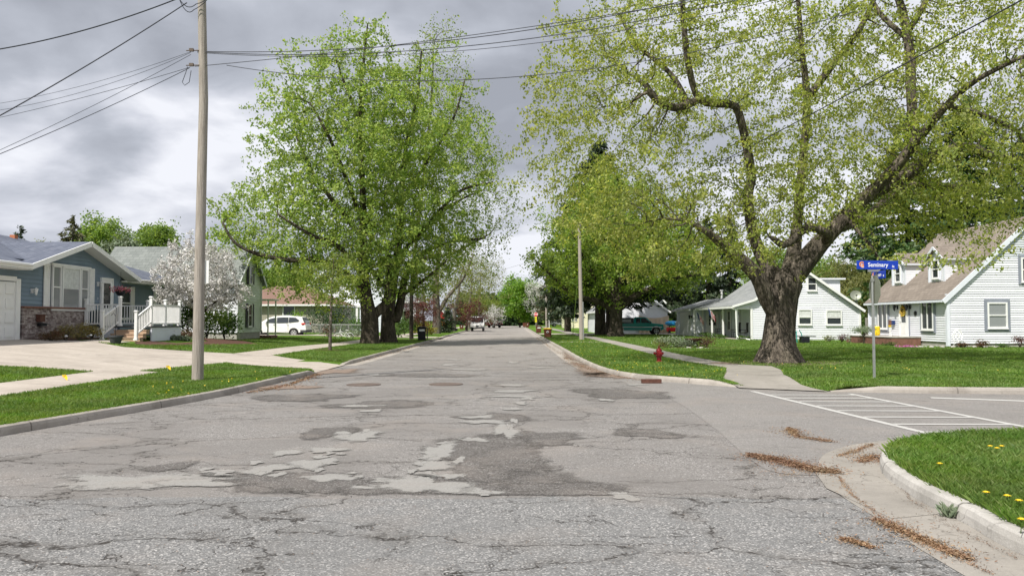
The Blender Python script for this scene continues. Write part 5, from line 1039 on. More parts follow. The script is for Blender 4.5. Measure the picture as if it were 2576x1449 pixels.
window(Hr, (PX(2507, cy0), cy0-.03, 1.85), X, -Y_, 1.05, 1.9*.72, .08, (0, 1), 'glassl', casing='grtrim', cw=.15); window(Hr, (PX(2592, cy0), cy0-.03, 4.25), X, -Y_, .95, 1.3, .08, (0, 1), casing='grtrim', cw=.13)
m = M(); zg = 4.9; xs_ = cx0+(zg-zl)/sl_; m.poly([(xs_+.3, cy0-.035, zg), (2*XR-xs_-.3, cy0-.035, zg), (XR, cy0-.035, zr_-.3)]); m.build('gable_panel', pm('shake_panel', (.42, .46, .5), .8, .2, 3, .8, 25), Hr)
for yd in (cy0+2.55, cy0+6.9):
    fx = cx0+.85; zf = zl+.85*sl_; w2 = .85; top = zf+1.35; rt = top+.62; d = M(); clap('', '', None, (fx, yd-w2, 0), Y_, -X, [(0, zf-.05), (2*w2, zf-.05), (2*w2, top), (w2, rt-.05), (0, top)], .115, .02, d)
    xe = cx0+(top-zl)/sl_; xr2 = cx0+(rt-zl)/sl_
    for s in (-1, 1):
        yv = yd+s*w2; z = zf
        while z < top-.01:
            zz = min(z+.115, top); xx = cx0+(z-zl)/sl_; d.poly([(fx, yv+s*.02, z), (xx+.1, yv+s*.02, z), (xx+.2, yv, zz), (fx, yv, zz)]); d.poly([(fx, yv+s*.02, z), (xx+.1, yv+s*.02, z), (xx+.1, yv, z), (fx, yv, z)]); z += .115
    dm = d.build('dormer', 'wsid2', Hr)
    roof('dormer_roof', 'r_tan', dm, [[(fx-.2, yd+s*(w2+.15), top-.1), (xe+.05, yd+s*(w2+.15), top-.1), (xr2+.1, yd, rt), (fx-.2, yd, rt)] for s in (-1, 1)], .07)
    m = M()
    for s in (-1, 1): board(m, (fx-.22, yd+s*(w2+.15), top-.14), (fx-.22, yd, rt-.05), .14, .04, -X); m.box((fx-.02, yd+s*(w2-.05), (zf+top)/2), (.06, .14, top-zf))
    m.build('dormer_trim', 'grtrim' if False else 'wsid', dm); window(dm, (fx-.03, yd, zf+.72), Y_, -X, .72, 1.05, .07, (0, 1), casing='wsid', cw=.1)
    m = M(); m.box((fx+.6, yd-w2-.17, top-.13), (1.6, .05, .09)); m.build('dormer_gutter', 'wsid', dm)
for yl in (cy0+3.85, cy0+5.3): lantern(Hr, (cx0-.04, yl, 2.35), -X, 'shutblk', 1.1)
m = M(); m.lathe((cx0-.05, cy0+3.25, 1.98), [(.14, 0), (.14, .03), (.05, .05)], 14, (-1, 0, 0)); tag(m.build('plaque', 'shutblk'), 'round dark plaque on the wall between the door and the right window', 'plaque')
# brick stoop
m = M(); m.box((cx0-.9, cy0+5.4, .37), (1.7, 5.4, .5)); m.box((cx0-1.0, cy0+8.0, .24), (1.4, 1.5, .3)); m.build('stoop', 'brickred', Hr)
m = M(); m.box((cx0-.9, cy0+5.4, .635), (1.78, 5.48, .05)); m.build('stoop_top', 'stone', Hr)
# ---------------------------------------------------------------- vehicles (local: x forward, y left, z up)
def wheel(root, x, y, r=.36, w=.24, mat='steel', spokes=5):
    s = 1 if y > 0 else -1; t = M(); t.lathe((x, y-w/2*1, r), [(r*.62, 0), (r*.95, .01), (r, .05), (r, w-.05), (r*.95, w-.01), (r*.62, w)], 22, (0, 1, 0)); W_ = t.build('wheel', 'rubber', root, True)
    yo = y+s*(w/2-.002); m = M(); m.lathe((x, yo-.02, r), [(r*.63, 0), (r*.63, .05), (r*.56, .045), (r*.5, .012), (.02, .012)] if s > 0 else [(.02, .028), (r*.5, .028), (r*.56, -.005), (r*.63, -.01), (r*.63, .04)], 20, (0, 1, 0))
    for k in range(spokes):
        a = 2*math.pi*k/spokes; d = V(math.cos(a), 0, math.sin(a)); m.box(V(x, yo+s*.012, r)+d*r*.32, (r*.55, .03, r*.2), (d, V(0, 1, 0), V(-d.z, 0, d.x)))
    m.lathe((x, yo, r), [(r*.14, -.03), (r*.14, .04)], 10, (0, 1, 0)); m.build('rim', mat, W_); return W_
def carbody(root, prof, hw, mat, name='body', bev=.03):
    """prof: closed side outline (x,z); hw(x,z): half width"""
    m = M(); n = len(prof); L_ = [(x, -hw(x, z), z) for x, z in prof]; R_ = [(x, hw(x, z), z) for x, z in prof]; i = len(m.v); m.v += L_+R_
    m.f += [tuple(range(n)), tuple(range(2*n-1, n-1, -1))]; m.uv += [None, None]
    for k in range(n): j = (k+1) % n; m.f.append((k, n+k, n+j, j)); m.uv.append(None)
    return m.build(name, mat, root, bev=bev)
def arch(cx, r, z0, n=7): return [(cx+r*math.cos(math.pi*(1-k/n)), max(z0, .36+r*math.sin(math.pi*(1-k/n)))) for k in range(n+1)]
def sidewin(root, pts, hw, name='side_window', mat='glassd', both=True, e=.008):
    for s in ((-1, 1) if both else (1,)): m = M(); P = [V(x, s*(hw(x, z)+e), z) for x, z in pts]; m.extr(P, (0, s*.004, 0)); m.build(name, mat, root)
# white crossover
sy = 68.; r_ = thing('parked_suv', 'white crossover with dark lower trim parked beside the tan house', 'suv', (px(702, 848, sy)[0], sy, .16), rz=math.pi)
hw = lambda x, z: .95 if z < 1.05 else .95-(z-1.05)*.36
pf = [(-2.5, .45), (-2.52, .62), (-2.5, .95), (-2.42, 1.1), (-2.2, 1.5), (-2.12, 1.68), (-1.6, 1.76), (-.6, 1.8), (.3, 1.74), (.75, 1.6), (1.35, 1.18), (2.0, 1.06), (2.45, .9), (2.55, .7), (2.52, .45)]+[(1.9, .33)]+arch(1.52, .42, .33)[::-1]+[(-1.05, .33)]+arch(-1.5, .42, .33)[::-1]+[(-2.0, .4)]
carbody(r_, pf, hw, 'carw', bev=.05)
sidewin(r_, [(.95, 1.2), (.62, 1.52), (.25, 1.62), (.02, 1.64), (-.02, 1.18)], hw, mat='glassl' if 0 else 'glassd'); sidewin(r_, [(-.06, 1.18), (-.03, 1.64), (-.6, 1.68), (-1.0, 1.67), (-1.0, 1.22)], hw); sidewin(r_, [(-1.05, 1.23), (-1.05, 1.67), (-1.6, 1.64), (-1.92, 1.42), (-1.8, 1.32)], hw)
m = M(); m.extr([V(-2.16, -.62, 1.62), V(-2.16, .62, 1.62), V(-2.42, .75, 1.16), V(-2.42, -.75, 1.16)], (-.03, 0, .02)); m.build('rear_window', 'glassd', r_)
m = M(); m.extr([V(.42, -.62, 1.69), V(.42, .62, 1.69), V(1.28, .78, 1.22), V(1.28, -.78, 1.22)], (.02, 0, .03)); m.build('windscreen', 'glassd', r_)
for s in (-1, 1): m = M(); m.box((-2.3, s*.88, 1.12), (.34, .12, .13)); m.build('tail_light', 'redl', r_, bev=.02)
m = M(); m.box((-2.3, 0, .5), (.5, 1.94, .22)); m.box((0, 0, .38), (2.2, 1.9, .12)); m.build('lower_trim', 'greyp', r_, bev=.03)
for s in (-1, 1):
    for hx in (.15, -.95): m = M(); m.box((hx, s*.965, 1.08), (.2, .03, .045)); m.build('door_handle', 'steel', r_)
    m = M(); m.box((.0, s*.953, .8), (.012, .008, .75)); m.box((-1.02, s*.953, .85), (.012, .008, .6)); m.build('door_gap', 'greyp', r_); m = M(); m.box((.85, s*1.02, 1.2), (.12, .2, .14)); m.build('mirror', 'carw', r_, bev=.03)
for x in (1.52, -1.5):
    for s in (-1, 1): wheel(r_, x, s*.83, .37, mat='steel', spokes=6)
# teal pickup
ty = 80.; r_ = thing('pickup_truck', 'teal green extended cab pickup with grey bed cap and white side stripe', 'pickup', (px(1597, 842, ty)[0], ty, .15), rz=0.)
hw = lambda x, z: .97 if z < 1.12 else .97-(z-1.12)*.32
pf = [(-2.85, .6), (-2.87, 1.12), (-.25, 1.12), (-.22, 1.66), (-.05, 1.74), (.9, 1.74), (1.05, 1.68), (1.62, 1.14), (2.5, 1.06), (2.72, 1.0), (2.75, .6)]+[(2.55, .42)]+arch(1.98, .46, .4)[::-1]+[(-1.2, .4)]+arch(-1.7, .46, .4)[::-1]+[(-2.4, .42)]
carbody(r_, pf, hw, 'carg', bev=.035)
m = M(); m.extr([V(-2.8, -.92, 1.13), V(-.3, -.92, 1.13), V(-.3, -.8, 1.68), V(-2.7, -.8, 1.66)], (0, 1.84, 0)); cap = m.build('bed_cap', 'greyp', r_, bev=.03)
m = M(); 
for s in (-1, 1): m.box((-1.9, s*.885, 1.38), (.62, .03, .28)); m.box((-.95, s*.885, 1.38), (.9, .03, .28))
m.build('cap_window', 'glassl', cap)
sidewin(r_, [(-.0, 1.16), (.0, 1.62), (.42, 1.65), (.42, 1.16)], hw); sidewin(r_, [(.5, 1.16), (.5, 1.65), (.95, 1.64), (1.42, 1.16)], hw)
m = M(); m.extr([V(1.02, -.72, 1.68), V(1.02, .72, 1.68), V(1.6, .85, 1.17), V(1.6, -.85, 1.17)], (.02, 0, .02)); m.build('windscreen', 'glassd', r_)
m = M(); m.box((0, 0, .75), (5.1, 1.95, .06)); m.build('side_stripe', 'white', r_); m = M(); m.box((.1, 0, .56), (2.9, 1.93, .3)); m.build('lower_panel', 'cars', r_)
m = M(); m.box((2.82, 0, .58), (.16, 1.9, .2)); m.build('front_bumper', 'steel', r_, bev=.03); m = M(); m.box((-2.92, 0, .62), (.14, 1.85, .16)); m.build('rear_bumper', 'steel', r_, bev=.02)
for s in (-1, 1): m = M(); m.box((-2.84, s*.9, 1.0), (.1, .14, .4)); m.build('tail_light', 'redl', r_); m = M(); m.box((2.72, s*.85, .86), (.1, .2, .2)); m.build('headlight', 'amber', r_); m = M(); m.box((1.38, s*1.05, 1.2), (.1, .16, .18)); m.build('mirror', 'black', r_)
m = M(); m.box((2.76, 0, .86), (.05, 1.4, .24)); m.build('grille', 'black', r_)
for s in (-1, 1): m = M(); m.path([(1.98+.47*math.cos(a), s*.965, .36+.47*math.sin(a)) for a in np.linspace(.15, 3., 9)], .025, 5); m.path([(-1.7+.47*math.cos(a), s*.965, .36+.47*math.sin(a)) for a in np.linspace(.15, 3., 9)], .025, 5); m.build('arch_trim', 'steel', r_)
for x in (1.98, -1.7):
    for s in (-1, 1): wheel(r_, x, s*.85, .37, mat='steel', spokes=4)
# mail truck (faces the camera: forward = -Y)
my = 116.; r_ = thing('mail_truck', 'boxy white delivery truck with sloped snout driving toward the camera', 'delivery truck', (px(1202, 832, my)[0], my, 0), rz=-math.pi/2)
hw = lambda x, z: .96
pf = [(-2.2, .42), (-2.2, 2.02), (-2.0, 2.12), (1.0, 2.12), (1.15, 2.02), (1.55, 1.22), (2.2, .98), (2.3, .9), (2.3, .45), (1.75, .42)]+arch(1.4, .38, .42)[::-1]+arch(-1.3, .38, .42)[::-1]
carbody(r_, pf, hw, 'carw', bev=.04)
m = M(); m.extr([V(1.17, -.84, 1.95), V(1.17, .84, 1.95), V(1.53, .84, 1.28), V(1.53, -.84, 1.28)], (.03, 0, .02)); m.build('windscreen', 'glassd', r_)
m = M(); m.box((2.33, 0, .5), (.12, 1.92, .17)); m.build('front_bumper', 'black', r_); m = M(); m.box((2.31, 0, .76), (.03, .45, .22)); m.build('grille', 'greyp', r_)
for s in (-1, 1): m = M(); m.box((2.31, s*.6, .78), (.04, .24, .16)); m.build('headlight', 'steel', r_); m = M(); m.path([(1.3, s*.95, 1.3), (1.6, s*1.2, 1.35)], .02, 5); m.box((1.6, s*1.22, 1.5), (.08, .18, .34)); m.build('mirror', 'white', r_); sidewin(r_, [(.3, 1.25), (.3, 1.9), (.95, 1.9), (1.25, 1.25)], hw, both=False) if s == 1 else None
m = M(); m.box((-.3, 0, 2.17), (1.6, 1.2, .1)); m.build('roof_vent', 'black', r_)
for x in (1.4, -1.3):
    for s in (-1, 1): wheel(r_, x, s*.8, .33, .22, spokes=4)
# far red pickup, 3/4 view
ry = 168.; r_ = thing('pickup_truck', 'red pickup parked behind the white mail truck', 'pickup', (px(1236, 822, ry)[0], ry, 0), rz=-.8)
hw = lambda x, z: .98 if z < 1.2 else .98-(z-1.2)*.3
pf = [(-2.6, .6), (-2.6, 1.25), (-.9, 1.25), (-.75, 1.9), (.5, 1.92), (1.15, 1.28), (2.3, 1.2), (2.45, 1.1), (2.45, .6)]+arch(1.6, .48, .5)[::-1]+arch(-1.6, .48, .5)[::-1]; carbody(r_, pf, hw, 'carr', bev=.03)
sidewin(r_, [(-.55, 1.3), (-.5, 1.78), (.4, 1.8), (.9, 1.3)], hw); m = M(); m.extr([V(.55, -.72, 1.84), V(.55, .72, 1.84), V(1.12, .85, 1.32), V(1.12, -.85, 1.32)], (.02, 0, .02)); m.build('windscreen', 'glassd', r_)
m = M(); m.box((2.5, 0, .95), (.06, 1.5, .3)); m.build('grille', 'black', r_); m = M(); m.box((2.52, 0, .6), (.16, 1.9, .2)); m.build('front_bumper', 'black', r_)
for s in (-1, 1): m = M(); m.box((2.48, s*.82, .98), (.06, .24, .2)); m.build('headlight', 'white', r_)
for x in (1.6, -1.6):
    for s in (-1, 1): wheel(r_, x, s*.85, .4, mat='cars')
# silver suv far right
vy = 176.; r_ = thing('parked_suv', 'silver suv parked far down the right side behind the spruces', 'suv', (px(1409, 821, vy)[0], vy, .15), rz=.1)
hw = lambda x, z: .9 if z < 1.1 else .9-(z-1.1)*.25
pf = [(-2.2, .5), (-2.22, 1.1), (-2.05, 1.65), (-1.9, 1.74), (.2, 1.74), (.9, 1.15), (2.0, 1.02), (2.15, .5)]+arch(1.4, .4, .4)[::-1]+arch(-1.4, .4, .4)[::-1]; carbody(r_, pf, hw, 'cars', bev=.03)
for a, b in ((-1.95, -1.35), (-1.25, -.5), (-.4, .2)): sidewin(r_, [(a, 1.15), (a, 1.6), (b, 1.6), (b+(.4 if b > 0 else 0), 1.15)], hw)
m = M(); m.box((-.9, 0, 1.82), (1.6, 1.2, .05)); m.build('roof_rack', 'black', r_)
for x in (1.4, -1.4):
    for s in (-1, 1): wheel(r_, x, s*.8, .36, mat='cars')
# ---------------------------------------------------------------- wheelie bins
def bin_(label, u, v, Y, h, w, mat, lid, rz=0., marks=None, group='wheeled bins along the street'):
    p = px(u, v, Y); r_ = thing('wheelie_bin', label, 'bin', (p[0], Y, .15), group, rz=rz); m = M(); a, b = w*.42, w*.5; hh = h*.88
    m.v += [(-a, -a, .05), (a, -a, .05), (a, a, .05), (-a, a, .05), (-b, -b, hh), (b, -b, hh), (b, b, hh), (-b, b, hh)]; m.f += [(3, 2, 1, 0), (4, 5, 6, 7), (0, 1, 5, 4), (1, 2, 6, 5), (2, 3, 7, 6), (3, 0, 4, 7)]; m.uv += [None]*6
    m.box((0, 0, hh-.03), (w*1.08, w*1.08, .06)); m.build('bin_body', mat, r_, bev=.02)
    m = M(); m.box((0, -.01, hh+.035), (w*1.1, w*1.12, .05)); m.box((0, -.01, hh+.075), (w*.9, w*.9, .04)); m.box((0, w*.6, hh+.02), (w*.8, .05, .05)); m.build('lid', lid, r_, bev=.015)
    for s in (-1, 1): m = M(); m.lathe((s*w*.42-.03, w*.42, .11), [(.11, 0), (.11, .06)], 12, (1, 0, 0)); m.build('wheel', 'rubber', r_)
    if marks == 'label': m = M(); m.box((.02, -w*.495, hh*.82), (w*.62, .012, h*.14)); m.build('label_plate', 'textw', r_)
    if marks == 'tri':
        m = M(); c = V(0, -w*.485, hh*.7)
        for k in range(3):
            p0 = c+V(math.sin(k*2.094), 0, math.cos(k*2.094))*w*.18; p1 = c+V(math.sin((k+1)*2.094), 0, math.cos((k+1)*2.094))*w*.18; m.box((p0+p1)/2, (w*.24, .02, .035), ((p1-p0).normalized(), V(0, 1, 0), V(0, 1, 0).cross((p1-p0).normalized())))
        m.build('recycling_mark', 'textw', r_)
    return r_
b_ = bin_('tall black bin with pale number label on the left verge', 1061, 857, 56, 1.02, .60, 'black', 'black', .08, 'label')
bin_('brown bin with bright yellow lid nearest on the right verge', 1378, 849, 65, .80, .62, 'brownp', 'yellow', -.1, 'tri'); bin_('all brown bin just beyond the yellow lidded one', 1355, 838, 88, .82, .58, 'brownp', 'brownp', .05, 'label')
bin_('brown bin on the left verge beside the mail truck', 1161, 829, 122, .78, .6, 'brownp', 'black', 0, 'tri'); bin_('far brown bin beyond the stop sign, the right of two', 1327, 824, 152, 1.0, .62, 'brownp', 'brownp', 0, 'tri'); bin_('farthest brown bin on the right verge, the left of two', 1319, 821, 166, .9, .62, 'brownp', 'brownp', 0)
m = M(); p = px(1084, 857, 56); m.box((p[0], 56.3, .62), (.12, .5, .85)); tag(m.build('bin_lid', 'black'), 'black lid hanging open behind the tall black bin', 'lid')
bpy.data.objects.remove(bpy.data.objects['bin_lid'])
m = M(); m.box((.37, .42, .5), (.07, .5, .82)); m.build('hanging_lid', 'black', b_)
# ---------------------------------------------------------------- hydrant
h0 = G(1658, 909, .16); r_ = thing('fire_hydrant', 'dark red fire hydrant in the dandelion dotted grass', 'fire hydrant', (h0.x, h0.y, .16)); hx, hy = h0.x, h0.y
m = M(); m.lathe((hx, hy, .1), [(.17, 0), (.17, .07), (.105, .09), (.105, .27), (.15, .28), (.15, .33), (.105, .35), (.115, .46), (.115, .52)], 20); r_.scale = (.78,)*3; m.build('barrel', 'red', r_, True, .004)
m = M(); m.lathe((hx, hy, .1), [(.135, .51), (.14, .54), (.12, .59), (.075, .64), (.035, .66), (.04, .7), (.03, .74)], 18); m.lathe((hx, hy, .1), [(.02, .73), (.02, .79)], 5); m.build('bonnet', 'red', r_, True)
for d in ((-1, 0, 0), (1, 0, 0), (0, -1, 0)):
    m = M(); l = .13 if d[1] == 0 else .15; R0 = .05 if d[1] == 0 else .075; l = l+(.04 if d[0] < 0 else 0)
    m.lathe((hx, hy, .52), [(R0, .08), (R0, l), (R0*1.3, l), (R0*1.3, l+.06), (R0*.4, l+.065), (R0*.35, l+.1)], 12, d); m.build('nozzle_cap', 'red', r_, True)
m = M(); m.path([(hx-.15, hy-.05, .46), (hx-.18, hy-.08, .36), (hx-.12, hy-.1, .32)], .008, 5); m.build('chain', 'iron', r_)
for k in range(8): a = k*.785; m = M(); m.lathe((hx+.13*math.cos(a), hy+.13*math.sin(a), .37), [(.015, 0), (.015, .09)], 6); m.build('bolt', 'red', r_)
# ---------------------------------------------------------------- street name sign and stop sign
s0 = G(2199, 949, .17); sx, sy_ = s0.x, s0.y; r_ = thing('street_sign', 'galvanised corner post with two blue street name blades and a stop sign back', 'street sign', (sx, sy_, .17))
def AZ(v, Y=None): return px(2200, v, sy_)[2]
m = M(); m.box((sx, sy_, (AZ(655)+.1)/2+.0), (.055, .055, AZ(690)-.1)); 
m = M(); m.lathe((sx, sy_, .05), [(.031, 0), (.031, AZ(694)-.05)], 8); P_ = m.build('post', 'galv', r_, True)
m = M(); m.box((sx, sy_-.034, 1.0), (.045, .012, 1.9)); m.build('post_sleeve', 'galv', P_)
zt0, zt1 = AZ(678), AZ(656); zc = (zt0+zt1)/2; ang = R(6); ux = V(math.cos(ang), math.sin(ang), 0); nn = V(ux.y, -ux.x, 0); cx_ = px(2206, 667, sy_)[0]
def blade(cx, cy, zc, ux, w, h, txt, tw, st):
    nn = V(ux.y, -ux.x, 0); m = M(); m.box((cx, cy, zc), (w, .012, h), (ux, nn, Z_)); b = m.build('name_blade', 'signblue', r_, bev=.004); c = V(cx, cy, zc)
    text(txt, h*.66, 'textw', 'street_name', b, c+ux*w*.01+V(0, 0, -.0), ux, Z_, .0075, .002, sx=tw); text(st, h*.34, 'textw', 'street_type', b, c+ux*w*.375-V(0, 0, h*.16), ux, Z_, .0075, .002)
    text('G', h*.78, 'orange', 'emblem', b, c-ux*w*.385+V(0, 0, h*.04), ux, Z_, .0075, .006); text('L', h*.62, 'textw', 'emblem', b, c-ux*w*.365-V(0, 0, h*.1), ux, Z_, .0085, .006); text('L', h*.62, 'orange', 'emblem', b, c-ux*w*.365-V(0, 0, h*.1), ux, Z_, .0095, .0)
    return b
blade(cx_, sy_-.03, zc, ux, 1.1, zt1-zt0, 'Seminary', 1.0, 'St')
u2 = V(-.04, -1, 0).normalized(); z2 = AZ(692); blade(px(2209, 690, sy_)[0], sy_-.02, z2, u2, .82, .2, 'Green', 1.0, 'St')
m = M(); m.box((sx+.02, sy_-.03, zt0-.035), (.3, .05, .05), (ux, nn, Z_)); m.box((sx, sy_, z2-.13), (.07, .07, .07)); m.build('bracket', 'galv', r_)
zo = (AZ(693)+AZ(764))/2; Ro = (AZ(693)-AZ(764))/2/math.cos(math.pi/8); m = M(); ph = math.pi/8; so = V(.06, 1, 0).normalized()
m.extr([V(sx+.05, sy_, zo)+so*Ro*math.cos(ph+k*math.pi/4)+Z_*Ro*math.sin(ph+k*math.pi/4) for k in range(8)], (.008, 0, 0)); m.build('stop_plate', 'alu', r_)
# far stop sign
fy = 146.; fx = px(1348, 822, fy)[0]; r_ = thing('stop_sign', 'red octagonal stop sign with yellow plate below on the far right verge', 'stop sign', (fx, fy, .15)); zc = px(1348, 791, fy)[2]
m = M(); m.lathe((fx, fy, .1), [(.04, 0), (.04, zc-.1)], 8); m.build('post', 'galv', r_); m = M(); m.extr([V(fx+.42*math.cos(ph+k*math.pi/4), fy-.05, zc+.42*math.sin(ph+k*math.pi/4)) for k in range(8)], (0, -.01, 0)); o = m.build('octagon', 'textw', r_)
m = M(); m.extr([V(fx+.38*math.cos(ph+k*math.pi/4), fy-.064, zc+.38*math.sin(ph+k*math.pi/4)) for k in range(8)], (0, -.01, 0)); m.build('red_field', 'stopred', o); text('STOP', .3, 'textw', 'lettering', o, (fx, fy-.08, zc), X, Z_, .002, .012)
m = M(); m.box((fx, fy-.06, zc-.92), (.34, .01, 1.0)); q = m.build('yellow_plate', 'yg', r_); m = M()
for z in (-.72, -1.08): m.box((fx, fy-.07, zc+z-.04), (.1, .01, .18)); m.ball((fx, fy-.07, zc+z+.1), (.06, .01, .06), 8, 5)
m.build('symbol', 'black', q)
# ---------------------------------------------------------------- utility poles and wires
p0 = G(497, 951, .2); PXx, PYy = p0.x, p0.y; r_ = thing('utility_pole', 'tall weathered grey wooden utility pole on the near left grass strip', 'utility pole', (PXx, PYy, .15)); PT = px(503, -60, PYy)
m = M(); m.path([(PXx, PYy, 0), (PXx+.01, PYy, 3), (PXx+.04, PYy, 7), (PT[0], PYy, 11.2)], [.138, .122, .105, .092], 20); m.build('pole_shaft', 'pole', r_, True)
m = M(); q = px(523, 684, PYy); m.box((q[0]-.045, PYy+.02, q[2]), (.125, .03, .56)); m.build('sign_plate', 'white', r_)
for v in (131, 168): hwm = M(); q = px(489, v, PYy); hwm.box((q[0]-.02, PYy-.13, q[2]), (.1, .06, .07)); hwm.rod((q[0]-.18, PYy-.05, q[2]+.01), (q[0]+.24, PYy-.08, q[2]+.01), .014); hwm.build('bracket', 'iron', r_)
m = M()
a = V(*px(486, 172, PYy)); m.path([a+V(-.1, -.1, 0), a+V(-.14, -.1, -.15), a+V(-.22, -.1, -.38), a+V(-.16, -.1, -.46), a+V(-.05, -.1, -.38), a+V(.0, -.12, -.1)], .008, 5)
for (u1, v1, u2_, v2, sg) in ((452, -6, 500, 18, .35), (455, -4, 495, 32, .4), (500, 18, 540, -8, .1), (495, 32, 545, -14, .12)):
    A1, B1 = V(*px(u1, v1, PYy)), V(*px(u2_, v2, PYy)); m.build('drip_loop', 'wire', r_); m = M(); m.path([A1.lerp(B1, t)+V(0, -.17, -sg*4*t*(1-t)*.5) for t in np.linspace(0, 1, 9)], .010, 5)
m.build('drip_loop', 'wire', r_)
ph2 = 57.; q0 = px(1463, 856, ph2); r_ = thing('utility_pole', 'pale wooden utility pole on the right verge in front of the low maple', 'utility pole', (q0[0], ph2, .15)); qt = px(1457, 560, ph2)
m = M(); m.path([(q0[0], ph2, 0), ((q0[0]+qt[0])/2, ph2, 4.4), (qt[0], ph2, qt[2])], [.155, .13, .11], 14); m.build('pole_shaft', 'pole', r_, True); m = M(); m.rod((q0[0]+.14, ph2-.1, .1), (q0[0]+.09, ph2-.1, 2.9), .045); m.build('conduit', 'galv', r_)
ph3 = 104.; q1 = px(1375, 834, ph3); r_ = thing('utility_pole', 'far slim utility pole by the brownish spruce', 'utility pole', (q1[0], ph3, .15)); m = M(); m.path([(q1[0], ph3, 0), (q1[0]-.1, ph3, 8.6)], [.14, .1], 10); m.build('pole_shaft', 'pole', r_, True); m = M(); m.rod((q1[0]+.35, ph3-.3, .1), (q1[0]+.3, ph3-.3, 2.6), .05); m.build('marker_tube', 'white', r_)
m = M(); q = px(1440, 850, 62); m.path([(q[0], 62, .1), (px(1452, 690, 62)[0]+.02, 61.5, px(1452, 690, 62)[2])], .022, 6); tag(m.build('guy_wire', 'l_bg'), 'thin guy wire with green guard left of the right utility pole', 'guy wire')
def wire(label, a, b, sag, r, group, n=34, tw=0):
    a, b = Vector(a), Vector(b); m = M(); m.path([a.lerp(b, t)-V(0, 0, sag*4*t*(1-t)) for t in np.linspace(0, 1, n)], r*.72, 5); o = m.build('power_line', 'wire'); tag(o, label, 'cable', group); return o
top = px(500, -30, PYy); a1 = px(487, 131, PYy); a2 = px(485, 170, PYy); gl = 'cables leaving the near pole to the left'; gr = 'cables crossing the street from the near pole'
def L_(v, Y, u=-260, vv=None): return px(u, v, Y)
wire('thick twisted cable, topmost at the left edge', px(470, -12, PYy), L_(150, 20), .35, .022, gl); wire('thick twisted cable dropping steeply from the pole top to the left edge', px(470, 8, PYy), L_(430, 15.5), .12, .02, gl)
wire('upper of the two nearly parallel thin cables from the upper bracket', px(480, 131, PYy), L_(285, 24), .35, .007, gl); wire('lower of the two nearly parallel thin cables from the upper bracket', px(480, 133, PYy), L_(297, 20), .42, .007, gl)
wire('thin cable from the lower bracket that crosses another before the left edge', px(478, 170, PYy), L_(345, 24), .15, .009, gl); wire('thin cable from the upper bracket slanting low to the left edge', px(480, 138, PYy), L_(490, 17), .12, .008, gl); wire('lowest cable at the left edge, from the lower bracket', px(476, 172, PYy), L_(490, 15), .1, .011, gl)
wire('upper street crossing cable from the upper bracket', px(497, 130, PYy), px(2150, -108, 17), .62, .014, gr); wire('second street crossing cable, just below the first', px(497, 131, PYy), px(2150, -78, 17), .68, .014, gr); wire('third street crossing cable, thin and lowest of its bundle', px(497, 133, PYy), px(2150, -50, 17), .66, .010, gr)
wire('cable rising straight from the lower bracket over the street', px(490, 168, PYy), px(2150, -70, 17), .20, .012, gr); wire('deep hanging cable from the lower bracket across the maple crown', px(570, 165, PYy-.2), px(2150, 30, 16), .82, .012, gr)
wire('heavy cable slanting from top right down to the right utility pole', px(2900, -180, 11.5), (qt[0], ph2, 8.05), .25, .022, 'cables to the right utility pole'); wire('cable slanting from upper middle right down to the right utility pole', px(2420, -240, 15), (qt[0], ph2, 7.6), .2, .014, 'cables to the right utility pole')
for i, (v1, v2) in enumerate(((690, 610), (716, 668), (752, 752))):
    wire(['highest thin cable across the far street', 'middle thin cable across the far street', 'level thin cable across the far street'][i], px(1150, v1+18, 112), px(1490, v2-6, 108), .35, .018, 'thin cables over the far end of the street')
# ---------------------------------------------------------------- small things
for i, (u, v) in enumerate(((915, 968), (1122, 967))):
    c = G(u, v); r_ = M(); r_.lathe((c.x, c.y, .0), [(.42, 0), (.42, .016), (.36, .018), (.34, .013), (.2, .013), (.18, .018), (.02, .018)], 26); tag(r_.build('manhole_cover', 'iron'), ['rusty manhole cover nearer the left kerb', 'rusty manhole cover in the middle of the street'][i], 'manhole cover', 'manhole covers')
for i, (u, v, a) in enumerate(((160, 960, .4), (421, 934, -.3))):
    z = .2; c = G(u, v, z); r_ = thing('marker_flag', ['yellow utility flag nearer the left edge in the strip', 'yellow utility flag near the wooden pole'][i], 'flag', (c.x, c.y, z), 'yellow utility flags in the lawn'); m = M(); m.path([(c.x, c.y, z-.1), (c.x+.01, c.y, z+.17)], .003, 4); m.build('wire_stem', 'steel', r_)
    m = M(); m.poly([(c.x+.01+j*0, c.y, z+.17) for j in (0,)]+[(c.x+.05*math.cos(a), c.y+.02, z+.15), (c.x+.10*math.cos(a), c.y-.01, z+.11), (c.x+.10*math.cos(a), c.y-.01, z+.03), (c.x+.04*math.cos(a), c.y+.03, z+.04), (c.x+.01, c.y, z+.09)]); m.extr([(c.x-.04, c.y, z+.16), (c.x+.04, c.y, z+.15), (c.x+.045, c.y+.01, z+.09), (c.x-.03, c.y+.01, z+.10)], (0, .002, 0)); m.build('flag', 'yellow', r_)
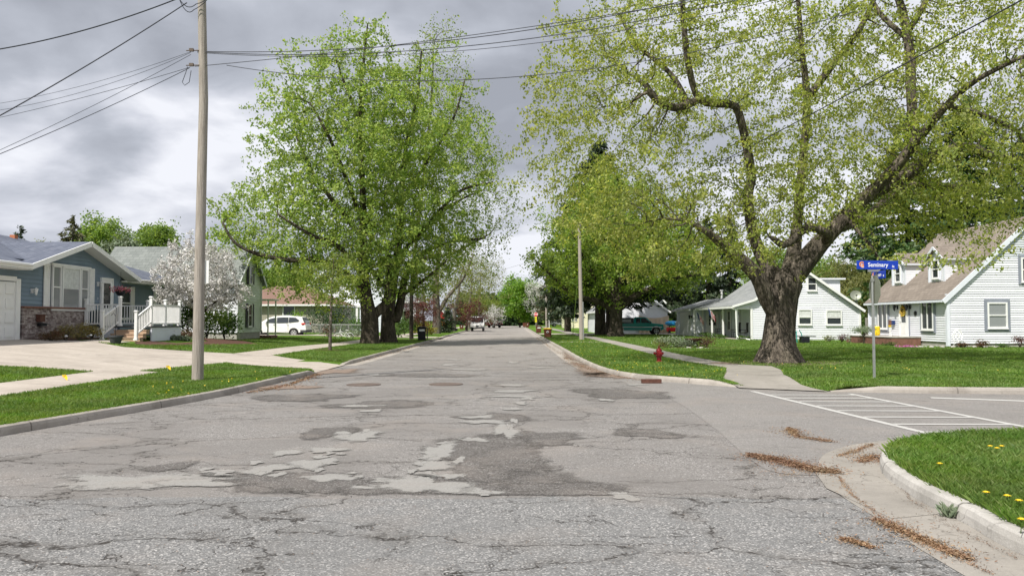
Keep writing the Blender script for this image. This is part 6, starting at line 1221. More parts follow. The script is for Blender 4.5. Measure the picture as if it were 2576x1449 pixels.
# left yard
z = .72; pp = px(291, 862, 30.6); r_ = thing('planter', 'wide grey plastic planter at the foot of the deck stairs', 'planter', (pp[0], 30.6, z)); m = M(); m.lathe((pp[0], 30.6, z-.03), [(.17, 0), (.25, .26), (.28, .26), (.28, .32), (.24, .32), (.2, .24), (.01, .24)], 22); m.build('pot', 'greyp', r_); m = M(); m.lathe((pp[0], 30.6, z+.2), [(.22, 0), (.22, .02)], 16); m.build('soil', 'mulch', r_)
m = M(); m.path([(pp[0]-.02, 30.6, z+.1), (pp[0], 30.6, z+1.35), (pp[0]-.1, 30.6, z+1.45)], .012, 6); m.path([(pp[0]-.2, 30.6, z+1.05), (pp[0]-.1, 30.6, z+1.15), (pp[0], 30.6, z+1.0)], .01, 5); m.build('hook_stand', 'black', r_)
q = px(303, 738, 35.3); r_ = thing('hanging_basket', 'black hanging basket full of pink flowers over the deck', 'flower basket', q); m = M(); m.lathe((q[0], q[1], q[2]-.1), [(.12, 0), (.2, .12), (.21, .2), (.18, .2)], 16); m.build('basket', 'black', r_)
m = M(); [m.path([(q[0]+.2*math.cos(a), q[1]+.2*math.sin(a), q[2]+.1), (q[0], q[1], q[2]+.62)], .006, 4) for a in (0, 2.1, 4.2)]; m.path([(q[0], q[1], q[2]+.6), (q[0], q[1], q[2]+.95)], .006, 4); m.build('hanger', 'black', r_); rg = np.random.default_rng(2)
v_, f_ = leafquads(np.array([q[0], q[1], q[2]+.17])+rg.normal(size=(260, 3))*(.17, .17, .07), .075, rg, .1, .8); fastmesh('flowers', v_, f_, 'pinkfl', r_)
for i, (u, v, Y, w, h, lf) in enumerate(((128, 848, 29.8, .9, .42, 'l_rust'), (165, 845, 30.6, 1.1, .6, 'l_jun'), (200, 846, 31.4, 1.15, .66, 'l_jun'), (232, 848, 32.2, .9, .6, 'l_jun'), (407, 856, 36.5, 1.0, .5, 'l_rust'), (450, 853, 38, 1.0, .45, 'l_rust'), (478, 853, 38.5, 1.0, .5, 'l_rust'))):
    p = px(u, v, Y); shrub(['low reddish juniper nearest the garage', 'golden juniper left of centre in the brick wall bed', 'largest golden juniper in the brick wall bed', 'golden juniper beside the deck', 'reddish shrub right of the deck stairs', 'reddish shrub left of the pole, in the bed below the blossom tree', 'rusty shrub just left of the utility pole'][i], p[0], Y, w, h, lf, 200+i, .09, 1000, hz(p[0], Y)-.02, group='shrubs along the blue house', spiky=.6)
for i, u in enumerate((425, 446, 470)):
    p = px(u, 858, 36.2); shrub(['leftmost pale grass tuft by the bed edge', 'middle pale grass tuft by the bed edge', 'rightmost pale grass tuft by the bed edge'][i], p[0], 36.2, .55, .26, 'l_sage', 215+i, .08, 350, hz(p[0], 36.2)-.02, group='pale tufts below the deck', stems=3)
for i, (u, Y, w, h) in enumerate(((470, 41.5, 1.8, 2.0), (520, 42.5, 2.4, 2.2), (565, 44, 2., 1.5))):
    p = px(u, 850, Y); shrub(['dark green shrub behind the deck corner', 'tall dark shrub under the blossom tree', 'dark shrub against the white side wall'][i], p[0], Y, w, h, 'l_shrub' if i != 1 else 'l_bg', 220+i, .13, 1500, hz(p[0], Y), group='shrubs under the blossom tree')
drape('flower_bed', [(-18.5, 26.9+3), (-16.9, 30.6), (-17.1, 32.3), (-17.3, 34), (-18.5, 34)], 'mulch', .025, .5); drape('flower_bed', [(-15.2, 32.0), (-14.6, 31.2), (-13.9, 31.6), (-13.2, 35), (-12.4, 39), (-15, 43), (-18, 43), (-14.3, 37.5), (-14.3, 34), (-15.4, 33.9)], 'mulch', .025, .5)
for i, (u, v) in enumerate(((166, 858), (228, 855))):
    zz = .82; c = G(u, v, zz); r_ = thing('garden_light', ['small solar light by the garage end of the mulch bed', 'small solar light by the deck end of the mulch bed'][i], 'garden light', (c.x, c.y, zz), 'solar lights in the mulch'); m = M(); m.rod((c.x, c.y, zz-.05), (c.x, c.y, zz+.16), .008); m.build('stake', 'black', r_); m = M(); m.lathe((c.x, c.y, zz+.15), [(.03, 0), (.06, .03), (.07, .035), (.02, .07)], 10); m.build('lamp_cap', 'steel', r_)
p = px(86, 812, 30.5); r_ = thing('mailbox', 'dark wall letterbox with rail on the brick base of the blue house', 'mailbox', (FX+.2, 30.9, 1.55)); m = M(); m.box((FX+.2, 30.9, 1.66), (.16, .34, .26)); m.box((FX+.2, 30.9, 1.8), (.2, .38, .03)); m.build('letterbox_body', 'rust', r_, bev=.01); m = M(); m.path([(FX+.28, 30.7, 1.5), (FX+.34, 31.0, 1.46), (FX+.3, 31.4, 1.42)], .015, 5); m.box((FX+.2, 31.0, 1.42), (.14, .4, .1)); m.build('rack', 'black', r_)
# chain link fence + bicycle + hedge
fy2 = 69.; xa_, xb_ = PX(770, fy2), PX(912, fy2); r_ = thing('chain_link_fence', 'low chain link fence right of the white suv', 'fence', (xa_, fy2, .15)); m = M(); m.path([(xa_, fy2, 1.2), (xb_, fy2, 1.2)], .03, 6); m.build('top_rail', 'galv', r_)
for k in range(5): x = xa_+(xb_-xa_)*k/4; m = M(); m.rod((x, fy2, .1), (x, fy2, 1.24), .035); m.build('post', 'galv', r_)
m = M(); x = xa_
while x < xb_-1: m.rod((x, fy2, .15), (x+1.05, fy2, 1.18), .006, n=3, cap=False); m.rod((x+1.05, fy2+.01, .15), (x, fy2+.01, 1.18), .006, n=3, cap=False); x += .11
m.build('wire_mesh', 'galv', r_)
by = 58.; bx = PX(866, by); z = .15; r_ = thing('bicycle', 'small white step through bicycle standing on the lawn behind the young tree', 'bicycle', (bx, by, z))
for s in (-1, 1):
    m = M(); cx_, rr = bx+s*.43, .23; m.path([(cx_+rr*math.cos(a), by, z+rr+rr*math.sin(a)) for a in np.linspace(0, 6.283, 25)], .022, 6); w_ = m.build('wheel', 'rubber', r_); m = M()
    for k in range(10): m.rod((cx_, by, z+rr), (cx_+rr*math.cos(k*.628), by, z+rr+rr*math.sin(k*.628)), .004, n=3)
    m.build('spokes', 'steel', w_); m = M(); m.path([(cx_+.27*math.cos(a), by, z+rr+.27*math.sin(a)) for a in np.linspace(.3, 2.6, 9)], .018, 5); m.build('mudguard', 'white', r_)
m = M(); hb = V(bx-.26, by, z+.82); bb = V(bx-.0, by, z+.26); st = V(bx+.2, by, z+.68); rw = V(bx+.43, by, z+.23); fw_ = V(bx-.43, by, z+.23); m.path([hb, V(bx-.3, by, z+.6), V(bx-.15, by, z+.36), bb], .024, 6)
for a, b in ((hb, fw_), (bb, st), (bb, rw), (V(bx+.14, by, z+.55), rw), (V(bx-.28, by, z+.66), V(bx+.07, by, z+.42))): m.rod(a, b, .018)
m.build('frame', 'white', r_); m = M(); m.box(st+V(.02, 0, .02), (.22, .12, .05)); m.build('saddle', 'white', r_, bev=.02); m = M(); m.path([hb+V(.02, -.22, .16), hb+V(-.02, -.15, .14), hb+V(0, 0, .05), hb+V(-.02, .15, .14), hb+V(.02, .22, .16)], .014, 5); m.build('handlebar', 'steel', r_)
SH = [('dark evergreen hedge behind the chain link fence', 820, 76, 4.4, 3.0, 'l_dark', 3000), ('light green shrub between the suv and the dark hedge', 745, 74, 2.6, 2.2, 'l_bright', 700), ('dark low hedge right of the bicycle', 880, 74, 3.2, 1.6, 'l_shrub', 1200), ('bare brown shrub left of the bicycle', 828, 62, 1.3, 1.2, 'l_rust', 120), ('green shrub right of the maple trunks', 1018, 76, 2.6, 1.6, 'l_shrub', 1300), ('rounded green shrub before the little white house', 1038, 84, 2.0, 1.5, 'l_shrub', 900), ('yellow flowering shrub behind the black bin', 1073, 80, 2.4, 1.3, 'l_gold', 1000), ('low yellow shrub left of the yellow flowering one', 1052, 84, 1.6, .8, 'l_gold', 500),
      ('leafy bush at the foot of the maple pair', 1002, 66, 1.4, 1.5, 'l_shrub', 500), ('small green bush beside the conifer on the left', 1108, 98, 1.8, 1.6, 'l_gold', 500), ('green ground plants behind the fence posts', 895, 66, 2.4, .6, 'l_sage', 500), ('upright evergreen bush by the cream house porch', 1428, 134, 3., 3.6, 'l_shrub', 900), ('bright low hedge right of the tarp', 1700, 96, 5, 1.9, 'l_bright', 900), ('green shrub right of the white gabled house', 2175, 64, 2.4, 2.0, 'l_shrub', 900)]
for i, (lb, u, Y, w, h, lf, n) in enumerate(SH): shrub(lb, PX(u, Y), Y, w, h, lf, 240+i, .16 if Y > 60 else .12, n, .12)
spruce('small young spruce on the left verge beyond the black bin', PX(1123, 92), 92, 2.9, 3.0, 'l_spruce', seed=300, z0=.13, clear=.02, lsize=.26, tr=.06, dens=2.2, weep=.1, thick=.04)
# right garden bed
gy_ = 41.; shrub('low grey green herb mound in the right garden bed', PX(1705, gy_), gy_, 2.1, .62, 'l_sage', 260, .07, 2600, .14, 1.2); shrub('brown twiggy perennial under the rusty bowl', PX(1775, gy_), gy_, 1.2, .62, 'l_rust', 261, .06, 900, .14, 1.); shrub('pale dry stalks at the left end of the right garden bed', PX(1665, gy_), gy_, .9, .55, 'l_olive', 262, .06, 500, .14, .8)
bxx = PX(1738, gy_); r_ = thing('bird_bath', 'rusty shallow bowl on short legs in the right garden bed', 'bird bath', (bxx, gy_, .15)); m = M(); m.lathe((bxx+.1, gy_, .15), [(.12, .32), (.4, .42), (.45, .5), (.43, .5), (.1, .45)], 20); m.build('bowl', 'rust', r_); m = M(); [m.path([(bxx+.1+.1*a, gy_+.1*b, .48), (bxx+.1+.3*a, gy_+.2*b, .12)], .02, 5) for a, b in ((1, 1), (-1, 1), (1, -1), (-1, -1))]; m.build('legs', 'rust', r_)
rs = random.Random(4)
for i in range(9):
    u = 1690+i*11+rs.uniform(-3, 3); c = V(PX(u, gy_-1), gy_-1+rs.uniform(-.2, .3), .15); m = M(); m.ball(c, (rs.uniform(.1, .22), rs.uniform(.08, .15), rs.uniform(.05, .11)), 8, 5); tag(m.build('garden_stone', 'stone', None, True), 'pale field stone edging the right garden bed', 'stone', 'stones edging the garden bed')
drape('flower_bed', blob(PX(1735, gy_), gy_, 2.3, 1.2, 24, .15, 9), 'mulch', .02, .5)
# porch furniture & flags on the middle house
def rocker(x, y, label, rz):
    r_ = thing('rocking_chair', label, 'rocking chair', (x, y, .24), 'dark rocking chairs on the porch', rz=rz); m = M(); m.box((0, 0, .42), (.52, .5, .04)); m.build('seat', 'shutblk', r_); m = M()
    for k in range(5): m.box((-.26-.08, -.2+.1*k, .78), (.03, .05, .7))
    m.box((-.36, 0, 1.12), (.04, .5, .09)); m.build('backrest', 'shutblk', r_)
    for s in (-1, 1):
        m = M(); m.path([(.42, s*.25, .1), (.2, s*.25, .03), (-.2, s*.25, .03), (-.5, s*.25, .14)], .02, 5); m.rod((.22, s*.25, .04), (.24, s*.25, .62), .02); m.rod((-.22, s*.25, .04), (-.26, s*.25, .62), .02); m.box((0, s*.25, .63), (.56, .06, .03)); m.build('rocker_leg', 'shutblk', r_)
rocker(17.1, 65.6, 'dark rocking chair at the middle of the porch', math.pi); rocker(17.1, 61., 'dark rocking chair near the downspout end of the porch', math.pi); rocker(17.1, 59., 'dark rocking chair behind the corner downspout', math.pi)
def flag(x, y, z, label, w=.9):
    r_ = thing('porch_flag', label, 'flag', (x, y, z), 'flags hung on the porch posts'); d = V(-.55, -.25, .62).normalized(); m = M(); m.rod((x, y, z), V(x, y, z)+d*1.25, .012); m.build('flag_staff', 'white', r_); tip = V(x, y, z)+d*1.2; n_ = 9
    for k in range(n_):
        a0, a1 = k/n_, (k+1)/n_; P = [tip-d*w*a0, tip-d*w*a1, tip-d*w*a1+V(.1, .02, -.62+.1*a1), tip-d*w*a0+V(.12, .02, -.66+.1*a0)]; m = M(); m.extr(P, (.0, .004, 0)); m.build('stripe', 'stopred' if k % 2 == 0 else 'textw', r_) if k > 2 else m.build('canton', 'bluep', r_)
flag(16.2, 66.8, 1.45, 'drooping striped flag over the porch door'); flag(16.2, 63.0, 1.75, 'striped flag on the middle porch post')
for i, (x, y, w, h) in enumerate(((15.9, 66.5, 1.3, .5), (15.8, 63.5, 1.2, .45), (15.8, 60.5, 1.0, .35), (16.6, 57.0, .9, .35))): shrub(['low plant below the porch door', 'low plant below the middle porch post', 'low plant near the corner downspout', 'low plant by the near porch corner'][i], x, y, w, h, 'l_shrub', 270+i, .1, 350, .14, group='low plants along the porch', stems=3)
# things right of the big trunk
bx2 = PX(2023, 49); r_ = thing('hose_reel', 'dark box with green hose stand right of the big trunk', 'hose reel', (bx2, 49, .15)); m = M(); m.box((bx2, 49, .36), (.5, .4, .4)); m.box((bx2+.1, 49, .6), (1.1, .4, .04)); m.build('box', 'black', r_); m = M(); m.path([(bx2-.45, 49, .1), (bx2-.5, 49, .9), (bx2-.35, 49, 1.02), (bx2-.2, 49, .8), (bx2-.12, 49, .5)], .03, 6); m.build('hose', 'carg', r_)
dx = PX(2148, 58); r_ = thing('satellite_dish', 'grey satellite dish on a mast at the white gabled roof corner', 'satellite dish', (dx, 57.6, 2.6)); zd = px(2148, 744, 57.6)[2]; m = M(); m.path([(dx+.15, 57.6, 2.5), (dx+.05, 57.6, zd-.35), (dx, 57.7, zd)], .025, 6); m.path([(dx-.5, 57.6, zd-.75), (dx+.02, 57.6, zd-.35)], .02, 5); m.build('mast', 'galv', r_); m = M(); m.lathe((dx, 57.65, zd), [(.02, 0), (.2, .03), (.36, .1), (.38, .11), (.36, .085), (.2, .012)], 22, (-.25, -.9, .35)); m.build('dish', 'alu', r_, True); m = M(); m.path([(dx, 57.6, zd-.3), (dx-.2, 57.0, zd-.05)], .015, 5); m.box((dx-.2, 57.0, zd), (.1, .12, .1)); m.build('receiver_arm', 'black', r_)
r_ = thing('board_fence', 'weathered grey board fence between the two right houses', 'fence', (25.1, 56.5, .15)); 
for k in range(14): m = M(); m.box((25.15+k*.145, 56.5-k*.02, .95+.02*math.sin(k*2)), (.135, .025, 1.62)); m.build('board', 'wood', r_)
tx = PX(2172, 48); r_ = thing('topiary_tree', 'little flat topped evergreen on a bare stem left of the street sign', 'small tree', (tx, 48, .15)); m = M(); m.path([(tx, 48, .1), (tx+.03, 48, .5), (tx, 48, .95)], [.06, .05, .03], 7); m.path([(tx, 48, .6), (tx-.25, 48, .9)], .02, 5); m.path([(tx, 48, .6), (tx+.25, 48, .9)], .02, 5); m.build('trunk', 'bark2', r_); rg = np.random.default_rng(6); v_, f_ = leafquads(np.array([tx, 48, 1.02])+rg.normal(size=(1300, 3))*(.3, .25, .1), .1, rg, 0, .3); fastmesh('crown', v_, f_, 'l_sage', r_)
for i, (u, Y, w, h, lf) in enumerate(((2085, 52, 1., .45, 'l_olive'), (2118, 52, 1.1, .6, 'l_purple'), (2150, 50, 1.2, .45, 'l_sage'), (2235, 43.5, .9, .25, 'l_shrub'), (2420, 40.6, .8, .3, 'l_rust'), (2470, 40.7, .8, .45, 'l_rust'), (2565, 40.8, .9, .65, 'l_purple'), (2520, 40.8, .7, .25, 'l_shrub'))):
    shrub(['dry pale plants below the white gable wall', 'red stemmed plants below the right gable window', 'grey green clump left of the little topiary', 'green clump in front of the brick stoop', 'brown clump beside the white garden chair', 'twiggy brown plant right of the white garden chair', 'dark red tall plant at the right edge of the cape wall', 'low green clump below the cape gable window'][i], PX(u, Y), Y, w, h, lf, 280+i, .07, 380, .14, .5, stems=9)
rg = np.random.default_rng(9); c = px(2282, 872, 41.2)
def petals(name, label, c, n, s, sz, mat): v_, f_ = leafquads(np.array(c)+rg.normal(size=(n, 3))*s, sz, rg, 0, .9); o = fastmesh(name, v_, f_, mat); tag(o, label, 'flowers'); return o
petals('flower_clump', 'magenta flower clump in front of the brick stoop', (c[0], 41.2, .22), 260, (.3, .12, .04), .06, 'mag'); petals('flower_clump', 'small white and yellow flowers right of the magenta clump', (c[0]+.75, 41.2, .2), 80, (.35, .1, .04), .05, 'blossom')
m = M(); [m.ball((PX(2315+k*9, 41), 41+.1*(k % 3), .2), (.14, .1, .08), 7, 5) for k in range(0, 26, 3)]; tag(m.build('edging_stones', 'stone', None, True), 'row of pale edging stones below the cape house wall', 'stones')
cx2, cy2, cz2 = cx0-1.0, cy0+6.0, .66; r_ = thing('bucket', 'bright yellow tall bucket on the brick stoop', 'bucket', (cx2, cy2, cz2)); m = M(); m.lathe((cx2, cy2, cz2), [(.14, 0), (.18, .1), (.18, .5), (.14, .56)], 18); m.build('pail', 'yellow', r_); m = M(); m.path([(cx2-.17, cy2, cz2+.5), (cx2-.1, cy2, cz2+.64), (cx2+.1, cy2, cz2+.64), (cx2+.17, cy2, cz2+.5)], .01, 5); m.build('handle', 'steel', r_)
cx3, cy3 = cx0-1.0, cy0+4.35; r_ = thing('wooden_yard_figure', 'white cut out board figure with yellow band and brown hat board by the cape door', 'yard figure', (cx3, cy3, .66)); m = M(); m.extr([V(cx3, cy3+a, .66+b) for a, b in ((-.14, 0), (-.05, 0), (0, .12), (.05, 0), (.14, 0), (.08, .22), (.15, .42), (.12, .55), (-.12, .55), (-.15, .42), (-.08, .22))], (.03, 0, 0)); m.build('board', 'white', r_)
m = M(); m.box((cx3, cy3, 1.25), (.03, .3, .1)); m.build('band', 'yellow', r_); m = M(); m.box((cx3+.01, cy3, 1.45), (.03, .3, .32)); m.build('hat_board', 'brickred', r_)
r_ = thing('mailbox', 'dark blue wall mailbox left of the cape house door', 'mailbox', (cx0-.12, cy0+5.85, 1.35)); m = M(); m.box((cx0-.12, cy0+5.85, 1.45), (.14, .38, .26)); m.build('mailbox_body', 'bluep', r_, bev=.02)
m = M(); m.path([V(cx0-.13, cy0+4.52+.2*math.cos(a), 2.12+.24*math.sin(a)) for a in np.linspace(0, 6.283, 17)], .03, 6); r_ = thing('door_wreath', 'yellow flower wreath on the cape house door', 'wreath', (cx0-.13, cy0+4.52, 2.12)); m.build('ring', 'rust', r_); a = rg.uniform(0, 6.28, 320); v_, f_ = leafquads(np.stack([cx0-.16+rg.normal(size=320)*.03, cy0+4.52+.2*np.cos(a)+rg.normal(size=320)*.04, 2.12+.26*np.sin(a)+rg.normal(size=320)*.04], 1), .06, rg, 0, .9); fastmesh('flowers', v_, f_, 'yfl', r_)
# ornate white chair
qx, qy = PX(2413, 41.3), 41.3; r_ = thing('garden_chair', 'white wrought iron garden chair against the cape house corner', 'chair', (qx, qy, .15)); m = M(); m.lathe((qx, qy, .52), [(.22, 0), (.22, .025)], 16); m.build('seat', 'white', r_)
for a, b in ((1, 1), (-1, 1), (1, -1), (-1, -1)): m = M(); m.path([(qx+.15*a, qy+.15*b, .53), (qx+.2*a, qy+.2*b, .3), (qx+.17*a, qy+.17*b, .13)], .016, 5); m.build('leg', 'white', r_)
m = M(); m.path([(qx-.2, qy+.18, .53), (qx-.26, qy+.2, .85), (qx-.16, qy+.22, 1.05), (qx, qy+.22, 1.1), (qx+.16, qy+.22, 1.05), (qx+.26, qy+.2, .85), (qx+.2, qy+.18, .53)], .028, 6)
for s in (-1, 1): m.path([(qx+s*(.1+.07*math.cos(a)), qy+.2, .88+.09*math.sin(a)) for a in np.linspace(0, 6.28, 12)], .02, 5)
m.path([(qx+.09*math.cos(a), qy+.2, .7+.08*math.sin(a)) for a in np.linspace(0, 6.28, 12)], .02, 5); m.build('backrest', 'white', r_)
# covered stuff by garage: blue tarp + red mower
tx = PX(1690, 84); r_ = thing('garden_tractor', 'garden machine under a blue cover beside the white garage', 'garden machine', (tx, 84, .15)); m = M(); m.box((tx, 84, .6), (1.0, 1.2, .45)); m.build('machine_body', 'stopred', r_, bev=.1); m = M(); m.ball((tx, 84, 1.25), (.75, .8, .28), 12, 7); m.build('cover', 'tarpb', r_, True); m = M(); [m.lathe((tx+s*.4, 83.4, .3), [(.28, -.05), (.28, .1)], 14, (1, 0, 0)) for s in (-1, 1)]; m.build('wheel', 'rubber', r_)
m = M(); c = px(1708, 860, 76); m.box((c[0]+.1, 76.4, .75), (.5, .9, 1.2)); m.extr([(c[0]-.18, 75.9, 1.35), (c[0]+.38, 75.9, 1.35), (c[0]+.1, 75.9, 1.7)], (0, .95, 0)); tag(m.build('garden_shed', 'wsid'), 'tiny white shed at the left corner of the garage wing', 'shed')
# drain inlet and rootmat
c = G(1640, 960, .05); m = M(); m.box((c.x, c.y+.09, .06), (.5, .12, .1)); tag(m.build('storm_drain', 'rust'), 'rusty iron storm drain inlet in the right kerb', 'storm drain')
c = G(2218, 1160, .0); m = M()
for k in range(7): m.box((c.x+.02+k*.055, c.y, .02), (.025, .34, .02))
m.box((c.x+.19, c.y+.19, .02), (.44, .04, .022)); m.box((c.x+.19, c.y-.19, .02), (.44, .04, .022)); tag(m.build('drain_grate', 'iron'), 'iron drain grate half buried in litter at the near right corner', 'drain grate')
# ---------------------------------------------------------------- grass, flowers and litter
rg = np.random.default_rng(99)
def blades(polys, n, rmin, rmax, hmul=1., name='grass', xr=(-1.2, 1.2), excl=(), maxh=.058, hf=hz, col='blade', lab='short green grass blades of the lawns'):
    """density falls with distance"""
    P = []; tot = 0
    while tot < n:
        r = np.exp(rg.uniform(math.log(rmin), math.log(rmax), 60000)); t = rg.uniform(xr[0], xr[1], 60000); x = r*np.tan(t*.66); y = r; ins = np.zeros(60000, bool)
        for p in polys: ins |= pip(x, y, p)
        for p in excl: ins &= ~pip(x, y, p)
        P.append(np.stack([x[ins], y[ins]], 1)); tot += ins.sum()
    P = np.concatenate(P)[:n]; z = np.array([hf(a, b) for a, b in P]); d = P[:, 1]; h = maxh*rg.uniform(.55, 1.15, n)*hmul; w = .0016+.00045*d*rg.uniform(.6, 1.4, n); w = np.minimum(w, .03)
    a = rg.uniform(0, 6.283, n); lx, ly = rg.normal(size=n)*h*.5, rg.normal(size=n)*h*.5; dx, dy = np.cos(a)*w, np.sin(a)*w
    v = np.stack([np.stack([P[:, 0]-dx, P[:, 1]-dy, z-.01], 1), np.stack([P[:, 0]+dx, P[:, 1]+dy, z-.01], 1), np.stack([P[:, 0]+lx+dx*.3, P[:, 1]+ly+dy*.3, z+h], 1), np.stack([P[:, 0]+lx*.4-dx*.8, P[:, 1]+ly*.4-dy*.8, z+h*.55], 1)], 1).reshape(-1, 3)
    i = np.arange(n)*4; o = fastmesh(name, v, np.stack([i, i+1, i+2, i+3], 1), col); tag(o, lab, 'grass', kind='stuff'); return o
DR = [(-5.8, 23.9), (-9.4, 26.3), (-10.2, 20.6), (-12.3, 20.2), (-13, 19.6), (-30, 19.0), (-30, 30.6), (-16.4, 30.9), (-14.3, 29.4), (-11.0, 31.2), (-9.5, 31.7), (-5.8, 28.3)]
SW1 = [(-10.75, -5), (-9.45, -5), (-9.45, 21.5), (-10.75, 21.5)]; SW2 = [(-10.9, 31), (-9.5, 31), (-9.5, 215), (-10.9, 215)]
near_corner = [(x+.13, y) if y < 8.5 else (x+.06, y-.06) for x, y in KC if y > 3]+[(20, 4)]
blades([near_corner], 85000, 4.2, 11, 1.15, xr=(.5, 1.15), hf=lambda x, y: .135+.02*ss((x-4.5)/2), maxh=.075, lab='grass blades of the near right corner lawn')
blades([lawnL], 260000, 9, 60, xr=(-1.15, .0), excl=(DR, SW1, SW2, [(-17.3, 29), (-16.6, 30.4), (-14.5, 31.2), (-12.4, 39), (-14, 43), (-40, 60), (-40, 29)]), lab='grass blades of the left lawns')
ramp = [(5.3, 18.6), (7.0, 17.7), (6.95, 19.2), (7.25, 21.3), (7.9, 23.4), (8.2, 25.2), (7.2, 26.4), (6.55, 24.4), (5.95, 22.2), (5.4, 20.4)]; PR = [(6.55, 24.4), (6.05, 28), (5.85, 33), (5.8, 215), (6.9, 215), (6.95, 40), (7.0, 33), (7.2, 28), (7.5, 25.6)]
blades([rl], 230000, 16, 75, xr=(.03, 1.15), excl=(ramp, PR, [(15.9, 57.2), (40, 57.2), (40, 100), (15.9, 100)], [(cx0-1.9, cy0-.1), (50, cy0-.1), (50, 60), (cx0-1.9, 60)]), lab='grass blades of the right lawns')
# shaggy edge along the kerbs
def edge(line, off, n, label, hf=hz, lo=.05, w=.05):
    L = np.array(line, float); seg = np.linalg.norm(np.diff(L, axis=0), axis=1); wt = seg/np.maximum(L[:-1, 1], 4)**1.0; k = rg.choice(len(seg), n, p=wt/wt.sum()); t = rg.random(n)[:, None]; P = L[k]*(1-t)+L[k+1]*t; d = (L[k+1]-L[k])/seg[k][:, None]; P = P+np.stack([-d[:, 1], d[:, 0]], 1)*(off+rg.normal(size=(n, 1))*w*.5)
    z = np.array([hf(a, b) for a, b in P]); sgn = -np.sign(off); ln = np.stack([-d[:, 1], d[:, 0]], 1)*sgn*rg.uniform(.0, .07, (n, 1)); h = rg.uniform(.02, lo, n); ww = .004+.0006*P[:, 1]; a = rg.uniform(0, 6.28, n); dx, dy = np.cos(a)*ww, np.sin(a)*ww
    v = np.stack([np.stack([P[:, 0]-dx, P[:, 1]-dy, z-.02], 1), np.stack([P[:, 0]+dx, P[:, 1]+dy, z-.02], 1), np.stack([P[:, 0]+ln[:, 0], P[:, 1]+ln[:, 1], z+h], 1)], 1).reshape(-1, 3); i = np.arange(n)*3
    tag(fastmesh('grass', v, np.stack([i, i+1, i+2], 1), 'blade'), label, 'grass', kind='stuff')
edge([p for p in KL if p[1] > 8], .17, 9000, 'shaggy grass edge hanging over the near left kerb'); edge([p for p in KL2 if p[1] < 80], .17, 6000, 'shaggy grass edge along the far left kerb'); edge(KR[4:], -.17, 7000, 'shaggy grass edge along the side street kerb'); edge([p for p in KR2 if p[1] < 80], -.17, 8000, 'shaggy grass edge along the right kerb'); edge([p for p in KC if p[1] > 3 and p[0] < 20], -.18, 7000, 'shaggy grass edge at the near right corner kerb', lambda x, y: .14)
# dandelions: near ones one by one
def dandelion(x, y, z, lab, s=1.):
    r_ = thing('dandelion', lab, 'dandelion', (x, y, z), 'dandelions in the near corner lawn'); m = M(); m.path([(x, y, z), (x+.008, y, z+.09*s)], .003, 4); m.build('stem', 'l_shrub', r_); c = V(x+.008, y, z+.092*s); m = M()
    for k in range(20):
        a = k*2.4; d = V(math.cos(a), math.sin(a), .25+.5*(k % 3)/2).normalized(); t = d.cross(Z_).normalized(); l = .03*s*(1-.2*(k % 3)); m.poly([c, c+d*l+t*.006*s, c+d*l-t*.006*s])
    m.lathe(c, [(.004, 0), (.02*s, .006), (.014*s, .014*s)], 8); m.build('flower_head', 'yellow', r_)
dl = [((2489, 1122), 'leftmost of the three dandelions at the back of the corner lawn'), ((2506, 1127), 'middle of the three dandelions at the back of the corner lawn'), ((2518, 1122), 'rightmost of the three dandelions at the back of the corner lawn'), ((2362, 1166), 'lone dandelion nearest the kerb bend'), ((2478, 1238), 'small dandelion left of the front pair'), ((2531, 1247), 'larger dandelion of the front pair'), ((2561, 1259), 'dandelion at the right edge beside the larger one'), ((2567, 1306), 'lowest dandelion at the right edge of the picture')]
for (u, v), lab in dl: c = G(u, v, .24); dandelion(c.x, c.y, .145, lab)
def specks(name, poly, n, rmin, rmax, mat, lab, xr, sz=.035, zo=.06, excl=()):
    r = np.exp(rg.uniform(math.log(rmin), math.log(rmax), n*8)); t = rg.uniform(*xr, n*8); x = r*np.tan(t*.66); ins = pip(x, r, poly)
    for p in excl: ins &= ~pip(x, r, p)
    x, y = x[ins][:n], r[ins][:n]; z = np.array([hz(a, b) for a, b in zip(x, y)])+zo; C = np.stack([x, y, z], 1); C = np.repeat(C, 3, 0)+rg.normal(size=(len(C)*3, 3))*.008; v, f = leafquads(C, sz, rg, 0, .9); tag(fastmesh(name, v, f, mat), lab, 'flowers', kind='stuff')
specks('dandelion_scatter', [(2.8, 20.5), (6, 19.2), (5.8, 90), (2.7, 90)], 170, 19.5, 80, 'yfl', 'scattered dandelions of the right verge', (0, .6), .022, excl=(PR,)); specks('dandelion_scatter', [(7.2, 22), (16, 22), (16, 50), (7.2, 55)], 70, 22, 55, 'yfl', 'scattered dandelions of the right lawn', (0, 1), .022, excl=(PR,))
specks('dandelion_scatter', [(-8, 15), (-6.1, 15), (-6, 22), (-7.4, 22)], 22, 14, 22.5, 'yfl', 'small yellow flowers near the left kerb tip', (-.9, 0), .03)
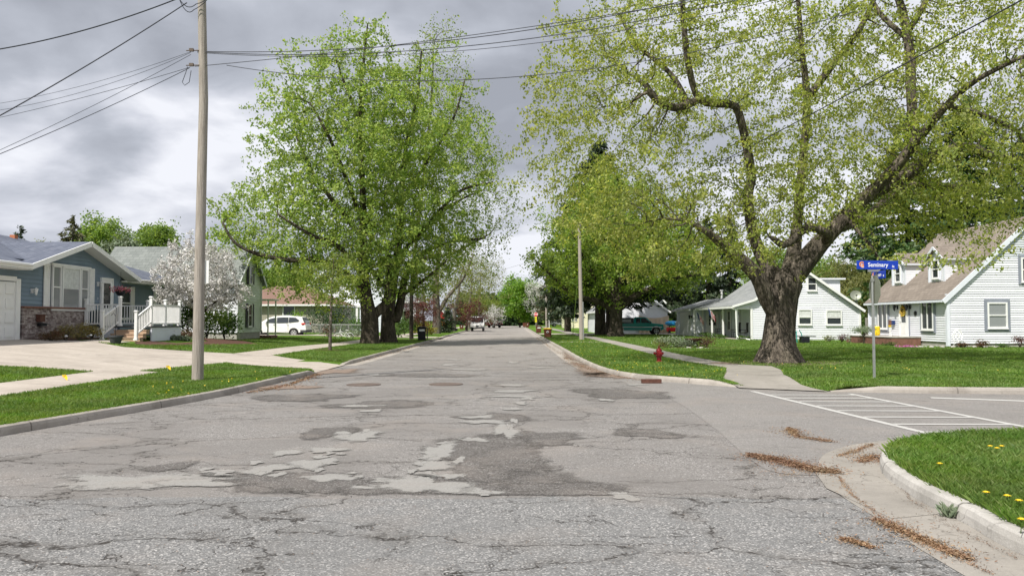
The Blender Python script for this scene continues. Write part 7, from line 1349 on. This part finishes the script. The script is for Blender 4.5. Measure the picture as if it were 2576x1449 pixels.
# litter
def litter(pts, w, n, lab, sz=.03, mat='litter', h=.02):
    L = [V(*G(u, v)) for u, v in pts]; seg = [(L[i+1]-L[i]).length for i in range(len(L)-1)]; k = rg.choice(len(seg), n, p=np.array(seg)/sum(seg)); t = rg.random(n); A_ = np.array([L[i] for i in k]); B_ = np.array([L[i+1] for i in k]); P = A_*(1-t[:, None])+B_*t[:, None]; g_ = (k+t)/len(seg); wv = w*(.35+.65*np.abs(np.sin(g_*7+1.)))*np.clip(6*np.minimum(g_, 1-g_)+.25, 0, 1)*rg.choice([.6, 1.2, 3.4], n, p=[.45, .33, .22]); P[:, :2] += rg.normal(size=(n, 2))*wv[:, None]; P[:, 2] = .016+rg.random(n)**2*h
    v, f = leafquads(P, sz, rg, 0, .3); v[:, 2] = np.maximum(v[:, 2]*.5+.008, .013); tag(fastmesh('leaf_litter', v, f, mat), lab, 'litter', kind='stuff')
litter([(1885, 1148), (1950, 1160), (2010, 1175), (2060, 1188), (2105, 1192)], .055, 9000, 'long heap of brown seed litter on the road', .034, h=.06); litter([(1985, 1078), (2005, 1100), (2040, 1105), (2090, 1113)], .06, 2600, 'crooked heap of brown litter before the crosswalk', .034); litter([(2205, 1310), (2280, 1345), (2350, 1375), (2440, 1412)], .05, 3400, 'brown litter along the near gutter edge', .03, h=.03); litter([(2120, 1358), (2160, 1370), (2195, 1382)], .03, 900, 'small streak of litter on the near road', .028)
litter([(2165, 1165), (2200, 1150), (2240, 1155), (2235, 1170)], .06, 3200, 'yellow brown litter around the drain grate', .03, h=.03); litter([(2195, 1120), (2150, 1138), (2110, 1150)], .05, 1200, 'litter line along the corner gutter seam', .025); litter([(1960, 1190), (1990, 1200)], .2, 300, 'loose crumbs near the long litter heap', .02)
litter([(800, 942), (740, 965), (690, 978), (620, 990)], .1, 1300, 'dark twigs along the left kerb', .07, h=.04); litter([(1420, 900), (1470, 925), (1560, 948), (1640, 962)], .22, 2600, 'brown litter in the right gutter', .04); litter([(1085, 862), (1000, 885), (900, 912)], .15, 1500, 'litter in the left gutter beyond the drive', .05)
litter([(2108, 1200), (2140, 1245), (2210, 1300), (2330, 1370), (2500, 1450)], .03, 1100, 'thin trail of litter along the near gutter seam', .022, h=.01); litter([(2255, 1200), (2290, 1260), (2400, 1330), (2560, 1410)], .03, 600, 'thin trail of dirt at the foot of the near kerb', .02, 'dirt', .006); litter([(1350, 850), (1400, 885), (1440, 905)], .12, 1400, 'litter trail in the far right gutter', .05)
c = G(2385, 1302); 
def weed():
    r_ = thing('kerb_weed', 'grassy weed growing from the crack in the near kerb', 'weed', (c.x, c.y, .0)); k = 60; m = M()
    for i in range(k):
        a = rg.uniform(0, 6.28); L = rg.uniform(.06, .16); d = V(math.cos(a)*.6, math.sin(a)*.6, 1).normalized(); b = V(c.x+rg.normal()*.02, c.y+rg.normal()*.03, .01); t = d.orthogonal().normalized()*.004; m.poly([b-t, b+t, b+d*L*.6+t*.7+V(0, 0, .01), b+d*L+V(d.x, d.y, -.2)*.03])
    m.build('blades', 'l_sage', r_)
weed()
# bare earth and roots round the old tree
drape('bare_earth', blob(9.15, YB-.4, 2.0, 1.5, 30, .2, 8), 'dirt', .02, .5)
litter([(1860, 912), (1900, 925), (1960, 930), (2020, 925), (2060, 915)], .35, 2600, 'dry bits around the foot of the old tree', .07)
# pebbles / crumbs on road
n = 2600; r = np.exp(rg.uniform(math.log(5), math.log(24), n)); t = rg.uniform(-1, 1, n); x = r*np.tan(t*.62); C = np.stack([x, r, np.full(n, .012)], 1); C = C[(x < 3.3) | (r > 11)]; C = C[(C[:, 0] < 3) & (C[:, 0] > -6.2)]
v, f = leafquads(C, .016, rg, 0, .8); v[:, 2] = np.abs(v[:, 2]-.012)*.5+.012; tag(fastmesh('road_grit', v, f, 'dirt'), 'loose grit crumbs on the asphalt', 'grit', kind='stuff')
